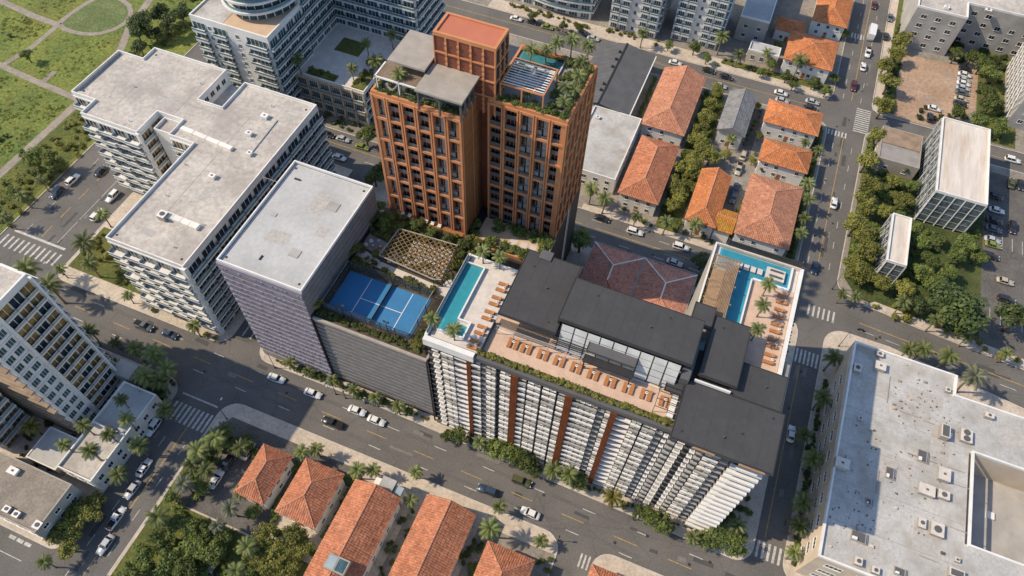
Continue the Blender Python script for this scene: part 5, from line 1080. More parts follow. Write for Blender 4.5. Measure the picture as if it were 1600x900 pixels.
# curved tower on the low roof
EC = Vector((-134.5, 150.0)); ER = (11.0, 13.0)
def ell(k, s=1.0, a0=180, a1=360): return [(EC.x+ER[0]*s*math.cos(math.radians(a0+(a1-a0)*i/k)), EC.y+ER[1]*s*math.sin(math.radians(a0+(a1-a0)*i/k))) for i in range(k+1)]
prism_part(tc, 'round_core', ell(28, .9)+[(EC.x+ER[0]*.9, EC.y+8), (EC.x-ER[0]*.9, EC.y+8)], CH+.13, 52, 'glass_teal')
for k in range(7):
    z = CH+.2+k*3.1; b = MB(); b.prism(ell(28, 1.04)+[(EC.x+ER[0]*1.04, EC.y+8), (EC.x-ER[0]*1.04, EC.y+8)], z+2.35, z+3.0); b.build('round_slab', 'white_trim', tc)
    e = ell(28, 1.0)
    b = MB()
    for i in range(28): F = Face(e[i], e[i+1]); F.box(b, 0, F.L, -.04, .04, z+3.0, z+3.9)
    b.build('round_rail', 'glass_rail', tc)
    b = MB(); e = ell(14, .915)
    for i in range(15): b.tube((*e[i], z), (*e[i], z+2.6), .16, n=5)
    b.build('round_mullions', 'white_trim', tc)
# courtyard deck, its street front and the wings behind
prism_part(tc, 'court_base', rect(-123.15, -99.6, 140.2, 166.0), 0, 13.4, 'cream_wall', 'deck_stone'); prism_part(tc, 'court_slab', rect(-122.9, -99.9, 140.6, 165.8), 13.403, 13.47, 'deck_stone')
parapet(tc, rect(-123.15, -99.6, 140.2, 166.0), 13.404, .5, .3, 'white_trim')
F = Face((-123.15, 140.2), (-99.6, 140.2))
for k in range(3):
    for i in range(6):
        z = 1.0+k*4.1; window(tc, F, 2.2+i*3.85, z+1.7, 2.8, 2.4, gm='glass_teal', mull=3)
        if k: place(tc, 'balcony', ('tcc',), lambda: balcony_mesh(3.3, .7, 'glass_rail', 'cream_wall', .9), F, 2.2+i*3.85, z)
for i in range(7): b = MB(); F.box(b, max(0, i*3.85+.05), i*3.85+.55, 0, .45, 0, 13.4); b.build('pier', 'cream_wall', tc)
for k in range(4): b = MB(); F.box(b, 0, F.L, .0, .3, k*4.1+.55, k*4.1+.95); b.build('floor_band', 'cream_wall', tc)
balcony_face(tc, Face((-99.6, 140.2), (-99.6, 166)), .5, 4, 3.2, 4, .4, glaz='glass_dark', rail='glass_rail', stagger=0)
part(tc, 'court_lawn', 'lawn', (-117.5, -109.0, 154.0, 160.5, 13.47, 13.6)); part(tc, 'court_bed', 'lawn', (-104.2, -100.2, 141.0, 148.0, 13.47, 13.9)); part(tc, 'court_bed', 'lawn', (-119.5, -110.0, 141.0, 143.6, 13.47, 13.9))
NW = rect(-128.0, -94.0, 166.05, 184); prism_part(tc, 'north_wing', NW, 0, 34, 'white_wall'); WW = rect(-140, -123.18, 150.05, 166.0); prism_part(tc, 'west_wing', WW, 0, 33, 'white_wall')
balcony_face(tc, Face(NW[0], NW[1]), 13.5, 6, 3.3, 8, 1.1, rail='glass_rail', glaz='glass_teal', stagger=0); balcony_face(tc, Face((-123.18, 150.05), (-123.18, 166)), 13.5, 6, 3.3, 4, 1.0, rail='glass_rail', glaz='glass_teal', stagger=0)
balcony_face(tc, Face(NW[1], NW[2]), 0.5, 10, 3.3, 4, 1.0, rail='glass_rail', glaz='glass_teal', stagger=0)
# ================================================================ white apartment blocks along the top street
def top_block(label, x0, x1, y0, h, bays, curve):
    r = root('apartment_block', label, 'apartment block', (x0+x1)/2, y0+9); P = rect(x0, x1, y0, y0+20)
    prism_part(r, 'wall', P, 0, h, 'white_wall'); parapet(r, P, h, .6, .3, 'white_trim'); F = Face(P[0], P[1]); n = int(h/3.1)
    balcony_face(r, Face(P[1], P[2]), 0.3, n, 3.1, 5, .9, rail='glass_rail', glaz='glass_teal', stagger=0)
    for k in range(n):
        z = .3+k*3.1
        if curve:
            w = F.L; b = MB(); m = MB(); pts = [F.pt(u*w/14, 1.9*math.sin(math.pi*min(1, max(0, (u-3)/11)))+.2, 0) for u in range(15)]
            poly = [(p[0], p[1]) for p in pts]+[F.pt(w, 0)[:2], F.pt(0, 0)[:2]]
            if k: b.prism(poly, z-.6, z); b.build('curved_balcony', 'white_trim', r)
            for i in range(14):
                q = Face(pts[i], pts[i+1])
                if k and i not in (2, 3): q.box(m, 0, q.L, -.1, -.04, z, z+.7)
            if m.v: m.build('curved_rail', 'glass_rail', r)
            for i in range(bays): place(r, 'glazing', ('cg', round(w/bays*.70, 2)), lambda: glazing_mesh(round(w/bays*.70, 2), 2.3, 'glass_teal', 3), F, (i+.5)*w/bays, z+.1, .01)
        else:
            w = F.L/bays
            for i in range(bays):
                if i % 3 == 2: window(r, F, (i+.5)*w, z+1.5, 1.0, 1.5, gm='glass_dark'); continue
                place(r, 'glazing', ('cg', round(w*.64, 2)), lambda: glazing_mesh(round(w*.64, 2), 2.2, 'glass_teal', 3), F, (i+.5)*w, z+.1, .01)
                if k: place(r, 'balcony', ('cb', round(w*.94, 2)), lambda: balcony_mesh(round(w*.9, 2), 1.2, 'glass_rail', 'white_trim', .62, .55), F, (i+.5)*w, z)
    return r
top_block('white apartment block with long curved balconies at the top', -84, -53.5, 219.0, 30, 7, True)
top_block('white apartment block with paired balconies, middle of the top row', -46.5, -29.5, 218.5, 36, 5, False)
top_block('white apartment block with balconies closest to the orange roofs at the top', -24.5, -8.5, 221.0, 40, 5, False)
flat_block('grey shaded low building behind palms at the top edge', rect(-4.0, 6.0, 230.0, 275), 9, 'grey_wall', 'membrane_cool', win=((2.5, 6), 4, 1.4, 1.4, 'glass_dark'))
flat_block('small low cream building near the top street', rect(2.2, 12.4, 219.5, 224.5), 4.5, 'cream_wall', 'membrane_cool', win=((2.3,), 3.3, 1.3, 1.8, 'glass_teal'))
# ================================================================ where things stand (world metres)
PALMS = [('by the lawn corner of the white balcony block', 'palm_leaf', 0, [(-145.3, 58.5, 4.5), (-141.7, 65.9, 9), (-137.7, 62.0, 7)]), ('on the park verge', 'palm_leaf', 0, [(-169.3, 66.0, 5.5), (-171.0, 73.7, 5.5), (-170.9, 80.4, 5)]), ('beside the car bay of the white balcony block', 'palm_leaf', 0, [(-146.2, 76.7, 6)]), ('between the wide road and the tall left tower', 'palm_leaf', 0, [(-148.6, 53.5, 9.5), (-140.5, 51.9, 9), (-124.0, 45.4, 7), (-118.9, 46.5, 3.5), (-111.2, 45.9, 6.5), (-103.4, 40.6, 8), (-105.3, 46.2, 8), (-100.2, 41.0, 7), (-100.2, 44.1, 7.5)]), ('on the pavement before the white balcony block', 'palm_leaf', 0, [(-124.5, 58.6, 4), (-102.9, 57.0, 5.5)]), ('on the narrow street beside the low white building', 'palm_leaf', 0, [(-94.8, 19.4, 6.5), (-95.0, 26.4, 6.5), (-95.1, 35.8, 6.5)]), ('on the terrace of the low white building', 'palm_leaf', 5.9, [(-107.3, 19.8, 4.5), (-105.8, 24.8, 5.5), (-100.4, 20.6, 6), (-99.5, 25.3, 5.5), (-103.0, 33.0, 4.5), (-98.4, 29.5, 5.5)]), ('with golden leaves below the tall left tower', 'palm_leaf_gold', 0, [(-119.7, 21.0, 6.5)]), ('at the bottom left street corner', 'palm_leaf', 0, [(-97.5, -0.9, 5)]), ('between the narrow street and the shaded car park', 'palm_leaf', 0, [(-80.9, 15.0, 7.5), (-81.8, 30.2, 7.5), (-80.0, 34.1, 7.5), (-79.9, 36.9, 6)]), ('with silvery leaves in the shaded car park', 'palm_leaf_grey', 0, [(-80.8, 23.0, 6.5), (-69.5, 18.4, 5), (-68.8, 22.4, 6)]), ('at the edge of the green lot', 'palm_leaf', 0, [(-60.4, 12.2, 6), (-60.7, 17.0, 6.5)]), ('in the shaded car park', 'palm_leaf', 0, [(-82.0, 27.5, 6), (-78.4, 27.4, 6), (-74.5, 34.6, 6), (-68.7, 26.3, 5.5)]), ('on the strip between the tiled houses and the wide road', 'palm_leaf', 0, [(-61.5, 39.0, 5.5), (-59.2, 41.0, 5), (-48.0, 40.0, 6), (-45.1, 41.6, 5), (-36.4, 44.9, 4.5), (-16.5, 44.8, 4.5), (-5.5, 41.6, 4)]), ('in the passage between the long tiled roofs', 'palm_leaf', 0, [(-34.7, 38.8, 4.5)]), ('large beside the tiled roof at the bottom middle', 'palm_leaf', 0, [(-16.1, 39.2, 7)]), ('before the mauve ribbed front', 'palm_leaf', 0, [(-76.2, 57.7, 4.5), (-71.3, 57.6, 4), (-64.8, 57.8, 4), (-58.5, 57.0, 5), (-52.9, 57.2, 5), (-47.1, 57.3, 5)]), ('before the white slatted front', 'palm_leaf', 0, [(-26.1, 56.4, 5), (-8.4, 56.2, 6.5), (-4.8, 56.6, 6.5), (23.9, 54.3, 5), (32.0, 60.0, 6)]), ('with yellowing leaves before the white slatted front', 'palm_leaf_gold', 0, [(5.6, 55.4, 6.5)]), ('beside the big white flat roof on the right street', 'palm_leaf', 0, [(44.3, 59.2, 5.5), (44.1, 64.7, 7), (43.9, 70.0, 7), (42.1, 86.3, 6), (44.5, 80.6, 7.5), (44.3, 96.8, 7), (45.2, 108.7, 7)]), ('along the far edge of the big white flat roof', 'palm_leaf', 0, [(62.4, 118.9, 6.5), (65.3, 119.6, 7.5), (71.3, 120.0, 7.5)]), ('leaning by the notch of the big white flat roof', 'palm_leaf_grey', 0, [(76.7, 115.4, 9)]), ('with slanting trunk across the road from the white flat roof', 'palm_leaf', 0, [(45.3, 130.7, 4.5), (48.6, 130.9, 5), (60.1, 133.4, 6), (68.3, 130.9, 6), (76.6, 129.5, 5), (85.8, 128.4, 5)]), ('beside the large pale red hip roof on the right street', 'palm_leaf', 0, [(31.5, 145.8, 6), (31.5, 151.5, 6), (30.4, 165.1, 6), (31.4, 158.9, 6), (31.5, 181.1, 5)]), ('along the far pavement of the middle street', 'palm_leaf', 0, [(-26.6, 137.2, 7), (-22.0, 135.3, 7), (-12.1, 134.2, 5), (-3.8, 134.9, 6), (3.9, 136.8, 6.5)]), ('beside the grey shingle house', 'palm_leaf', 0, [(5.8, 175.2, 5)]), ('by the bright orange roofs', 'palm_leaf', 0, [(19.0, 217.0, 8), (27.2, 182.7, 5)]), ('before the white apartment blocks on the top street', 'palm_leaf', 0, [(-32.7, 211.5, 6.5), (-7.3, 218.6, 8), (-0.2, 214.6, 6), (8.2, 220.0, 5.5)]), ('in the roof garden of the second terracotta tower', 'palm_leaf', 63.6, [(-35.4, 103.1, 2.6), (-38.5, 112.6, 4.5), (-36.0, 114.9, 3.6), (-34.6, 116.9, 4.5), (-27.8, 102.3, 3.5), (-28.9, 106.1, 3.5), (-31.9, 118.3, 5), (-27.2, 106.4, 3.2), (-27.5, 109.8, 4), (-27.9, 112.5, 5), (-28.4, 117.7, 5)]), ('in the roof garden of the first terracotta tower', 'palm_leaf', 63.6, [(-59.0, 95.5, 4.6)]), ('in the raised courtyard of the white complex', 'palm_leaf', 13.5, [(-120.6, 140.1, 6), (-104.3, 143.3, 5.5), (-106.0, 155.0, 5.5), (-98.5, 147.7, 7), (-100.6, 161.5, 6)]), ('behind the terracotta box', 'palm_leaf', 0, [(-108.2, 182.5, 7), (-104.3, 186.3, 9)]), ('beside the narrow turquoise pool', 'palm_leaf', 39.6, [(-37.5, 61.5, 4.2), (-32.9, 60.9, 4.2), (-35.0, 79.7, 4.2), (-31.3, 79.7, 4.2)]), ('on the deck inside the L-shaped pool', 'palm_leaf', 39.6, [(20.0, 83.1, 4.4), (19.9, 88.9, 4.4), (20.0, 94.3, 4.4)])]
TREES = [('tree', 'between the right street and the sandy car park', 'leaf_yellow', 0.0, [(47.4, 195.3, 3.12), (47.6, 208.5, 4.08), (46.3, 230.8, 3.6), (48.3, 221.4, 4.08), (49.2, 238.1, 3.84), (50.6, 246.9, 3.84)]), ('tree', 'in the leafy row beside the slim glass block', 'leaf_yellow', 0.0, [(45.4, 155.3, 4.08), (47.3, 141.5, 3.84), (49.2, 139.0, 3.84), (46.5, 164.2, 4.08), (48.1, 152.0, 4.32), (45.6, 182.0, 4.08), (49.5, 147.4, 4.08), (47.5, 172.2, 4.32), (54.2, 139.3, 3.36), (52.8, 164.0, 3.12), (54.4, 178.2, 3.12), (57.2, 171.0, 3.36), (60.7, 139.8, 3.12)]), ('broad tree', 'by the pavement below the glass office', 'leaf_dark', 0.0, [(64.4, 134.8, 3.6), (71.1, 133.6, 8.4), (87.3, 138.9, 5.4)]), ('tree', 'on the lawn at the foot of the glass office', 'leaf', 0.0, [(57.8, 186.2, 2.4), (59.4, 178.5, 2.88), (63.5, 157.3, 3.12), (64.2, 146.3, 3.36), (66.4, 152.1, 3.12), (67.9, 144.5, 3.36), (68.3, 161.1, 2.88), (71.3, 149.8, 2.88), (73.1, 156.6, 3.12), (74.8, 160.8, 3.84), (78.9, 158.8, 2.88)]), ('tree', 'around the sandy car park', 'leaf', 0.0, [(68.6, 247.3, 3.12), (70.3, 216.1, 3.36), (73.6, 247.7, 3.36), (76.8, 214.7, 3.84), (76.9, 244.9, 3.84), (78.9, 230.9, 3.84), (79.2, 239.6, 3.84), (80.2, 224.9, 3.84), (83.1, 215.0, 3.84)]), ('tree', 'in the green strip between two red tiled rows', 'leaf_yellow', 0.0, [(-4.0, 143.5, 2.64), (-4.4, 150.7, 3.84), (-3.0, 147.4, 3.36), (-3.9, 156.4, 3.84), (-4.4, 163.4, 2.88), (-1.1, 152.0, 3.12), (-2.6, 160.3, 3.84), (-4.4, 171.2, 3.36), (-0.2, 157.9, 3.12), (-3.8, 176.3, 3.36), (-1.2, 164.9, 3.84), (-1.4, 170.7, 3.36), (-3.2, 182.1, 3.36), (-3.6, 189.0, 2.88), (1.8, 166.2, 3.84), (-3.2, 196.4, 2.88)]), ('dark tree', 'in the park behind the white balcony block', 'leaf_dark', 0.0, [(-187.8, 144.3, 3.89), (-183.3, 139.3, 3.24), (-188.1, 148.1, 4.86), (-183.9, 147.3, 3.24), (-187.0, 155.8, 4.32), (-181.1, 151.7, 3.89), (-180.4, 158.0, 4.32)]), ('tree', 'on the park verge beside the street', 'leaf', 0.0, [(-176.5, 74.7, 2.38), (-214.8, 122.3, 2.38), (-178.9, 86.3, 3.89), (-175.5, 83.6, 2.38), (-173.0, 87.5, 3.46)]), ('dense tree', 'by the low white building corner', 'leaf_dark', 0.0, [(-103.5, 40.0, 3.46), (-100.9, 39.5, 3.02)]), ('leafy tree', 'beside the brown block at bottom left', 'leaf_yellow', 0.0, [(-99.9, 4.7, 2.88), (-101.8, 7.8, 2.88), (-96.0, 3.2, 2.64), (-97.6, 6.6, 2.88), (-99.0, 9.9, 3.36), (-96.5, 10.6, 3.12), (-97.3, 13.3, 2.4)]), ('leafy tree', 'in the overgrown green lot', 'leaf', 0.0, [(-80.9, 4.3, 2.64), (-79.8, 7.1, 2.88), (-78.9, 11.4, 3.12), (-74.6, 8.3, 3.36), (-78.2, 15.8, 2.88), (-70.5, 8.4, 3.12), (-75.2, 16.0, 2.88), (-71.8, 12.6, 3.36), (-71.4, 15.6, 2.88), (-67.5, 13.4, 3.12)]), ('leafy tree', 'beside the long tiled roofs at the bottom', 'leaf_yellow', 0.0, [(-58.6, 16.3, 3.12), (-59.5, 20.8, 3.12), (-54.5, 15.5, 3.36), (-55.4, 18.6, 3.36), (-51.9, 17.3, 3.36), (-53.9, 22.9, 3.12), (-51.3, 21.0, 2.88)]), ('tree', 'before the white slatted front', 'leaf', 0.0, [(-34.2, 55.7, 1.73), (-31.5, 56.5, 2.59), (-23.0, 56.8, 2.59), (-20.7, 56.9, 3.67), (-17.2, 56.9, 3.24), (-14.2, 56.1, 3.46), (-2.6, 56.9, 2.59), (12.2, 55.9, 2.16), (14.4, 55.8, 2.38), (16.5, 54.9, 3.24), (26.3, 55.0, 2.38), (29.2, 56.7, 3.67), (32.6, 56.2, 3.24)]), ('bushy tree', 'along the pavement before the podium', 'leaf', 0.0, [(-74.1, 58.0, 1.51), (-68.8, 58.0, 1.62), (-57.2, 57.6, 1.62), (-51.5, 58.0, 1.62), (-44.8, 58.2, 1.51)]), ('small tree', 'by the middle street beside the terracotta tower', 'leaf', 0.0, [(-96.0, 132.3, 3.46), (-86.2, 119.1, 3.46), (-85.8, 123.1, 3.46)]), ('tree', 'at the dark foot of the second terracotta tower', 'leaf', 0.0, [(-23.6, 119.7, 4.32)]), ('tree', 'between the dull tiled roof and the far pool wing', 'leaf_dark', 0.0, [(9.0, 114.0, 2.59), (8.7, 120.5, 2.81), (8.7, 127.1, 3.24)]), ('bushy tree', 'in the shaded car park', 'leaf', 0.0, [(-83.0, 20.4, 2.16), (-78.4, 24.5, 2.38), (-80.5, 31.1, 2.38), (-67.6, 17.1, 2.38), (-79.4, 35.1, 2.59), (-75.5, 36.8, 2.38), (-65.1, 24.0, 2.16)]), ('garden tree', 'by the blue court on the podium', 'leaf_yellow', 28.6, [(-66.1, 62.3, 2.05), (-65.8, 76.9, 1.84), (-65.2, 78.8, 1.73), (-41.9, 61.7, 1.84)]), ('garden tree', 'in the garden below the first terracotta tower', 'leaf', 28.6, [(-66.3, 86.0, 1.84), (-65.2, 88.7, 1.84), (-66.0, 90.6, 2.05), (-62.5, 86.6, 1.84), (-62.4, 89.4, 1.62), (-59.1, 87.9, 1.62), (-55.9, 89.5, 1.73), (-51.7, 89.0, 1.62), (-47.5, 88.7, 1.73), (-43.5, 86.1, 1.62), (-43.6, 88.7, 1.84), (-38.3, 90.9, 1.51)]), ('tree', 'before the white apartment blocks', 'leaf', 0.0, [(-72.1, 209.5, 2.16), (-60.3, 208.9, 1.94), (-54.9, 210.1, 2.16), (-23.6, 213.8, 1.94), (-15.0, 215.2, 2.81), (-9.9, 212.2, 2.16)]), ('small tree', 'among the red tiled houses', 'leaf_yellow', 0.0, [(6.0, 170.7, 1.94), (15.1, 151.2, 1.73), (14.0, 171.6, 1.73), (10.3, 196.0, 1.73), (13.7, 182.8, 1.73), (17.1, 169.7, 1.62), (18.2, 187.2, 1.51)]), ('tree', 'around the top orange roof', 'leaf', 0.0, [(8.6, 212.9, 1.94), (10.8, 217.3, 2.38), (11.1, 228.1, 2.16), (16.8, 213.6, 2.38), (19.6, 210.8, 1.94), (25.6, 214.0, 2.38), (30.1, 211.9, 2.38), (31.9, 219.3, 2.16), (31.3, 244.7, 2.16)])]
SHRUBS = [('beside the palms before the mauve ribbed front', 'leaf', [(-75.0, 58.5, 1.0), (-70.6, 58.3, 1.2), (-68.1, 58.8, 0.9), (-64.1, 58.6, 0.8), (-57.3, 58.3, 1.2), (-51.9, 58.4, 1.2), (-46.0, 58.8, 1.0)]), ('at the foot of the white slatted front', 'leaf', [(-28.8, 57.3, 1.0), (-25.0, 57.7, 1.0), (-11.3, 57.0, 1.2), (0.1, 57.5, 1.0), (8.6, 56.6, 1.0), (19.8, 55.7, 1.2), (28.7, 55.8, 1.2), (35.2, 60.3, 1.2), (34.7, 65.7, 1.4)]), ('on the corner lawn by the white balcony block', 'leaf_yellow', [(-144.6, 64.1, 1.2), (-144.7, 69.3, 1.4), (-140.2, 67.7, 1.4), (-133.7, 64.8, 1.3), (-130.4, 63.0, 1.0), (-118.2, 58.8, 0.9), (-101.5, 57.8, 1.2), (-99.1, 57.8, 0.9)]), ('along the sidewalk before the courtyard complex', 'leaf', [(-114.0, 136.8, 1.0), (-110.4, 136.5, 1.0), (-107.7, 136.3, 0.8), (-104.5, 135.9, 1.1)]), ('along the park verge', 'leaf_yellow', [(-184.1, 77.6, 1.2), (-171.7, 66.1, 1.4), (-176.2, 71.7, 1.4), (-181.6, 79.9, 1.3), (-172.2, 70.9, 1.3), (-175.8, 77.2, 1.2), (-173.0, 76.2, 1.3), (-172.5, 82.5, 1.3), (-172.2, 88.8, 1.4), (-177.0, 97.1, 1.5), (-172.8, 94.8, 1.3), (-177.2, 103.0, 1.4)]), ('on the verge of the street running to the right edge', 'leaf_yellow', [(55.0, 133.1, 1.2), (60.1, 131.7, 1.4), (63.1, 131.9, 1.9), (64.3, 135.2, 1.5), (73.1, 132.2, 1.2), (75.8, 132.5, 1.2), (81.3, 132.2, 1.2), (83.0, 130.9, 1.0), (86.3, 129.9, 1.4), (90.8, 130.5, 1.6)]), ('between the tiled houses and the narrow passage', 'leaf', [(-51.9, 30.1, 1.2), (-50.6, 39.1, 1.2), (-47.6, 38.0, 1.0), (-35.3, 28.2, 1.0), (-33.2, 26.2, 1.2), (-20.3, 32.9, 1.0), (-17.7, 31.9, 1.0)]), ('by the middle street palms', 'leaf', [(-16.6, 139.3, 1.0), (-10.1, 136.7, 1.3), (-7.5, 136.3, 1.0), (-0.8, 139.0, 1.2), (1.8, 137.8, 0.9), (7.3, 138.0, 1.2), (9.6, 137.6, 1.0)]), ('on the right street beside the white flat roof', 'leaf_dark', [(45.9, 58.6, 1.2), (46.2, 63.0, 1.3), (45.3, 79.6, 1.2), (44.5, 85.9, 1.3), (46.7, 77.8, 1.3), (45.8, 93.4, 1.3), (46.0, 104.5, 1.3)]), ('beside the narrow street at the shaded car park', 'leaf', [(-84.2, 26.0, 1.3), (-84.8, 28.7, 1.2), (-79.4, 22.5, 1.4), (-81.2, 28.0, 1.3), (-80.6, 33.9, 1.5), (-76.7, 35.6, 1.4)]), ('before the top white apartments', 'leaf_yellow', [(-66.5, 209.8, 0.9), (-62.6, 209.1, 0.9), (-44.2, 215.7, 1.0), (-40.2, 216.7, 1.0), (-6.2, 213.1, 1.0)]), ('around the glass buildings', 'leaf', [(61.5, 158.7, 1.2), (63.9, 150.0, 1.3), (64.3, 167.3, 1.4), (67.4, 146.7, 1.5), (68.4, 159.1, 1.3), (71.4, 150.8, 1.4)]), ('beside the bright orange roofs', 'leaf_yellow', [(14.4, 151.7, 1.2), (14.7, 155.4, 1.0), (14.3, 176.3, 1.0), (15.2, 187.3, 1.0), (29.8, 154.1, 0.9), (31.3, 177.1, 1.2)])]
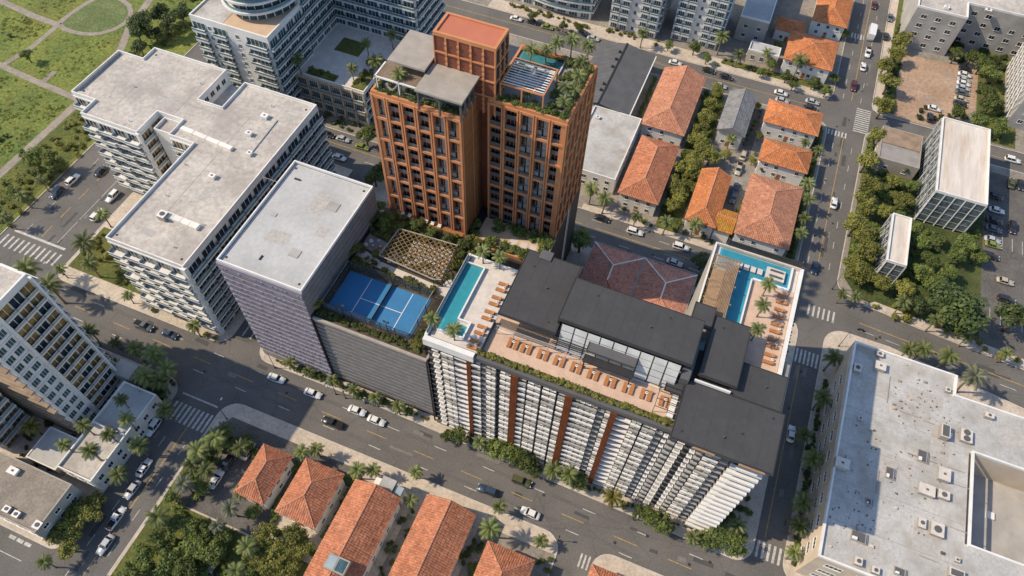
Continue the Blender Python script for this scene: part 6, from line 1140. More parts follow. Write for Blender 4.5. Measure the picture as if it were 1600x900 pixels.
CARS = [(-101.5, 124.5, 'x', 'white', 'sedan', 'white car driving on the middle street beyond the mauve block'), (-97.3, 131.2, 'x', 'green', 'sedan', 'yellow-green car on the middle street behind the first terracotta tower'), (-109.5, 131.6, 'x', 'black', 'sedan', 'black car parked before the cream courtyard front'), (-104.2, 131.8, 'x', 'silver', 'sedan', 'silver car parked before the cream courtyard front'), (-167.2, 86.3, 'y', 'white', 'suv', 'white estate car driving on the street beside the park'), (-168.0, 80.6, 'y', 'navy', 'suv', 'dark blue car driving on the street beside the park'), (-162.3, 92.2, 'y', 'black', 'sedan', 'black car half hidden by the white balcony block'), (-152.7, 85.7, 'y', 'white', 'suv', 'white car parked under the balconies of the white block'), (-152.1, 78.5, 'y', 'white', 'suv', 'white car parked beneath the palm by the white balcony block'), (-117.5, 53.9, 'x', 'slate', 'pickup', 'grey-blue pickup on the wide road before the white balcony block'), (-110.1, 54.4, 'x', 'navy', 'sedan', 'dark blue car following the pickup on the wide road'), (-78.9, 54.1, 'x', 'white', 'sedan', 'white car on the wide road, first of four in line'), (-68.7, 54.0, 'x', 'white', 'sedan', 'white car on the wide road, second of four in line'), (-56.8, 54.1, 'x', 'white', 'sedan', 'white car on the wide road, third of four in line'), (-51.4, 53.6, 'x', 'white', 'sedan', 'white car on the wide road, fourth of four in line'), (-60.5, 49.2, 'x', 'black', 'pickup', 'black pickup on the wide road below the four white cars'), (-20.7, 48.3, 'x', 'navy', 'suv', 'dark blue car on the wide road above the long tiled roofs'), (-10.0, 47.2, 'x', 'white', 'sedan', 'white car on the wide road near the side street'), (-14.4, 53.1, 'x', 'olive', 'suv', 'olive green car on the wide road before the slatted front'), (-98.1, 32.3, 'y', 'white', 'suv', 'white van parked beside the low white building'), (-94.0, 23.5, 'y', 'white', 'sedan', 'white sedan in the narrow shaded street, uppermost of four'), (-93.2, 18.5, 'y', 'silver', 'sedan', 'silver car in the narrow shaded street, second of four'), (-92.3, 12.0, 'y', 'white', 'pickup', 'white pickup in the narrow street, half in the sun'), (-90.8, 6.7, 'y', 'silver', 'sedan', 'silver car in the narrow street, lowest of four'), (-77.6, 27.4, 'y', 'white', 'sedan', 'white car parked in the shaded car park'), (-77.5, 31.7, 'y', 'black', 'sedan', 'black car parked in the shaded car park behind the white one'), (-74.8, 35.7, 'y', 'beige', 'sedan', 'pale car parked at the top of the shaded car park'), (-67.0, 10.6, 'y', 'black', 'suv', 'dark car under trees at the bottom edge'), (-21.3, 133.3, 'x', 'black', 'sedan', 'black car parked by the palms on the middle street'), (-11.2, 132.3, 'x', 'white', 'suv', 'white estate car on the middle street behind the tiled court'), (2.2, 132.2, 'x', 'white', 'suv', 'white van on the middle street near the far pool wing'), (1.9, 126.3, 'x', 'silver', 'sedan', 'silver car on the middle street beside the dull tiled roof'), (39.8, 165.8, 'y', 'white', 'sedan', 'white car on the right street beside the large red hip roof'), (38.1, 139.8, 'y', 'navy', 'sedan', 'blue car on the right street near the far pool'), (40.4, 88.2, 'y', 'white', 'sedan', 'white car on the right street beside the dark roofs'), (38.7, 220.8, 'y', 'red', 'suv', 'dark red car waiting at the top street corner'), (40.5, 232.5, 'y', 'white', 'sedan', 'white car on the right street beside the sandy car park'), (41.1, 240.9, 'y', 'white', 'pickup', 'white pickup behind the white car on the upper right street'), (40.9, 252.4, 'y', 'white', 'truck', 'long white truck on the upper right street'), (40.1, 270.0, 'y', 'red', 'sedan', 'dark red car at the top edge of the right street'), (46.0, 252.7, 'y', 'black', 'sedan', 'black car parked under the upper right street trees'), (46.4, 264.5, 'y', 'slate', 'sedan', 'grey car parked near the top edge beside the grey block'), (-77.7, 208.5, 'x', 'white', 'sedan', 'white car on the top street, first from the left'), (-71.8, 209.2, 'x', 'black', 'sedan', 'black car on the top street by the curved balconies'), (-66.0, 208.6, 'x', 'green', 'sedan', 'yellow-green car on the top street by the curved balconies'), (-53.4, 210.7, 'x', 'slate', 'sedan', 'grey-blue car on the top street beside the roof garden palms'), (-49.1, 209.2, 'x', 'silver', 'sedan', 'silver car on the top street above the metal roof'), (-19.4, 208.2, 'x', 'white', 'sedan', 'white car on the top street above the long pale tiled roof'), (-8.0, 208.9, 'x', 'black', 'sedan', 'black car on the top street, left of two black ones'), (-1.9, 208.1, 'x', 'black', 'sedan', 'black car on the top street, right of two black ones'), (-2.7, 202.9, 'x', 'silver', 'sedan', 'silver car half under trees near the grey shingle house'), (16.7, 207.6, 'x', 'white', 'sedan', 'white car driving past the bright orange roof on the top street'), (17.7, 204.1, 'x', 'silver', 'sedan', 'silver car parked behind the bright orange roof'), (27.0, 207.5, 'x', 'silver', 'sedan', 'silver car on the top street near the corner'), (26.9, 204.1, 'x', 'black', 'sedan', 'black car parked behind the bright orange roof corner'), (10.9, 168.0, 'y', 'beige', 'pickup', 'pale pickup in the back court of the tiled houses'), (11.8, 160.0, 'y', 'navy', 'sedan', 'dark blue car in the back lane between tiled houses'), (11.9, 156.0, 'y', 'slate', 'sedan', 'grey car in the back lane below the dark blue one'), (11.0, 174.2, 'y', 'beige', 'sedan', 'pale car in the back court near the grey shingle house'), (64.5, 220.3, 'x', 'white', 'sedan', 'white car at the lower corner of the sandy car park'), (63.6, 215.3, 'y', 'black', 'suv', 'black car parked below the white one by the sandy lot'), (84.7, 182.0, 'x', 'white', 'sedan', 'white car driving in the right edge car park'), (84.1, 187.6, 'x', 'black', 'sedan', 'black car above the white one in the right edge car park'), (84.1, 177.5, 'x', 'black', 'sedan', 'black car parked beside the glass office, upper of two'), (84.0, 174.1, 'x', 'slate', 'sedan', 'dark grey car parked beside the glass office, lower of two'), (89.1, 176.8, 'y', 'black', 'suv', 'black car standing upright in the right edge car park'), (83.8, 169.7, 'x', 'silver', 'sedan', 'silver car in the right edge car park'), (84.0, 167.8, 'x', 'green', 'sedan', 'green car next to the silver one, right edge car park'), (83.4, 163.2, 'x', 'black', 'suv', 'black car with a long shadow, right edge car park'), (87.4, 155.7, 'x', 'beige', 'sedan', 'beige car alone on the pale asphalt at the right edge'), (89.0, 206.0, 'x', 'white', 'suv', 'white van on the street behind the glass office'), (91.3, 195.7, 'y', 'black', 'sedan', 'black car in the walled bay at the right edge, outer'), (88.7, 195.2, 'y', 'olive', 'sedan', 'olive car in the walled bay at the right edge, inner'), (87.8, 149.3, 'x', 'black', 'suv', 'large dark car under trees at the right edge'), (73.3, 245.2, 'x', 'black', 'sedan', 'first parked car from the top in the sandy car park row'), (73.2, 242.3, 'x', 'white', 'sedan', 'second parked car from the top in the sandy car park row'), (73.1, 239.4, 'x', 'silver', 'sedan', 'third parked car from the top in the sandy car park row'), (73.0, 237.3, 'x', 'white', 'sedan', 'fourth parked car from the top in the sandy car park row'), (72.9, 234.8, 'x', 'silver', 'sedan', 'fifth parked car from the top in the sandy car park row'), (72.8, 232.3, 'x', 'slate', 'sedan', 'sixth parked car from the top in the sandy car park row'), (72.6, 228.8, 'x', 'beige', 'sedan', 'seventh parked car from the top in the sandy car park row'), (72.5, 226.1, 'x', 'black', 'sedan', 'eighth parked car from the top in the sandy car park row')]
UNITS = [(-108.5, 100.9, 28.05, 1.6, 1.2, 0.9, 'box', 'small white unit on the pale condo roof, uppermost'), (-108.3, 107.8, 28.05, 1.8, 1.4, 0.9, 'box', 'white roof unit near the upper corner of the pale condo roof'), (-108.4, 85.1, 28.05, 1.6, 1.2, 0.9, 'box', 'white roof unit in the middle of the pale condo roof'), (-104.5, 95.1, 28.05, 1.2, 1.2, 0.9, 'box', 'small fan unit beside the roof duct'), (-111.2, 70.2, 28.05, 1.9, 1.9, 1.6, 'fan', 'tall white fan unit at the head of the roof duct'), (53.4, 105.6, 13.05, 3.4, 3.0, 1.5, 'box', 'large white plant box in the shade of the white flat roof'), (53.0, 109.0, 13.05, 2.2, 1.8, 1.1, 'fan', 'square fan unit near the top corner of the white flat roof'), (48.6, 103.2, 13.05, 2.4, 3.0, 1.2, 'fan', 'grey fan unit against the top corner parapet of the white flat roof'), (50.8, 90.7, 13.05, 1.4, 1.2, 0.7, 'fan', 'small tan unit near the shaded parapet of the white flat roof'), (48.2, 78.2, 13.05, 4.2, 3.2, 1.9, 'box', 'tall white plant box beside the shaded parapet'), (58.4, 80.4, 13.05, 3.0, 4.0, 0.8, 'panel', 'dark panelled unit in the shade of the white flat roof'), (54.9, 72.4, 13.05, 2.2, 2.0, 0.8, 'panel', 'small dark panelled unit in the shade of the white flat roof'), (68.2, 94.2, 13.05, 2.6, 4.6, 2.2, 'duct', 'tall pale duct unit in the sunny middle of the white flat roof'), (72.9, 95.3, 13.05, 3.4, 4.4, 1.2, 'fan', 'white cooling unit beside the tall duct unit'), (77.4, 102.3, 13.05, 2.6, 1.6, 1.4, 'fan', 'cylinder-topped unit near the far parapet of the white flat roof'), (64.6, 87.0, 13.05, 3.4, 4.2, 0.9, 'panel', 'open tray unit in the sunny middle of the white flat roof'), (68.8, 84.2, 13.05, 3.4, 4.2, 1.5, 'box', 'white plant box beside the courtyard parapet, upper'), (65.6, 79.3, 13.05, 4.6, 3.4, 1.4, 'box', 'wide white plant box in the sunny middle of the flat roof'), (69.0, 79.6, 13.05, 3.2, 2.6, 1.3, 'fan', 'two-fan unit beside the courtyard parapet'), (65.3, 71.9, 13.05, 2.0, 3.0, 1.0, 'fan', 'slim fan unit left of the courtyard parapet'), (68.2, 71.6, 13.05, 3.6, 4.0, 1.3, 'fan', 'cluster cooling unit left of the courtyard parapet'), (54.0, 59.1, 13.05, 2.0, 2.2, 1.3, 'fan', 'fan unit near the front parapet, first from the left'), (57.4, 58.7, 13.05, 2.0, 1.8, 1.1, 'fan', 'fan unit near the front parapet, second from the left'), (62.2, 60.4, 13.05, 3.6, 2.4, 1.0, 'panel', 'grey panel unit at the bottom edge of the white flat roof'), (72.4, 67.0, 13.05, 1.2, 1.2, 1.0, 'box', 'small white vent near the courtyard corner'), (53.8, 64.2, 13.05, 4.8, 3.2, 1.0, 'panel', 'rusty skeleton plant frame on the shaded roof corner'), (72.2, 64.0, 13.05, 4.0, 2.4, 1.6, 'duct', 'duct unit at the bottom edge of the white flat roof'), (68.5, 105.5, 13.05, 1.5, 1.5, 1.0, 'fan', 'round vent near the notch of the white flat roof'), (-101.1, 4.3, 8.45, 1.6, 1.5, 0.8, 'fan', 'white fan unit at the corner of the brown roof'), (-113.8, 11.3, 8.45, 2.2, 1.4, 0.8, 'box', 'pale unit on the brown roof near the left edge'), (-109.1, 4.5, 8.45, 1.4, 1.2, 0.8, 'fan', 'fan unit on the brown roof edge, first from the left'), (-106.6, 4.4, 8.45, 1.4, 1.2, 0.8, 'fan', 'fan unit on the brown roof edge, second from the left'), (-34.1, 165.9, 6.05, 1.4, 1.0, 0.7, 'box', 'small unit on the white roof behind the terracotta tower'), (59.2, 253.7, 15.05, 1.6, 1.4, 0.8, 'box', 'unit on the pale grey roof at top right'), (72.3, 257.7, 15.05, 2.0, 1.4, 0.8, 'fan', 'long unit on the pale grey roof at top right')]
DUCTS = [(-111.3, 71.0, -102.0, 70.7, 28.05, 1.5, 0.9, 'white boxed duct on the pale condo roof near its front'), (-125.1, 95.9, -109.2, 94.7, 28.05, 1.2, 0.8, 'long white duct step across the pale condo roof'), (-104.5, 96.1, -104.9, 108.3, 28.05, 0.25, 0.25, 'thin grey pipe across the pale condo roof')]
LAMPS = [(-81.0, 56.6, 'n', 'street lamp before the mauve block, alley end'), (-63.7, 56.1, 'n', 'street lamp before the seam of mauve block and podium'), (-61.1, 56.1, 'n', 'short traffic post before the podium'), (-84.0, 40.7, 's', 'street lamp on the rounded corner across from the mauve block'), (11.6, 54.7, 'n', 'street lamp before the white slatted front'), (47.8, 117.4, 'n', 'street lamp at the corner of the big white flat roof'), (-2.3, 44.1, 's', 'street lamp at the corner of the short side street'), (43.7, 134.8, 's', 'street lamp at the leafy corner of the right street'), (-147.0, 58.8, 'n', 'street lamp at the corner by the white balcony block')]
# ================================================================ plants
def frond(mb, base, az, el, ln, droop, n=9, wid=.42, m=0):
    """one pinnate leaf: an arching midrib with drooping leaflets in pairs"""
    d = Vector((math.cos(az), math.sin(az), 0)); side = Vector((-d.y, d.x, 0)); p = Vector(base); a = el; st = ln/n; pts = [p.copy()]; dirs = []
    for i in range(n):
        t = d*math.cos(a)+Vector((0, 0, math.sin(a))); p = p+t*st; pts.append(p.copy()); dirs.append(t); a -= droop/n*(1+i*.12)
    for i in range(n):
        s = (i+.5)/n; w = wid*ln/2.4*(math.sin(math.pi*min(1, .12+s*.95))**.6)*1.25; t = dirs[i]
        for sg in (1, -1):
            tip = pts[i]+t*(st*1.5)+side*sg*w+Vector((0, 0, -w*random.uniform(.35, .75)))
            mb.tri(pts[i], pts[i]+t*st*.62, tip, m)
            tip2 = pts[i]+t*(st*2.0)+side*sg*w*.94+Vector((0, 0, -w*random.uniform(.35, .8)))
            mb.tri(pts[i]+t*st*.5, pts[i]+t*st*1.08, tip2, m)
    for i in range(n-1):
        q = side*.022*(1-i/n); mb.quad(pts[i]-q, pts[i]+q, pts[i+1]+q, pts[i+1]-q, m)
PALM_V = []
def palm_meshes(seed):
    random.seed(seed); H = 7.0; lean = random.uniform(.1, .7); az = random.uniform(0, 6.28)
    tb = MB(); k = 7; pts = []
    for i in range(k+1): s = i/k; pts.append(Vector((math.cos(az)*lean*(s*s-s)*1.6, math.sin(az)*lean*(s*s-s)*1.6, H*.94*s)))
    for i in range(k): r = .20-.075*i/k+(.07 if i == 0 else 0); tb.tube(pts[i], pts[i+1], r, .20-.075*(i+1)/k, 7, cap=(i == k-1))
    cb = MB(); top = pts[-1]; n = random.randint(22, 27)
    for i in range(n):
        s = i/n; el = math.radians(78-105*s+random.uniform(-8, 8)); frond(cb, top+Vector((0, 0, .12-.2*s)), i*2.399+random.uniform(-.2, .2), el, random.uniform(2.3, 2.9)*(1.0 if s < .8 else .85), math.radians(62+random.uniform(-12, 25)))
    return tb, cb
for s in range(6):
    tb, cb = palm_meshes(s+11); PALM_V.append((tb.mesh('trunk', 'palm_bark', True), cb))
_pm = {}
def palm(x, y, z, h, mt, label, group, i):
    v = i % len(PALM_V); tr, cb = PALM_V[v]
    if (v, mt) not in _pm: _pm[(v, mt)] = cb.mesh('crown', mt)
    o = empty('palm_tree', label, 'palm tree', group, (x, y, z), random.uniform(0, 6.28)); q = h/7.0; r = 1.14*(max(q, .62+.1*q) if h < 6 else q)
    o.scale = (r, r, q)
    for nm, me in (('trunk', tr), ('crown', _pm[(v, mt)])):
        c = bpy.data.objects.new(nm, me); COL.objects.link(c); c.parent = o
    return o
def leaf_clump(mb, c, r, n, size, flat=.8, m=0):
    for _ in range(n):
        d = Vector((random.gauss(0, 1), random.gauss(0, 1), random.gauss(0, 1))).normalized(); rr = r*(random.random()**.38); p = Vector(c)+Vector((d.x*rr, d.y*rr, d.z*rr*flat))
        nn = (d+Vector((random.uniform(-.7, .7), random.uniform(-.7, .7), random.uniform(0, .9)))).normalized(); a = nn.orthogonal().normalized(); b = nn.cross(a); t = random.uniform(0, 6.28); a, b = a*math.cos(t)+b*math.sin(t), b*math.cos(t)-a*math.sin(t); s = size*random.uniform(.65, 1.35)
        mb.quad(p-a*s*.5, p+b*s*.32+nn*s*.08, p+a*s*.55, p-b*s*.32+nn*s*.05, m)
TREE_V = []
def tree_meshes(seed):
    """a tree of crown radius 3: tapered trunk, limbs, and leaf clumps round the limb ends"""
    random.seed(seed); R = 3.0; tb = MB(); cb = MB(); h = R*.75
    tb.tube((0, 0, 0), (.06, .03, h), .26, .19, 8); ends = []
    n = random.randint(6, 8)
    for i in range(n):
        a = i*6.283/n+random.uniform(-.3, .3); el = random.uniform(.35, 1.05); L = R*random.uniform(.55, .85); m = Vector((math.cos(a)*L*.45*math.cos(el), math.sin(a)*L*.45*math.cos(el), h+L*.5*math.sin(el)+.2)); e = Vector((math.cos(a)*L*math.cos(el*.8), math.sin(a)*L*math.cos(el*.8), h+L*math.sin(el)*1.05+.35))
        tb.tube((.06, .03, h-.15), m, .13, .09, 5, cap=False); tb.tube(m, e, .09, .035, 5); ends += [e, m*.4+e*.6+Vector((random.uniform(-.6, .6), random.uniform(-.6, .6), random.uniform(0, .5)))]
    ends += [Vector((random.uniform(-.8, .8), random.uniform(-.8, .8), h+R*random.uniform(.55, .85))) for _ in range(5)]
    for e in ends: leaf_clump(cb, e+Vector((0, 0, .1)), R*random.uniform(.24, .40), random.randint(85, 130), .40)
    return tb, cb
for s in range(6): tb, cb = tree_meshes(s+40); TREE_V.append((tb.mesh('trunk', 'bark', True), cb))
_tm = {}
def tree(x, y, z, r, mt, name, label, group, i):
    v = i % len(TREE_V); tr, cb = TREE_V[v]
    if (v, mt) not in _tm: _tm[(v, mt)] = cb.mesh('crown', mt)
    o = empty('tree', label, 'tree', group, (x, y, z), random.uniform(0, 6.28)); q = r/3.0; o.scale = (q, q, q*random.uniform(.9, 1.1))
    for nm, me in (('trunk', tr), ('crown', _tm[(v, mt)])):
        c = bpy.data.objects.new(nm, me); COL.objects.link(c); c.parent = o
    return o
SHRUB_V = []
for s in range(5):
    random.seed(s+70); b = MB()
    for k in range(9): a = random.uniform(0, 6.28); q = random.uniform(0, .6); leaf_clump(b, (math.cos(a)*q, math.sin(a)*q, random.uniform(.35, .85)), random.uniform(.32, .48), 55, .26)
    if s % 2:
        for k in range(9): frond(b, (0, 0, .3), k*2.4, math.radians(random.uniform(35, 75)), random.uniform(.9, 1.3), 1.1, n=6, wid=.5)
    SHRUB_V.append(b)
_sm = {}
def shrub(x, y, z, r, mt, label, group, i):
    v = i % len(SHRUB_V)
    if (v, mt) not in _sm: _sm[(v, mt)] = SHRUB_V[v].mesh('shrub', mt)
    o = link('shrub', _sm[(v, mt)]); o.location = (x, y, z); o.scale = (r, r, r*random.uniform(.85, 1.15)); o.rotation_euler = (0, 0, random.uniform(0, 6.28)); tag(o, label, 'shrub', group)
random.seed(5); k = 0
for ph, mt, bz, l in PALMS:
    for i, (x, y, h) in enumerate(l):
        k += 1; palm(x, y, bz+.12*(bz == 0), h, mt, (f'{ORD[i]} palm from the left ' if len(l) > 1 else 'palm ')+ph, 'palms '+ph, k*5+i)
for nm, ph, mt, bz, l in TREES:
    for i, (x, y, r) in enumerate(l):
        k += 1; tree(x, y, bz+.12*(bz == 0), r, mt, nm, (f'{ORD[i]} {nm} from the left ' if len(l) > 1 else nm+' ')+ph, 'trees '+ph, k)
for ph, mt, l in SHRUBS:
    for i, (x, y, r) in enumerate(l):
        k += 1; shrub(x, y, .13, r, mt, f'{ORD[i]} shrub from the left '+ph, 'shrubs '+ph, k)
def hedge(name, label, mt, pts, z, r, step, jit=.3, hs=1.0, cat='hedge', kind=None):
    """a planted bed: many small shrubs grown together along a line or over an area"""
    b = MB()
    for (x, y) in pts:
        sv = random.choice(SHRUB_V); q = r*random.uniform(.75, 1.3); a = random.uniform(0, 6.28); ca, sa = math.cos(a)*q, math.sin(a)*q; n0 = len(b.v); ox, oy = x+random.uniform(-jit, jit), y+random.uniform(-jit, jit); hz = q*hs*random.uniform(.8, 1.2)
        b.v += [(ox+vx*ca-vy*sa, oy+vx*sa+vy*ca, z+vz*hz) for vx, vy, vz in sv.v]; b.f += [tuple(n0+i for i in f) for f in sv.f]; b.m += [0]*len(sv.f)
    o = b.build(name, mt); tag(o, label, cat, kind=kind); return o
def line(p, q, st): n = max(1, int(math.hypot(q[0]-p[0], q[1]-p[1])/st)); return [(p[0]+(q[0]-p[0])*(i+.5)/n, p[1]+(q[1]-p[1])*(i+.5)/n) for i in range(n)]
def area(x0, x1, y0, y1, n, poly=None): return [p for p in ((random.uniform(x0, x1), random.uniform(y0, y1)) for _ in range(n)) if poly is None or inside(p, poly)]
hedge('hedge', 'green hedge along the front edge of the dark roofed block', 'leaf_yellow', line((-27.6, 60.1), (11.4, 60.1), .5), ZD+.2, .72, .6, .2)
hedge('hedge', 'green planting along the front edge of the blue court', 'leaf', line((-65.2, 61.2), (-44, 61.2), .7)+line((-65, 61.8), (-45, 61.8), 1.1), DZ, .7, .6)
hedge('hedge', 'green planting between the blue court and the mauve wall', 'leaf', line((-65.1, 63), (-65.1, 75), .8), DZ, .6, .6, .15)
hedge('hedge', 'green planting between the blue court and the narrow pool', 'leaf', line((-41.8, 60.8), (-41.6, 75.0), .8)+line((-43, 61), (-43, 66), 1.0), DZ, .75, .6)
hedge('hedge', 'low planting behind the blue court fence', 'leaf', line((-64.5, 74.9), (-45, 74.8), .9), DZ, .5, .6, .15)
hedge('planting_bed', 'dense planting below the first terracotta tower', 'leaf_yellow', area(-65.2, -41.0, 87.6, 91.6, 80)+area(-65.2, -59.4, 84.4, 91.4, 34)+area(-44, -40.2, 79.2, 92.5, 36)+area(-65.2, -60, 74.8, 79.6, 16)+area(-58, -45, 75.0, 76.4, 14)+area(-57, -49, 79, 82, 5), DZ, 1.0, .6, cat='planting')
hedge('planting_bed', 'lush planting before the second terracotta tower', 'leaf', area(-41.0, -26.2, 97.0, 99.8, 48)+area(-40.5, -26, 91.8, 94.0, 40)+area(-44.8, -42.8, 93.2, 97.8, 9)+area(-27.6, -25.8, 94, 99, 12), 28.0, .95, .6, cat='planting')
hedge('planting_bed', 'roof planting along the edges of the second terracotta tower', 'leaf', line((-41.9, 101.2), (-27, 101.2), .5)+line((-27.2, 101), (-27.2, 117), .5)+area(-41.8, -31, 100.9, 102.4, 16)+area(-31.6, -27, 101, 117, 64)+area(-41, -33, 110.4, 111.8, 12)+line((-41.5, 117.2), (-27.5, 117.2), .9)+line((-41.8, 102), (-41.8, 110.5), .9), TZ-.4, .85, .6, cat='planting')
hedge('planting_bed', 'roof planting along the edges of the first terracotta tower', 'leaf_dark', line((-63.6, 94.0), (-46, 94.0), .6)+area(-63.8, -54.5, 93.9, 96.4, 16)+line((-53.8, 94.6), (-46.2, 94.6), .7), TZ-.4, .75, .6, cat='planting')
hedge('planting_bed', 'roof planting on the shaded side of the first terracotta tower', 'leaf', line((-63.6, 95), (-63.6, 106.5), .8)+line((-63, 106.4), (-54, 106.6), .9), TZ-.4, .8, .6, cat='planting')
hedge('planting_bed', 'courtyard planting of the white complex', 'leaf_yellow', area(-104.0, -100.4, 141.2, 156, 26)+area(-119, -110.4, 141.2, 143.4, 12), 13.7, 1.0, .6, cat='planting')
hedge('hedge', 'planting strip along the pool wing beside the right street', 'leaf', line((29.6, 70), (31.8, 119), 1.0), .12, .7, .6)
hedge('hedge', 'planting pots along the timber pergola of the far wing', 'leaf_yellow', line((8.9, 84), (8.9, 98), 1.6), ZD+.1, .45, .6, .1)
hedge('hedge', 'dark shrubs against the wall of the big white flat roof', 'leaf_dark', line((45.6, 60), (45.6, 104), 1.0), .12, .75, .6, .2)
hedge('hedge', 'shaded shrubs under the corner of the white slatted front', 'leaf_dark', area(29.0, 34.5, 59.5, 80, 40), .12, 1.0, .6)
hedge('hedge', 'low planting along the foot of the white slatted front', 'leaf_dark', line((-36, 58.2), (27, 57.4), 1.3), .12, .6, .6, .3)
hedge('hedge', 'hedge beside the grey shingle house', 'leaf', line((-.3, 176), (-.3, 196), 1.0)+line((10, 178), (12.6, 197), 2.2), .12, .8, .6)
hedge('hedge', 'hedge strip between the orange roofs and the right street', 'leaf_dark', line((31.2, 140), (31.2, 196), .95), .12, .85, .6, .25)
hedge('hedge', 'hedge between the metal roof and the long pale tiled roof', 'leaf', line((-23.4, 172), (-23.4, 198), 1.0), .12, .9, .6)
hedge('hedge', 'trailing green edge on the wall beside the far pool', 'leaf', line((26.9, 78), (26.9, 103), .8), ZD-.2, .38, .6, .05)
hedge('hedge', 'bushes between the two small tiled houses', 'leaf', area(-62.2, -60.2, 25, 37, 16)+area(-49.6, -47.8, 25, 38, 14)+line((-62, 38.2), (-49, 38.4), 1.2), .12, 1.0, .6)
hedge('hedge', 'shaded bushes in the passage between the long tiled roofs', 'leaf_dark', area(-35.6, -32.4, 10, 38, 26)+area(-19.6, -16.4, 22, 38, 20), .12, .9, .6)
hedge('hedge', 'bushes beside the tiled house at the bottom middle', 'leaf', area(-4.8, -2.2, 28, 40, 12), .12, .9, .6)
hedge('hedge', 'low planting along the foot of the mauve block and podium', 'leaf_yellow', line((-82, 58.5), (-40, 58.6), 1.5), .12, .75, .6, .3)
hedge('hedge', 'low planting on the corner lawn by the white balcony block', 'leaf_yellow', area(-147, -122.5, 62, 75, 46), .12, .8, .6)
hedge('hedge', 'low planting between the palms below the tall left tower', 'leaf', line((-140, 43.2), (-101, 43.6), 1.4), .12, .7, .6, .4)
def undergrowth(label, mt, pts, r, z=.12): return tag(hedge('undergrowth', label, mt, pts, z, r, 1, .6), kind='stuff')
undergrowth('tangled undergrowth filling the green lot at the bottom', 'leaf', area(-85.5, -62, -8, 19, 130)+area(-62, -49, 0, 24, 60)+area(-85.5, -80, 20, 37, 14)+area(-83, -62, 34.8, 37, 14), 1.3)
undergrowth('undergrowth along the park verge', 'leaf_yellow', area(-184.5, -174, 62, 128, 110), 1.0, .14)
undergrowth('undergrowth in the green strip between two red tiled rows', 'leaf', area(-6.2, -.4, 137.5, 198, 70), 1.2)
undergrowth('undergrowth round the glass buildings', 'leaf', area(46.5, 53.5, 140, 199, 80)+area(54, 62, 163, 183, 30)+area(60, 80, 134, 142, 30)+area(77, 81, 160, 199, 24)+area(59.5, 68, 142, 166, 26), 1.2)
undergrowth('undergrowth beside the sandy car park', 'leaf_dark', area(78, 86, 213, 260, 60)+area(66.6, 86, 249, 259, 40)+area(48.8, 52.2, 213, 300, 60)+area(60, 76, 211.4, 220, 20), 1.2)
undergrowth('rough bushes scattered over the park', 'leaf', area(-190, -172.5, 122, 185, 80)+area(-250, -225, 100, 140, 14)+area(-215, -195, 60, 100, 16), 1.1, .12)
undergrowth('planting at the foot of the top white apartments', 'leaf_yellow', area(-84, -52, 213.6, 216.5, 22)+area(-46, -28, 215, 217.5, 14)+area(-6, 31, 214.8, 217.6, 34), .9)
undergrowth('planting around the courtyard complex street front', 'leaf', area(-122, -98, 137, 139.4, 14)+area(-98, -90, 137, 165, 40)+area(-90, -46, 138, 190, 60), 1.1)
undergrowth('planting below the tall left tower', 'leaf_dark', area(-111, -100.5, 38.8, 43.8, 18)+area(-124, -112, 15.5, 24.5, 16), 1.0)
# low meadow growth over the park
def meadow(label, mt, n, x0, x1, y0, y1, ok, seed):
    random.seed(seed); b = MB()
    cs = [(random.uniform(x0, x1), random.uniform(y0, y1)) for _ in range(n//14)]
    for _ in range(n):
        c = random.choice(cs); x, y = c[0]+random.gauss(0, 3.2), c[1]+random.gauss(0, 3.2)
        if not ok(x, y) or not (x0 < x < x1 and y0 < y < y1): continue
        r = random.uniform(.35, .95); leaf_clump(b, (x, y, .12+r*.16), r, int(16+14*r), .34, .32)
    o = b.build('meadow', mt); o['kind'] = 'stuff'; o['label'] = label
def no_path(x, y):
    if ((x+211)/12.5)**2+((y-151)/13)**2 < 1: return False
    if y < 128 and abs(x+188.4) < 2.4: return False
    if 128 <= y < 190 and abs(x+190-(128-y)*.3) < 3.6: return False
    if abs(x+220.8) < 2.2 and 116 < y < 143: return False
    if abs(y-116.2) < 2.6 and x < -186: return False
    if abs(y-142.5+(x+231)*.09) < 2.6 and x < -218: return False
    return True
meadow('low sunlit growth of the park meadow', 'leaf_yellow', 1500, -262, -173, 60, 190, no_path, 3)
meadow('low dark green growth of the park meadow', 'leaf', 700, -262, -173, 60, 190, no_path, 4)
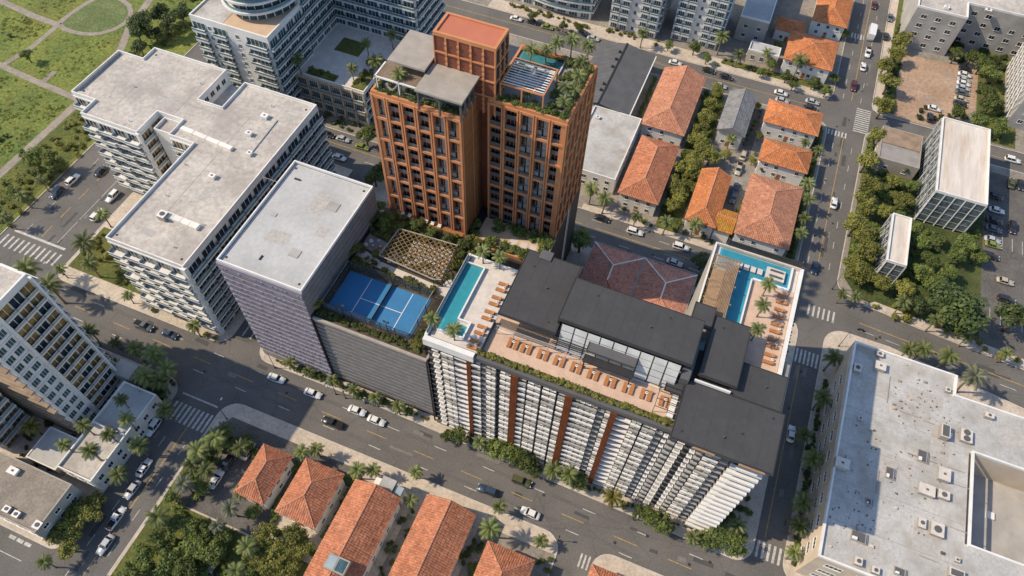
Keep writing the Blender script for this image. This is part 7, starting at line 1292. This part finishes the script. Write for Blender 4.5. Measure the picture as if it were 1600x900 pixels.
# ================================================================ vehicles
def car_proto(kind):
    r = empty('car', 'x', 'car'); L = {'sedan': 4.5, 'suv': 4.7, 'pickup': 5.4, 'truck': 8.5}[kind]; W = 1.84 if kind != 'truck' else 2.3; hb = {'sedan': .88, 'suv': 1.0, 'pickup': 1.05, 'truck': 1.3}[kind]; ht = {'sedan': 1.42, 'suv': 1.68, 'pickup': 1.75, 'truck': 2.3}[kind]
    st = [(-.5, .72, .42, hb*.72), (-.47, .90, .30, hb*.92), (-.36, .98, .24, hb), (-.12, 1.0, .22, hb*1.02), (.15, 1.0, .22, hb*1.0), (.34, .98, .24, hb*.93), (.46, .88, .30, hb*.82), (.5, .70, .40, hb*.62)]
    b = MB(); k = 8
    for s, w, z0, z1 in st:
        x = s*L; y = W/2*w; b.v += [(x, -y*.86, z0), (x, -y, z0+.14), (x, -y, z1-.16), (x, -y*.84, z1), (x, y*.84, z1), (x, y, z1-.16), (x, y, z0+.14), (x, y*.86, z0)]
    for i in range(len(st)-1):
        for j in range(k): b.f.append((i*k+j, i*k+(j+1) % k, (i+1)*k+(j+1) % k, (i+1)*k+j)); b.m.append(0)
    b.f.append(tuple(range(k))[::-1]); b.m.append(0); b.f.append(tuple((len(st)-1)*k+j for j in range(k))); b.m.append(0)
    body = b
    c = {'sedan': (-.36, .22, -.24, .08), 'suv': (-.46, .20, -.40, .06), 'pickup': (-.10, .26, -.06, .14), 'truck': (.28, .46, .29, .42)}[kind]
    def cabin(x0, x1, X0, X1, zb, zt, yb, yt):
        m = MB(); m.hexa([(x0, -yb, zb), (x1, -yb, zb), (x1, yb, zb), (x0, yb, zb), (X0, -yt, zt), (X1, -yt, zt), (X1, yt, zt), (X0, yt, zt)]); return m
    g = cabin(c[0]*L, c[1]*L, c[2]*L, c[3]*L, hb-.06, ht-.05, W*.46, W*.36)
    t = cabin((c[2]-.008)*L, (c[3]+.008)*L, c[2]*L+.05, c[3]*L-.05, ht-.06, ht+.015, W*.375, W*.34)
    parts = [('body', body, 'PAINT', True), ('window_glass', g, 'car_glass', False), ('roof', t, 'PAINT', False)]
    p = MB()
    for s in (-1, 1):
        for xa, xb in ((c[0], c[2]), (c[1], c[3]), ((c[0]+c[1])/2, (c[2]+c[3])/2)): p.beam((xa*L, s*W*.462, hb-.02), (xb*L, s*W*.366, ht-.05), .07, .05)
    parts.append(('pillars', p, 'PAINT', False))
    if kind == 'pickup': q = MB(); q.box(-.47*L, -.12*L, -W*.40, W*.40, hb-.02, hb+.025); parts.append(('bed', q, 'tyre', False))
    if kind == 'truck': q = MB(); q.box(-.5*L, .25*L, -W*.5, W*.5, .7, 3.0); parts.append(('cargo_box', q, 'PAINT', False))
    for x in (-.31, .31):
        for s in (-1, 1):
            q = MB(); y = s*(W/2-.11); q.tube((x*L, y-.11*s, .33), (x*L, y+.12*s, .33), .33, n=12); q.tube((x*L, y+.121*s, .33), (x*L, y+.13*s, .33), .2, n=8, m=1); parts.append(('wheel', q, ['tyre', 'steel_light'], False))
    for s in (-1, 1):
        q = MB(); q.box(.475*L, .503*L, s*W*.30-.17, s*W*.30+.17, hb*.66, hb*.82); parts.append(('headlight', q, 'lamp_glass', False)); q = MB(); q.box(-.503*L, -.475*L, s*W*.32-.15, s*W*.32+.15, hb*.66, hb*.84); parts.append(('taillight', q, 'lamp_red', False))
        q = MB(); q.box(c[1]*L-.35, c[1]*L-.17, s*W*.5-.09, s*W*.5+.09, hb-.02, hb+.12); parts.append(('mirror', q, 'PAINT', False))
    return parts
_cm = {}; _cp = {}
def car(x, y, ax, colour, kind, label, i):
    if kind not in _cp: _cp[kind] = car_proto(kind)
    nm = {'sedan': 'car', 'suv': 'car', 'pickup': 'pickup', 'truck': 'truck'}[kind]
    o = empty(nm, label, nm, 'parked and moving vehicles', (x, y, .02), (0 if ax == 'x' else math.pi/2)+(math.pi if (i % 2 and ax == 'y') or (ax == 'x' and y < 50.5 and y > 40) else 0)+random.uniform(-.03, .03))
    if not (43 < y < 58) and not (-172 < x < -150) and not (-98 < x < -87) and not (33 < x < 45.2 and y > 40) and not (122 < y < 134.5) and not (200 < y < 211): o.location.z = .16
    for j, (pn, mb, mt, sm) in enumerate(_cp[kind]):
        key = (kind, j, colour if mt == 'PAINT' else '')
        if key not in _cm: _cm[key] = mb.mesh(pn, 'car_'+colour if mt == 'PAINT' else mt, sm)
        c = bpy.data.objects.new(pn, _cm[key]); COL.objects.link(c); c.parent = o
for q in [e for e in bpy.data.objects if e.name.startswith('car') and e.type == 'EMPTY']: bpy.data.objects.remove(q)
for i, (x, y, ax, colour, kind, lb) in enumerate(CARS): car(x, y, ax, colour, kind, lb, i)
for q in [e for e in bpy.data.objects if e.type == 'EMPTY' and e.get('label') == 'x']: bpy.data.objects.remove(q)
# ================================================================ rooftop plant
for (x, y, z, w, d, h, kind, lb) in UNITS:
    if z == 13.05: w, d, h = w*.68, d*.68, h*.8
    o = root('roof_unit', lb, 'roof unit', x, y, 'rooftop plant')
    x0, x1, y0, y1 = x-w/2, x+w/2, y-d/2, y+d/2
    if kind == 'panel':
        part(o, 'frame', 'stone_grey', (x0, x1, y0, y1, z, z+h*.45)); part(o, 'panel', 'charcoal_light', (x0+.15, x1-.15, y0+.15, y1-.15, z+h*.45, z+h*.52))
        part(o, 'cabinet', 'white_trim', (x0+.2, x0+w*.35, y0+.2, y0+d*.35, z+h*.52, z+h)); part(o, 'pipe', 'steel_light', (x1-.5, x1-.35, y0, y1, z+h*.52, z+h*.7))
    else:
        part(o, 'casing', ('grey_wall' if z == 13.05 else 'white_wall') if kind == 'box' else 'stone_grey', (x0, x1, y0, y1, z+.12, z+h)); part(o, 'skid', 'steel_dark', (x0+.1, x1-.1, y0+.1, y1-.1, z, z+.12)); part(o, 'lid', 'deck_stone' if z == 13.05 else 'white_trim', (x0-.05, x1+.05, y0-.05, y1+.05, z+h+.001, z+h+.07))
        if kind == 'fan':
            n = 2 if max(w, d) > 2.8 else 1
            for i in range(n):
                b = MB(); cx, cy = (x, y) if n == 1 else (x, y0+d*(i+.5)/2); b.tube((cx, cy, z+h+.07), (cx, cy, z+h+.22), min(w, d)*.30, n=12); b.build('fan', 'charcoal_light', o)
        elif kind == 'duct': part(o, 'grille', 'charcoal_light', (x0+.2, x1-.2, y0+.2, y1-.2, z+h+.07, z+h+.12)); part(o, 'elbow', 'white_trim', (x1, x1+.8, y-.4, y+.4, z+.2, z+h*.6))
        else: part(o, 'vent', 'charcoal_light', (x-.25, x+.25, y-.2, y+.2, z+h+.07, z+h+.16))
for (x0, y0, x1, y1, z, w, h, lb) in DUCTS:
    o = root('roof_duct', lb, 'duct', (x0+x1)/2, (y0+y1)/2, 'rooftop plant'); b = MB(); n = 4
    for i in range(n):
        a = i/n; c = (i+1)/n-.012; b = MB(); b.beam((x0+(x1-x0)*a, y0+(y1-y0)*a, z+h/2), (x0+(x1-x0)*c, y0+(y1-y0)*c, z+h/2), w, h); b.build('duct_section', 'white_wall' if w > .5 else 'steel_light', o)
b = MB()
for _ in range(150):
    x, y = random.choice(((52, 70), (55, 66), (60, 96), (64, 76), (58, 84), (66, 100)))
    x += random.gauss(0, 3.2); y += random.gauss(0, 3.6)
    if not (47.5 < x < 73): continue
    s = random.uniform(.05, .26); a = random.uniform(0, 6.28); c = Vector((x, y, WZ+.055)); d = Vector((math.cos(a), math.sin(a), 0))*s; e = Vector((-d.y, d.x, 0))*random.uniform(.3, .9)
    b.hexa([c-d-e, c+d-e*.6, c+d*.8+e, c-d+e*.7, c-d-e+Vector((0, 0, .06)), c+d-e*.6+Vector((0, 0, .12)), c+d*.8+e+Vector((0, 0, .05)), c-d+e*.7+Vector((0, 0, .09))])
tag(b.build('debris', 'bark'), 'scattered leaves and rubbish on the big white flat roof', kind='stuff')
# ================================================================ street lamps and fence bits
for (x, y, s, lb) in LAMPS:
    o = root('street_lamp', lb, 'street lamp', x, y, 'street lamps'); dy = -1 if s == 'n' else 1; hgt = 3.2 if 'short' in lb else 7.5
    b = MB(); b.tube((x, y, .1), (x, y, hgt), .09, .055, 8); b.build('pole', 'steel_dark', o); b = MB(); b.tube((x, y, .1), (x, y, .5), .2, .16, 8); b.build('base', 'steel_dark', o)
    if hgt > 5: b = MB(); b.tube((x, y, hgt), (x, y+dy*1.7, hgt+.25), .045, .04, 6); b.build('arm', 'steel_dark', o); b = MB(); b.box(x-.16, x+.16, y+dy*1.7-.35, y+dy*1.7+.35, hgt+.2, hgt+.32); b.build('lamp_head', 'steel_light', o)
    else: b = MB(); b.box(x-.15, x+.15, y-.15, y+.15, hgt, hgt+.7); b.build('signal_head', 'steel_dark', o)
mb_ = root('motorcycle', 'dark motorcycle on the street running to the right edge', 'motorcycle', 52.6, 124.4); x, y = 52.6, 124.4
for dx in (-.65, .65): b = MB(); b.tube((x+dx, y-.06, .33), (x+dx, y+.06, .33), .32, n=14); b.build('wheel', 'tyre', mb_)
b = MB(); b.hexa([(x-.6, y-.1, .45), (x+.45, y-.1, .5), (x+.45, y+.1, .5), (x-.6, y+.1, .45), (x-.7, y-.14, .8), (x+.3, y-.16, .95), (x+.3, y+.16, .95), (x-.7, y+.14, .8)]); b.build('body', 'car_black', mb_)
b = MB(); b.tube((x+.4, y-.38, 1.05), (x+.4, y+.38, 1.05), .025); b.tube((x+.35, y, 1.0), (x+.66, y, .35), .04); b.build('handlebar', 'steel_dark', mb_)
pw = root('planter_wall', 'curved white planter wall on the roof garden by the first terracotta tower', 'wall', -41.5, 88)
part(pw, 'wall', 'white_trim', (-41.2, -40.9, 81.5, 91.0, DZ, DZ+.8)); part(pw, 'coping', 'stone_grey', (-41.3, -40.8, 81.4, 91.1, DZ+.8, DZ+.9))
